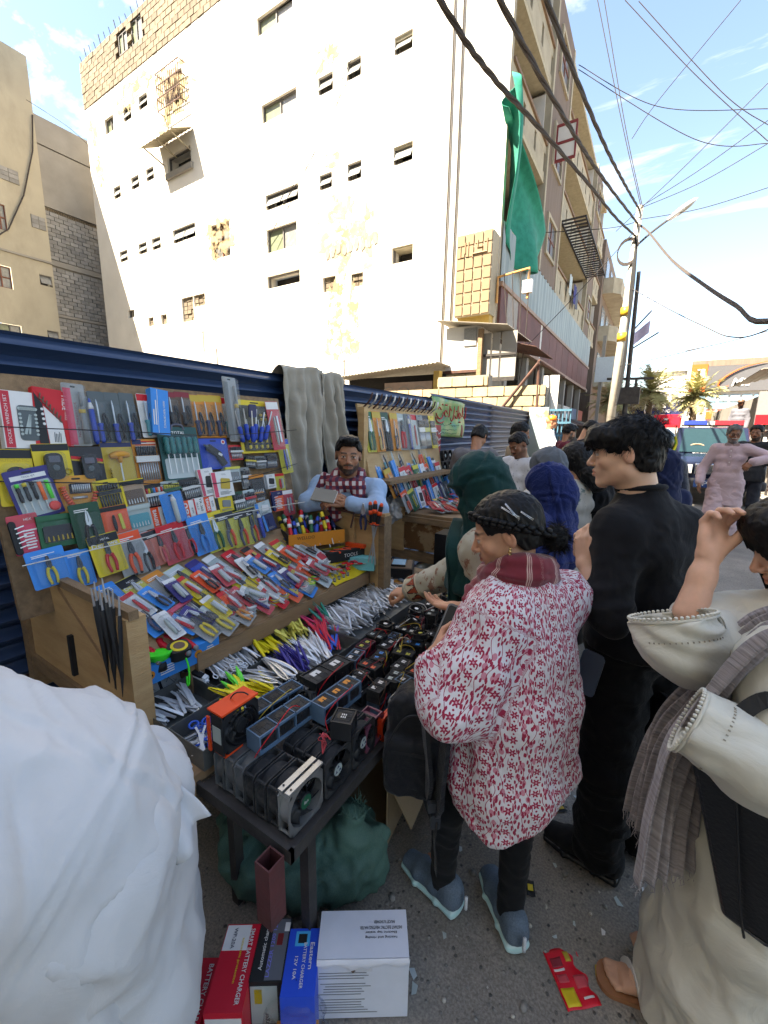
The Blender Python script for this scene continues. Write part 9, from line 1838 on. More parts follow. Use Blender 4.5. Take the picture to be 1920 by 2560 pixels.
o=thing('green_sack','dark green woven sack slumped on the ground under the fan table','sack',(-.93,.98,0));S=Sculpt((-.5,-.5,0),(.5,.5,.5),.014);S.ell((-.1,-.02,.09),(.30,.22,.12),k=0);S.ell((.14,.06,.10),(.15,.13,.12),k=.08);S.cap((.16,.03,.12),(.20,.02,.30),.06,.03,k=.06);S.plane((0,0,.004),(0,0,-1))
m_sk=M('green_woven_plastic',(.045,.115,.09),col2=(.09,.17,.135),sc_=260,rough=.6,bump=.3,bsc=400);garment('sack_body',S,m_sk,o,[(.026,(8,8,8),9,'r'),(.012,(19,19,19),10,'r')]);fr=MB()
for i in range(60):a=ru(0,6.28);p=Vector((.20+.03*cos(a),.02+.03*sin(a),.31));fr.tube([p,p+Vector((ru(-.03,.03),ru(-.03,.03),ru(.01,.05)))],.0012,3)
P_(o,'frayed_mouth',fr,m_sk)
m_cb=M('corrugated_cardboard',(.27,.19,.11),col2=(.36,.26,.16),sc_=3,rough=.9);o=thing('cardboard_box','opened brown cardboard box under the street side of the fan table','box',(-.90,1.36,0),R(8))
for a,b,T in(((-.16,-.2,0),(.16,.2,.006),I4),((-.166,-.2,0),(-.16,.2,.3),I4),((.16,-.2,0),(.166,.2,.3),I4),((-.16,.2,0),(.16,.206,.3),I4),((0,-.2,0),(.006,.2,.2),TR(.166,0,.3)@RY(R(150))),((0,-.2,0),(.006,.2,.2),TR(-.166,0,.3)@RY(R(-60))),((-.16,0,0),(.16,.006,.25),TR(0,-.2,0)@RX(R(62)))):mb=MB();mb.b2(a,b,T=T);P_(o,'cardboard_panel',mb,m_cb,0)
def gz(x,y):return .012*noise3((x,y,0),1.1)+.006*noise3((x,y,0),4.3)-.006
o=thing('crisp_packet','flattened red crisp packet with yellow print on the asphalt','packet',(-.025,1.143,gz(-.025,1.143)-.001),R(40));mb=MB();fn=lambda u,v:((u-.5)*.105,(v-.5)*.145,.004+.002*sin(u*9+v*4)+.0015*sin(v*17));mb.slab(fn,12,16,.0015);P_(o,'packet_film',mb,MS(206,20,40,rough=.35),True)
for u0,u1,v0,v1,cn in((.05,.45,.04,.34,'yellow'),(.1,.4,.42,.56,'rpink'),(.55,.72,.74,.92,'gold'),(.6,.9,.12,.16,'w'),(.55,.9,.3,.5,'rpink'),(.1,.42,.62,.66,'w'),(.1,.42,.69,.84,'maroon')):mb=MB();mb.slab(lambda u,v:tuple(Vector(fn(u0+(u1-u0)*u,v0+(v1-v0)*v))+Vector((0,0,.0009))),5,5,.0004);P_(o,'packet_print',mb,pc(cn),True)
for x,y,a,b,r,cols,lb in((-.19,1.33,.03,.055,20,('k','yellow'),'small black and yellow sachet lying beside the shoe'),(-.16,1.74,.05,.035,40,('k','gold'),'scrap of dark packaging behind the shoes'),(-.25,1.28,.012,.06,70,('rpink','w'),'torn pink and white wrapper under the shoe'),(.06,1.20,.05,.03,10,('gold','w'),'tan wrapper in front of the sandal')):
 o=thing('wrapper',lb,'wrapper',(x,y,gz(x,y)+.003),R(r));mb=MB();mb.slab(lambda u,v:((u-.5)*a,(v-.5)*b,.004+.002*sin(u*8+v*5)),6,6,.001);P_(o,'wrapper_film',mb,pc(cols[0]),True);mb=MB();mb.box((0,0,.0075),(a*.6,b*.4,.0006));P_(o,'wrapper_print',mb,pc(cols[1]),0)
for i in range(34):
 x,y=ru(-.55,.35),ru(.85,2.2);s_=ru(.006,.018);mb=MB();mb.add([(-s_,-s_*.5,.001),(s_,-s_*.3,.002),(s_*.7,s_*.5,.004),(-s_*.6,s_*.6,.001)],[(0,1,2,3)]);mb.f+=[(3,2,1,0)];mb.mi+=[0];o=link_mesh('paper_scrap',mb.mesh('paper_scrap',(W_,pc('pgrey'),pc('pale'))[i%3]),None,(x,y,gz(x,y)+.002),(0,0,ru(0,6)));tag(o,'small pale scrap of litter on the asphalt','litter','pale scraps of litter on the asphalt')
 # ================================================================ the seller and the crowd
LB=cloth('light_blue_cotton',(.30,.42,.58));D_=dict
def seller_extra(o,P):
 c=P['neck']+V3(0,.01,.0);S=Sculpt((-.32,-.25,.95),(.32,.32,1.48),.008)
 rp_=[c+V3(.085*cos(a),.075*sin(a)+.01,.02-.04*sin(a))for a in np.linspace(0,6.2832,15)]
 for p,q in zip(rp_[:-1],rp_[1:]):S.cap(p,q,.030,k=.02)
 for x,e in((-.07,-.13),(.09,-.15)):S.loft([(c+V3(x,.09,0),.045,.03),(c+V3(x*1.0,.125,-.12),.045,.022),(c+V3(x*.7,.135,e*1.5),.04,.016)],k=.03)
 S.loft([(c+V3(.13,-.02,.0),.09,.03),(c+V3(.19,.02,-.10),.08,.035)],u=(.6,1,0),k=.03);m=bpy.data.materials.new('checked_scarf');t,b=nodes(m);co=t.nodes.new('ShaderNodeTexCoord');ck=[]
 for ax,sc_ in(('X',23),('Z',19)):
  wv=t.nodes.new('ShaderNodeTexWave');wv.bands_direction=ax;iv(wv,'Scale',sc_/3);iv(wv,'Distortion',3);iv(wv,'Detail Scale',.6);t.links.new(co.outputs['Object'],wv.inputs[0]);g=t.nodes.new('ShaderNodeMath');g.operation='GREATER_THAN';iv(g,1,.52);t.links.new(wv.outputs[1],g.inputs[0]);ck.append(g)
 ad=t.nodes.new('ShaderNodeMath');t.links.new(ck[0].outputs[0],ad.inputs[0]);t.links.new(ck[1].outputs[0],ad.inputs[1]);r=t.nodes.new('ShaderNodeValToRGB');r.color_ramp.interpolation='CONSTANT';E=r.color_ramp.elements;E[0].color=(.55,.5,.48,1);E[1].position=.4;E[1].color=(.20,.03,.04,1);e=E.new(.8);e.color=(.06,.02,.05,1)
 mu=t.nodes.new('ShaderNodeMath');mu.operation='MULTIPLY';iv(mu,1,.5);t.links.new(ad.outputs[0],mu.inputs[0]);t.links.new(mu.outputs[0],r.inputs[0]);t.links.new(r.outputs[0],b.inputs['Base Color']);iv(b,'Roughness',.9)
 garment('scarf',S,m,o,[(.009,(11,11,14),5,'r'),(.003,(30,30,40),6,'n')])
quiff=lambda S:(S.ell((0,.05,.100),(.055,.055,.03),k=.02),[S.cap((x,.03,.11),(x*1.1,.085,.112-abs(x)*.3),.012,.008,k=.008)for x in(-.045,-.02,.005,.03,.05)])
o,P=man('seller with a black beard in a light blue shirt and checked scarf',(-1.655,2.21,0),-150,1.62,lin((166,118,90)),LB,LB,look=(8,4,-3),hh=.0035,h=.009,hem=.55,w_=1.06,belly=.005,topname='kurta',extra=seller_extra,sr=(.058,.054,.046),sl=.80,hands=False,pose=D_(head=('w',-1.59,2.10,1.458),neck=('w',-1.63,2.16,1.295),shL=('w',-1.46,2.20,1.245),shR=('w',-1.80,2.085,1.25),elL=('w',-1.335,2.06,1.155),wrL=('w',-1.545,1.99,1.185),elR=('w',-1.80,1.95,1.16),wrR=('w',-1.665,1.95,1.175)),hspec=D_(L=D_(fwd=(.9,.25,.05),up=(0,.6,.8),side=1,curl=(30,40,20)),R=D_(fwd=(-.75,.35,.35),up=(.1,.5,.8),side=-1,curl=(25,35,20))),facek=D_(beard=(.02,.014,.012),moustache=(.018,.013,.011),scalp=(.014,.011,.01),brow=(.012,.009,.008),brow_w=1.25,gaze=(-.1,.1)),hairk=D_(thick=.010,side=.035,nape=-.03,extra=quiff,tuft=.005))
hl_=D_(fwd=P.wd((-1,-.28,.05)),up=P.wd((.2,-.7,.7)),side=1,curl=(25,35,20))
nb_=thing('notebook','worn grey pocket notebook in the hands of the seller','notebook',(-1.64,1.925,1.225),rot=(R(38),R(6),R(22)));mb=MB();mb.rrect(.145,.10,.006,-.004,.004);P_(nb_,'cover',mb,MS(126,118,104),0);mb=MB();mb.box((0,0,0),(.148,.096,.006));P_(nb_,'pages',mb,pc('w'),0)
TEE=D_(hem=.88,sl=-.35,sr=(.078,.08,.09));BRD=D_(beard=(.02,.014,.012),moustache=(.018,.013,.011),scalp=(.014,.011,.01));MST=D_(moustache=(.018,.013,.011),stubble=.5,scalp=(.014,.011,.01));SH=D_(thick=.008,side=.03,nape=-.04);DKT=cloth('dark_denim',(.02,.022,.03));reach=lambda x,y,z:D_(elL=(-.24,.1,z),elR=(.24,.1,z),wrL=(-.1,y,z+.02),wrR=(.1,y,z+.02))
BW='_w'
man('man in a grey t shirt bending over goods, back to the camera',(-1.62,4.42,0),12,1.68,SK_TAN,cloth('heather_grey',(.16,.15,.155)),DKT,look=(-18,38,0),pose=D_(head=(.02,.10,1.56),**reach(0,.42,1.05)),hairk=D_(thick=.007,side=.0,nape=-.05),**TEE)
man('man with a moustache in a white t shirt of small prints, looking down',(-1.12,4.28,0),150,1.60,SK_DARK,stained('white_print_jersey',(.60,.60,.62),(.12,.14,.17),34,.60,.63,bump=.05),DKT,look=(0,28,4),facek=MST,hairk=D_(thick=.008,side=.035,nape=-.03),belly=.02,**TEE)
man('man with a moustache in a tan shirt looking at goods in his hands',(-1.32,4.98,0),-62,1.72,SK_DARK,cloth('tan_cotton',(.33,.24,.15)),DKT,look=(0,14,0),facek=MST,pose=reach(0,.40,1.2),hspec=D_(L=D_(fwd=(.3,1,.1),up=(0,0,1),side=1),R=D_(fwd=(-.3,1,.1),up=(0,0,1),side=-1)),hairk=SH)
man('bearded man in a maroon shirt bending to his right, far down the row',(-1.22,7.65,0),-50,1.74,SK_MID,cloth('maroon_cotton',(.12,.012,.025)),DKT,look=(0,20,0),facek=BRD,hairk=D_(thick=.014,side=.03,nape=-.02,tuft=.01,extra=quiff),h=.016,hh=.008)
man('man in a black kurta looking down at cloth in his hands',(-.86,6.75,0),-55,1.80,SK_MID,cloth('black_cotton',(.008,.008,.010)),DKT,look=(0,42,0),facek=BRD,pose=D_(head=(0,.09,1.66),**reach(0,.4,1.2)),hairk=D_(thick=.011,side=.03,nape=-.03),hem=.6,h=.016,hh=.008)
WK=cloth('plain_white_kurta',(.62,.62,.62));capm=MS(214,110,30)
def cap_on(m,peak=0):
 def f(o,P):mb=MB();c=P['head'];mb.lathe([(.086,.035),(.09,.06),(.08,.11),(.03,.135)],14,T=TR(*c));mb.box((0,.12,.045),(.11,.10 if peak else .001,.006),T=TR(*c));mb.build('cap',m,o,local=True,smooth=True)
 return f
man('man in a white kurta and an orange cap seated at the shops',(-1.70,8.6,.2),-70,1.72,SK_TAN,WK,WK,extra=cap_on(capm),hair=False,hem=.5,h=.018,hh=.01,pose=reach(0,.3,1.1));man('man in dark blue standing behind the man in the orange cap',(-1.95,9.6,.2),-30,1.72,SK_TAN,cloth('navy_cotton',(.012,.018,.045)),cloth('navy_cotton',(.012,.018,.045)),hem=.5,h=.018,hh=.01)
mb=MB();mb.b2((-4.6,8.3,0),(-1.4,12.5,.2));tag(mb.build('shop_step',m_conc),kind='structure')
PK=cloth('dusty_pink_cotton',(.46,.33,.34),wr=.6)
def pink_extra(o,P):
 mb=MB();n=P['neck']
 for q in(-1,1):mb.prism([(0,0),(q*.075,.03),(q*.085,-.01),(q*.03,-.05)][::q],0,.006,T=TR(n[0],n[1]+.085,n[2]+.035)@RX(R(65)))
 mb.box((0,.118,n[2]-.18),(.035,.012,.34));mb.build('collar',PK,o,local=True);mb=MB()
 for k in range(4):mb.ball((0,.126,n[2]-.05-.08*k),.006,6)
 mb.build('button',W_,o,local=True);e=P['head']+rotm(12,14,0)@V3(0,.098,.002);mb=MB()
 for x in(-.031,.031):mb.tube([(e[0]+x+.02*cos(a),e[1]+.004,e[2]+.015*sin(a))for a in np.linspace(0,6.28,14)],.0018,4,cap=False)
 mb.tube([(e[0]-.011,e[1]+.004,e[2]+.004),(e[0]+.011,e[1]+.004,e[2]+.004)],.0018,4);mb.build('glasses',m_black,o,local=True)
man('old man with a grey beard and glasses in a dusty pink shalwar kameez',(.95,7.75,0),172,1.76,SK_DARK,PK,PK,look=(12,14,0),hem=.62,flare=1.18,folds=[(.003,(8,8,2.5),1,'r'),(.002,(14,14,8),2,'r')],sr=(.066,.062,.056),sl=.92,lr=(.12,.105,.10),h=.012,hh=.006,hairmat=m_greyhair,extra=pink_extra,topname='kameez',botname='shalwar',belly=.02,facek=D_(beard=(.16,.15,.145),moustache=(.42,.40,.38),brow=(.05,.045,.04),scalp=(.08,.075,.07)),hairk=D_(thick=.008,side=.0,nape=-.05),pose=D_(elL=(-.47,.05,1.32),wrL=(-.24,.20,1.26),elR=(.30,-.02,1.12),wrR=(.30,.16,.93),knR=(.1,.14,.5),anR=(.1,.1,.1)),hspec=D_(L=D_(fwd=(.55,.25,-.75),up=(.3,.9,.4),side=1,curl=(30,40,30))))
man('bearded man in a black t shirt beside the old man in pink',(1.40,9.1,0),160,1.78,SK_DARK,cloth('washed_black_jersey',(.02,.02,.022)),DKT,look=(0,6,0),facek=BRD,hairk=D_(thick=.012,side=.02,nape=-.03),h=.014,hh=.008,pose=D_(elL=(-.3,-.02,1.1),wrL=(-.32,.16,.9)),**TEE)
man('man in a cap and a grey kurta standing on a cart behind the pickup',(2.15,17.2,1.0),150,1.68,SK_DARK,cloth('slate_kurta',(.12,.12,.14)),cloth('slate_kurta',(.12,.12,.14)),look=(0,8,0),extra=cap_on(pc('brown'),1),hair=False,hem=.5,h=.018,hh=.01,facek=BRD);box_thing('hand_cart','loaded hand cart behind the pickup','cart',(2.15,17.2,0),(.9,1.1,1.0),m_cb)
def scarfed(label,loc,rz,hgt,mat,look,top,**k):
 nm=k.pop('long',None);ex=k.pop('after',None);return man(label,loc,rz,hgt,lin((196,146,116)),top,m_black,look=look,hair=bool(nm),hem=.45,flare=1.2,sl=1.0,h=.013,hh=.006,w_=.98,topname='kurta',facek=D_(fem=True),hairk=nm,hands=k.pop('hands',False),shoes=False,extra=lambda o,P:(hijab(o,P,look,mat,'headscarf',seed=int(hgt*100),h=.009,opening=.05)if mat else None,ex(o,P)if ex else None),**k)
BLS=cloth('royal_blue_crinkle',(.010,.020,.10),wr=.45,wsc=40,sheen=.08);scarfed('woman in a royal blue headscarf behind the girl in the printed kurta',(-.42,2.30,0),70,1.43,BLS,(15,38,0),BLS)
def shawl_end(o,P):S=Sculpt((-.3,-.3,.85),(.3,.3,1.4),.01);n=P['neck'];S.loft([(n+V3(-.02,.04,-.02),.13,.12),(n+V3(-.03,.03,-.22),.20,.15)],k=.03);S.plane(n+V3(0,0,-.26),(0,0,-1));garment('shawl',S,stained('white_yellow_shawl',(.62,.60,.54),(.6,.42,.05),5,.62,.64,seed=2,bump=.1),o)
scarfed('woman in a grey headscarf and white and yellow shawl',(-.55,2.86,0),60,1.49,cloth('grey_crepe',(.10,.11,.125)),(10,26,0),stained('teal_floral_lawn',(.5,.48,.44),(.05,.13,.14),9,.57,.59,seed=6,bump=.05),after=shawl_end)
long_h=D_(thick=.014,side=-.13,nape=-.24,front=.055,extra=lambda S:S.loft([((0,-.03,0),.088,.10),((0,-.07,-.14),.085,.07),((0,-.09,-.26),.07,.045)],k=.04));scarfed('woman with loose black hair in a white lawn kurta of teal flowers',(-.44,3.22,0),62,1.53,None,(10,30,0),bpy.data.materials['teal_floral_lawn'],long=long_h)
BK=cloth('black_abaya',(.006,.006,.007),sheen=.1);scarfed('woman in a black abaya and headscarf holding a hand to her face',(-.33,3.42,0),75,1.56,BK,(20,22,0),BK,pose=D_(elL=(-.22,.16,1.12),wrL=(-.10,.21,1.36)),hands={},hspec=D_(L=D_(fwd=(.25,-.2,1),up=(-.2,-1,0),side=1,spread=10,curl=(8,14,10))))
NV=cloth('navy_crepe',(.008,.014,.05));scarfed('woman in a navy headscarf behind the young man in the black sweatshirt',(.06,3.12,0),40,1.50,NV,(0,15,0),NV)
def helmet(o,P):
 mb=MB();mb.lathe([(.10,-.10),(.128,-.05),(.135,.02),(.12,.09),(.07,.135),(.02,.148)],20,T=TR(*P['head']));h_=mb.build('helmet',MP('glossy_black_shell',(.012,.02,.018),rough=.1),o,local=True,smooth=True)
 for cn,r,z in(('gold',.014,.0),('green',.010,-.03)):mb=MB();mb.tube(curve([P['head']+V3(.10,-.095,z-.06),P['head']+V3(.128,-.055,z),P['head']+V3(.11,-.06,z+.07)]),r,5,flat=.35);P_(h_,'stripe',mb,MS(220,200,40)if cn=='gold' else MS(120,180,40),True)
man('rider in a glossy black helmet and a navy jacket near the pickup',(.04,4.65,0),10,1.64,SK_TAN,cloth('navy_nylon',(.008,.012,.028),rough=.55),DKT,hair=False,extra=helmet,w_=1.15,sr=(.08,.075,.06),topname='jacket')
# ================================================================ far end of the street
def bx2(o,nm,m,*bs):
 for a,b in bs:mb=MB();mb.b2(a,b);mb.build(nm,m,o)
o=thing('apartment_building','brown building with rounded balconies beyond the cream one','building',(-5,38,0));bx2(o,'wall',m_brownpil,((-14,37.2,0),(-4.6,62,15.5)))
for z in(5.2,8.6,12):
 mb=MB();mb.prism([(-4.6,38),(-3.9,38.1),(-3.4,38.8),(-3.3,45),(-3.6,52),(-4.6,52)],z,z+1.1);mb.build('balcony',m_trim,o);bx2(o,'window',m_pane,*[((-4.62,38.6+3.2*i,z+1.2),(-4.55,40.4+3.2*i,z+2.7))for i in range(6)])
for i,(x,y,w_,h_,m,lb)in enumerate(((-1.2,52,3.6,7.7,m_white,'far white building behind the palms'),(-4.5,60,3.4,6.4,m_cream,'far cream building behind the first palm'),(9,56,6,6.2,m_white,'far white building right of the grey billboard'))):
 o=thing('far_building',lb,'building',(x,y,0));bx2(o,'wall',m,((x,y,0),(x+w_,y+8,h_)),((x-.2,y-.3,h_),(x+w_+.1,y,h_+.12)));bx2(o,'window',m_pane,*[((x+.4+.9*a,y-.04,3.2+1.6*b),(x+.9+.9*a,y-.002,4+1.6*b))for a in range(3)for b in range(int((h_-3)/1.6))]);bx2(o,'antenna',m_conc,((x+w_*.6,y,h_),(x+w_*.6+.1,y+.1,h_+1.1)),((x+w_*.7,y,h_),(x+w_*.7+.1,y+.1,h_+1.3)))
 bx2(o,'billboard',pc('red')if i==0 else pc('dorange'),((x+.6,y-2,2.2),(x+w_,y-1.9,3.2)));bx2(o,'billboard',pc('navy'),((x+w_*.5,y-2.2,3.22),(x+w_,y-2.1,4.6)))
o=thing('shopping_building','far building with a grey billboard of an orange swoosh and white letters','building',(2,45,0));GB=MS(86,86,88);OR=MS(236,92,42);bx2(o,'wall',m_white,((2,45,0),(14,52,7.7)));bx2(o,'billboard',GB,((3.1,44.7,5.1),(14,44.95,7.1)));bx2(o,'red_billboard',OR,((2.0,44.7,5.1),(3.08,44.95,7.3)),((3.4,44.7,2.9),(8,44.95,3.5)));bx2(o,'parapet',m_brownpil,((2,44.8,7.12),(14,45,7.6)));bx2(o,'white_mark',W_,((2.4,44.66,6.2),(2.9,44.69,6.9)))
mb=MB();mb.tube(curve([(6.9,44.6,7.3),(5.4,44.6,6.9),(4.4,44.6,6.3),(3.9,44.6,5.7),(4.1,44.6,5.4),(4.6,44.6,5.5)]),[.02+.035*sin(pi*i/24)for i in range(25)],6);mb.build('swoosh',OR,o);mb=MB();letter(mb,'Mic',.85,TR(5.3,44.66,5.75)@RX(R(90)),0,1.2,bold=.02,shear=.25);mb.build('lettering',W_,o);bx2(o,'window',MS(120,150,165),*[((2.6+.75*a,44.9,3.7+.62*b),(3.2+.75*a,44.98,4.2+.62*b))for a in range(7)for b in range(2)])
o=thing('red_shop_sign','long red shop sign under the far palms','sign',(.6,40,0));bx2(o,'board',MS(206,30,50),((-.2,40,2.3),(1.5,40.1,3.1)));bx2(o,'upper_board',pc('navy'),((-.4,40,3.12),(1.5,40.1,3.6)));mb=MB();letter(mb,'NG',.35,TR(.55,39.97,3.35)@RX(R(90)),bold=.02);letter(mb,'w',.4,TR(.6,39.97,2.75)@RX(R(90)),bold=.02);mb.build('lettering',W_,o);bx2(o,'post',m_steel,((-.1,40.1,0),(0,40.2,2.3)),((1.3,40.1,0),(1.4,40.2,2.3)))
o=thing('shop_row','low grey shops with a slatted tin awning on the right side of the street','building',(3,16,0));bx2(o,'wall',m_conc,((2.9,15.0,0),(8,34,2.95)));bx2(o,'front_board',MS(120,120,118),((2.2,14.9,1.9),(4,15,2.75)));bx2(o,'shelf',m_rust,((2.6,15.2,1.7),(2.9,20,1.76)),((2.6,15.2,1.2),(2.9,20,1.26)));bx2(o,'goods',pc('w'),*[((2.62,15.3+.5*i,1.27),(2.88,15.55+.5*i,1.27+.1+.2*((i*7)%3)))for i in range(8)]);bx2(o,'red_cloth',pc('red'),((2.2,14.85,1.9),(2.9,14.88,2.15)));mb=MB();mb.slab(lambda u,v:(2.2+2.2*u,15.3+5*v,3.35+.6*u+.02*sin(u*60)),40,3,.02);mb.build('awning',M('weathered_tin',(.3,.27,.22)),o)
for i,(cn,x)in enumerate((('w',2.45),('dk',2.75))):bx2(o,'awning_post',m_steel,((x,15.3,0),(x+.05,15.35,3.3)))
# palms
def palm(x,y,zc,L,label,seed):
 g=random.Random(seed);o=thing('palm_tree',label,'palm tree',(x,y,0),group='palms beyond the street');mb=MB();mb.tube([(0,0,0),(.03,0,zc*.5),(0,0,zc)],[.2,.15,.17],8)
 for i in range(14):mb.tube([(0,0,zc*i/14),(0,0,zc*(i+.6)/14)],[.17,.2],8)
 P_(o,'trunk',mb,M('palm_trunk',(.17,.12,.08),var=.4));mats=[M('palm_leaf',(.26,.26,.11),col2=(.45,.40,.18),sc_=2),M('dry_palm_leaf',(.3,.24,.11))]
 for i in range(70):
  a=g.uniform(0,6.28);e=g.uniform(-.55,1.35);l=L*g.uniform(.75,1.1);d=Vector((cos(a)*cos(e),sin(a)*cos(e),sin(e)));p=Vector((0,0,zc));mb=MB();pts=[p]
  for k in range(9):d=(d+Vector((0,0,-.10))).normalized();p=p+d*l/9;pts.append(p)
  mb.tube(pts,[.02*(1-k/10)for k in range(10)],4)
  for k in range(1,9):
   for f in(0,.5):
    q=pts[k].lerp(pts[k+1],f)if k<9 else pts[k];s_=d.cross(Vector((0,0,1))).normalized()
    for sd in(-1,1):t=q+s_*sd*.34*L*.7*(1-abs(k-4)/7)+d*.22+Vector((0,0,g.uniform(-.12,.1)));mb.add([q-d*.045,q+d*.045,t],[(0,1,2)])
  P_(o,'frond',mb,mats[1 if e<-.25 else 0],0)
palm(-.5,32,4.2,2.0,'tall palm behind the second lamp pole',1);palm(1.7,30,3.7,1.5,'lower palm with a round crown behind the pickup',2);palm(-2.9,36,4.0,1.9,'palm half hidden behind the concrete pole',3)
# poles, lamp, transformer and wires
o=thing('utility_pole','leaning pale concrete pole carrying the thick cables and a lamp','pole',(-1.5,18,0));mb=MB();mb.tube([(-1.5,18,0),(-1.3,18,9.15)],[.16,.10],12);mb.build('shaft',M('pale_concrete',(.38,.35,.29),var=.15),o,smooth=True)
for z in(4.85,5.7):mb=MB();mb.tube([(-1.5+.022*z,18,z),(-1.5+.022*z,18,z+.28)],[.155,.152],10);mb.build('yellow_band',MS(214,168,50),o,smooth=True)
for k in range(5):mb=MB();mb.tube([(-1.4+.32*cos(a)-.1,17.85,7.7+.02*k+.4*sin(a))for a in np.linspace(.4,5.6,14)],.015,5);mb.build('cable_loop',m_cable,o)
mb=MB();mb.tube(curve([(-1.32,17.9,7.85),(-.9,17.9,8.2),(-.45,17.9,8.5)]),.035,6);a_=mb.build('lamp_arm',m_steel,o);mb=MB();T=TR(-.1,17.9,8.72)@RY(R(-33));mb.ball((0,0,0),(.48,.14,.09),12,T=T);mb.build('lamp_head',MS(214,216,218),a_,smooth=True);mb=MB();mb.ball((.05,0,-.03),(.36,.11,.07),10,T=T);mb.build('lamp_glass',MS(150,148,140),a_,smooth=True)
for k in range(4):mb=MB();mb.tube(curve([(-1.28,17.85,8.2),(-1.2-.03*k,17.8,6.5),(-1.24+.02*k,17.8,4.2),(-1.3,17.8,2.6)]),.03,5);mb.build('down_cable',m_black,o)
o=thing('utility_pole','dark steel pole with a transformer, crossbar and pennant behind the concrete pole','pole',(-1.2,22,0));mb=MB();mb.tube([(-1.2,22,0),(-1.35,22,8.3)],[.11,.07],10);mb.bar((-2.1,22,4.0),(-.3,22,3.95),.1);mb.bar((-1.3,22,5.2),(-.35,22,5.8),.05);mb.bar((-1.28,22,6.0),(-.7,22,6.7),.05);mb.build('shaft',m_steel,o);bx2(o,'transformer',m_steel,((-1.75,21.8,2.9),(-.75,22.4,3.6)),((-1.6,21.9,3.6),(-1.5,22,3.95)),((-1.0,21.9,3.6),(-.9,22,3.95)));mb=MB();mb.slab(lambda u,v:(-1.3+.6*u,21.95+.05*sin(5*u),6.3-.7*(1-u)*.7-.5*v),6,5,.01);mb.build('pennant',MS(170,164,190),o)
o=thing('utility_pole','grey pole with a pale sign board beside the far corner of the cream building','pole',(-3.6,33,0));bx2(o,'shaft',m_conc,((-3.65,33,0),(-3.45,33.2,8)));bx2(o,'sign_board',MS(190,200,204),((-3.9,32.8,5.0),(-2.8,32.9,6.6)))
TW='thick twisted cable from the concrete pole, %s of the three overhead'
for i,(pts,nm)in enumerate(((((-3.0,-14,8.5),(-2.4,1.5,5.75),(-2.24,4.43,5.71),(-2.16,5.68,5.82),(-2.04,7.43,6.17),(-1.82,10.85,6.84),(-1.59,14.28,7.44),(-1.34,18,8.25)),'lowest'),(((-2.4,-14,8.5),(-1.85,2.4,5.75),(-1.8,4.88,5.84),(-1.68,8.34,6.41),(-1.57,11.67,7.14),(-1.33,18,8.65)),'middle'),(((-2.0,-14,9),(-1.6,2.4,6.05),(-1.54,5.61,6.24),(-1.48,9.82,7.04),(-1.41,13.89,8.02),(-1.31,18,9.05)),'highest'))):
 c=curve(pts,110);o=thing('overhead_cable',TW%nm,'cable',c[-1])
 for q in range(3):mb=MB();mb.tube([p+Vector((.017*cos(j*.5+2.1*q),0,.017*sin(j*.5+2.1*q)))for j,p in enumerate(c)],.018,5);mb.build('strand',m_cable,o,smooth=True)
def wire(pts,lb,r=.012,nm='wire'):mb=MB();mb.tube(curve(pts,30),r,4);tag(mb.build(nm,m_cable,None,origin=pts[0]),lb,'wire','thin wires across the sky')
wire([(-1.3,18,8.6),(-.85,15.64,7.43),(-.14,12.31,5.51),(.42,9.67,4.18),(.76,8.06,3.42),(.99,6.99,2.96),(1.6,4,2.7)],'thick dark cable sagging from the pole to the right',.035,'overhead_cable');wire([(-1.3,18,6.6),(-.01,14.16,4.84),(.65,12.29,4.0),(1.06,11.11,3.52),(1.44,10.03,3.41),(2.4,9,3.9)],'knotted thin wire sagging low to the right of the pole')
for p in(((-3.24,17.8,15.6),(-2.1,17.8,11.7),(-1.25,17.8,9)),((-3.03,17.8,15.5),(-2.0,17.8,11.6),(-1.21,17.8,9)),((-2.4,17.8,15.2),(-.24,17.8,12.42),(1.8,17.8,10.02)),((-2.0,17.8,15.0),(.53,17.8,11.67),(1.74,17.8,10.45)),((-3.64,17.8,13.92),(-1.13,17.8,11.87),(1.68,17.8,10.87)),((-3.63,17.8,13.78),(-.02,17.8,10.63),(1.81,17.8,9.96)),((.65,17.8,13.89),(-1.15,17.8,12),(-1.76,17.8,11.16)),((-1.25,17.9,9.05),(.3,17.8,9.35),(1.81,17.8,9.96)),((-1.25,17.9,8.7),(.4,17.8,8.6),(1.98,17.8,8.78)),((-1.25,17.9,9.1),(.2,17.8,9.7),(1.72,17.8,10.57)),((-4.6,17.8,8.95),(-2.2,17.8,8.6),(-1.35,17.9,8.65)),((-1.94,17.8,8.44),(-.2,17.8,9.9),(1.58,17.8,11.53)),((.54,17.8,4.34),(1.5,17.8,4.5),(2.56,17.8,4.75)),((-1.35,17.9,3.98),(0,17.8,4.2),(1.26,17.8,4.46)),((-4.7,17.8,4.9),(-3,17.8,6.6),(-1.4,17.8,8.3)),((-30.9,12,18.9),(-29,13,17.6),(-29,14,17.2))):wire(p,'thin wire crossing the bright sky')
o=thing('green_net','green shade net hanging torn over the balconies of the cream building','net',(-4.4,15,8));mb=MB()
def netf(u,v):y0=13.45+.9*v**2;y1=13.6+3.9*min(1,v*1.7)-.35*max(0,v-.6);zz=11.4-3.9*v+.8*(1-v)*(-u*.9)-.5*sin(u*3.1)*v*(v>.5);return(-4.5+.28*sin(u*6+v*4)+.16*v*sin(u*13),y0+(y1-y0)*u,zz)
mb.slab(netf,24,24,.01);mb.build('netting',cloth('green_netting',(.012,.19,.13),col2=(.02,.24,.17),weave=300,wr=.3),o,smooth=True)
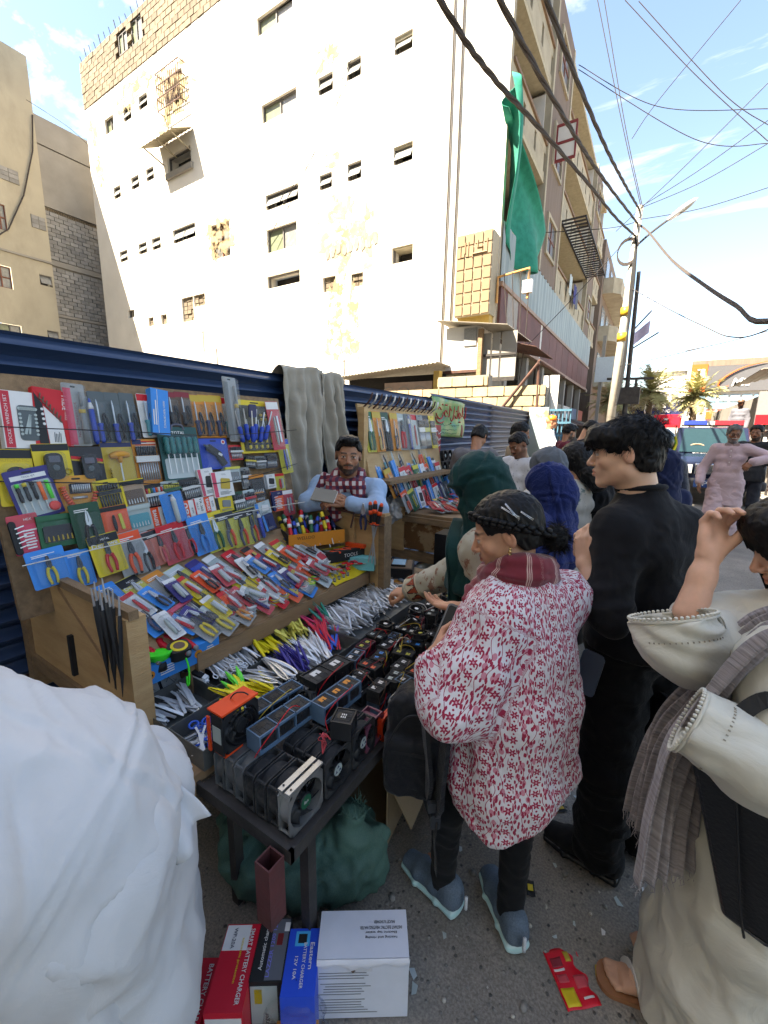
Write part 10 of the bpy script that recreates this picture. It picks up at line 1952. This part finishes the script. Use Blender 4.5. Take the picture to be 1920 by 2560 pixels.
o=thing('cable_bracket','yellow pipe bracket with a white junction box on the cream building','bracket',(-4.5,14,6));mb=MB();mb.tube([(-4.7,13.95,5.6),(-4.7,13.95,6.35),(-3.75,13.95,6.45),(-3.75,13.95,5.6)],.045,6);mb.build('pipe',MS(200,150,90),o);bx2(o,'junction_box',W_,((-3.9,13.85,5.75),(-3.62,14,6.1)))
for i in range(4):wire([(-4.5+.25*i,13.9,6.4),(-4.3+.2*i,13.9,4.8),(-4.1+.1*i,13.9,3.2)],'pale wire dangling from the yellow bracket',.014)
for i,(y,z,cn)in enumerate(((26,9.4,'purple'),(26.7,9.3,'slate'),(24.6,9.5,'pale'),(20.5,14,'dk'))):mb=MB();mb.slab(lambda u,v:(-4.55+.04*sin(u*9),y+.6*u,z-.9*v),6,4,.01);tag(mb.build('laundry',pc(cn),None,origin=(-4.55,y,z)),'%s washing hung on the cream building balcony'%{'dk':'dark'}.get(cn,cn),'laundry')
# police pickup
o=thing('police_pickup','dark blue police pickup with a red and blue light bar and plate SPF','pickup truck',(1.28,12,0));m_car=MP('dark_blue_car_paint',(.012,.016,.035),rough=.15);m_glass=MP('windscreen_glass',(.012,.03,.035),rough=.12,spec=.4);X0=1.28
def sec(nm,m,pts,hw,par=None,sm=30,t=.0):
 mb=MB();mb.prism([(p[0],p[1])for p in pts],-hw,hw,T=Matrix(((0,0,1,X0+t),(1,0,0,0),(0,1,0,0),(0,0,0,1))));q=mb.build(nm,m,par or o);b=q.modifiers.new('bevel','BEVEL');b.width=.05;b.segments=3;return q
sec('body',m_car,[(12.02,.42),(16.6,.42),(16.6,1.05),(15.4,1.08),(13.35,1.16),(12.5,1.10),(12.08,.98)],.86);sec('cab',m_car,[(13.3,1.12),(15.5,1.05),(15.4,1.62),(14.9,1.82),(14.15,1.80)],.74);sec('bumper',MP('dark_bumper',(.03,.03,.034),rough=.4),[(11.92,.42),(12.06,.42),(12.06,.64),(11.92,.62)],.88);sec('grille',MP('chrome_grille',(.4,.4,.42),metal=1,rough=.2),[(11.99,.72),(12.05,.72),(12.08,.98),(12.02,.96)],.42)
mb=MB();mb.add([(X0-.70,13.34,1.18),(X0+.70,13.34,1.18),(X0+.62,14.10,1.77),(X0-.62,14.10,1.77)],[(0,1,2,3)]);mb.v=[(a,b-.012,c)for a,b,c in mb.v];mb.build('windscreen',m_glass,o);bx2(o,'side_glass',m_glass,((X0-.752,14.2,1.2),(X0-.74,15.2,1.65)),((X0+.74,14.2,1.2),(X0+.752,15.2,1.65)))
for s_ in(-1,1):
 bx2(o,'headlight',MP('headlight_glass',(.5,.5,.5),rough=.1),((X0+s_*.62-.16,11.98,.74),(X0+s_*.62+.16,12.06,.94)));bx2(o,'mirror',m_car,((X0+s_*.92-.1,13.5,1.2),(X0+s_*.92+.1,13.6,1.4)))
 for y in(12.75,15.8):mb=MB();mb.lathe([(.2,-.11),(.36,-.1),(.37,0),(.36,.1),(.2,.11)],18,T=TR(X0+s_*.78,y,.37)@RY(R(90)));wh=mb.build('wheel',m_black,o,smooth=40);mb=MB();mb.lathe([(.2,-.115),(.2,.115)],12,T=TR(X0+s_*.78,y,.37)@RY(R(90)));mb.build('rim',m_chrome,wh)
lb_=MB();lb_.b2((X0-.66,14.5,1.84),(X0+.66,14.75,1.88));lbo=lb_.build('light_bar',m_steel,o);bx2(lbo,'blue_lens',MS(40,60,150),((X0-.62,14.48,1.88),(X0-.12,14.77,1.99)));bx2(lbo,'red_lens',MS(226,40,50),((X0+.06,14.48,1.88),(X0+.66,14.77,1.99)));bx2(lbo,'siren',m_white,((X0-.11,14.5,1.88),(X0+.05,14.75,1.97)))
bx2(o,'number_plate',MS(30,60,110),((X0-.40,11.88,.44),(X0+.02,11.915,.60)));mb=MB();letter(mb,'SPF',.15,TR(X0-.2,11.872,.52)@RX(R(90)),0,.3);mb.build('plate_letters',W_,o);mb=MB();letter(mb,'POLICE',.13,TR(X0,12.8,1.175)@RX(R(4)),0,.9,bold=.02);mb.build('bonnet_letters',W_,o);mb=MB();mb.tube([(X0-.32+.17*cos(a),13.55,1.28+.1*sin(a))for a in np.linspace(0,3.14,10)],.015,5);mb.build('steering_wheel',pc('tan'),o)
mb=MB();mb.ball((X0+.02,11.97,.84),(.11,.02,.07),12);mb.build('badge',m_chrome,o,smooth=True)
wire([(-9.36,13.9,15.31),(-12.94,13.9,11.39),(-16.63,13.9,7.47),(-18.46,13.9,7.48),(-21.69,13.9,5.83)],'thin cable drooping across the sunlit cream wall',.014)
wire([(-10.64,13.9,16),(-11.18,13.9,12.77),(-15.75,13.9,9.13)],'second thin cable drooping across the sunlit cream wall',.014)
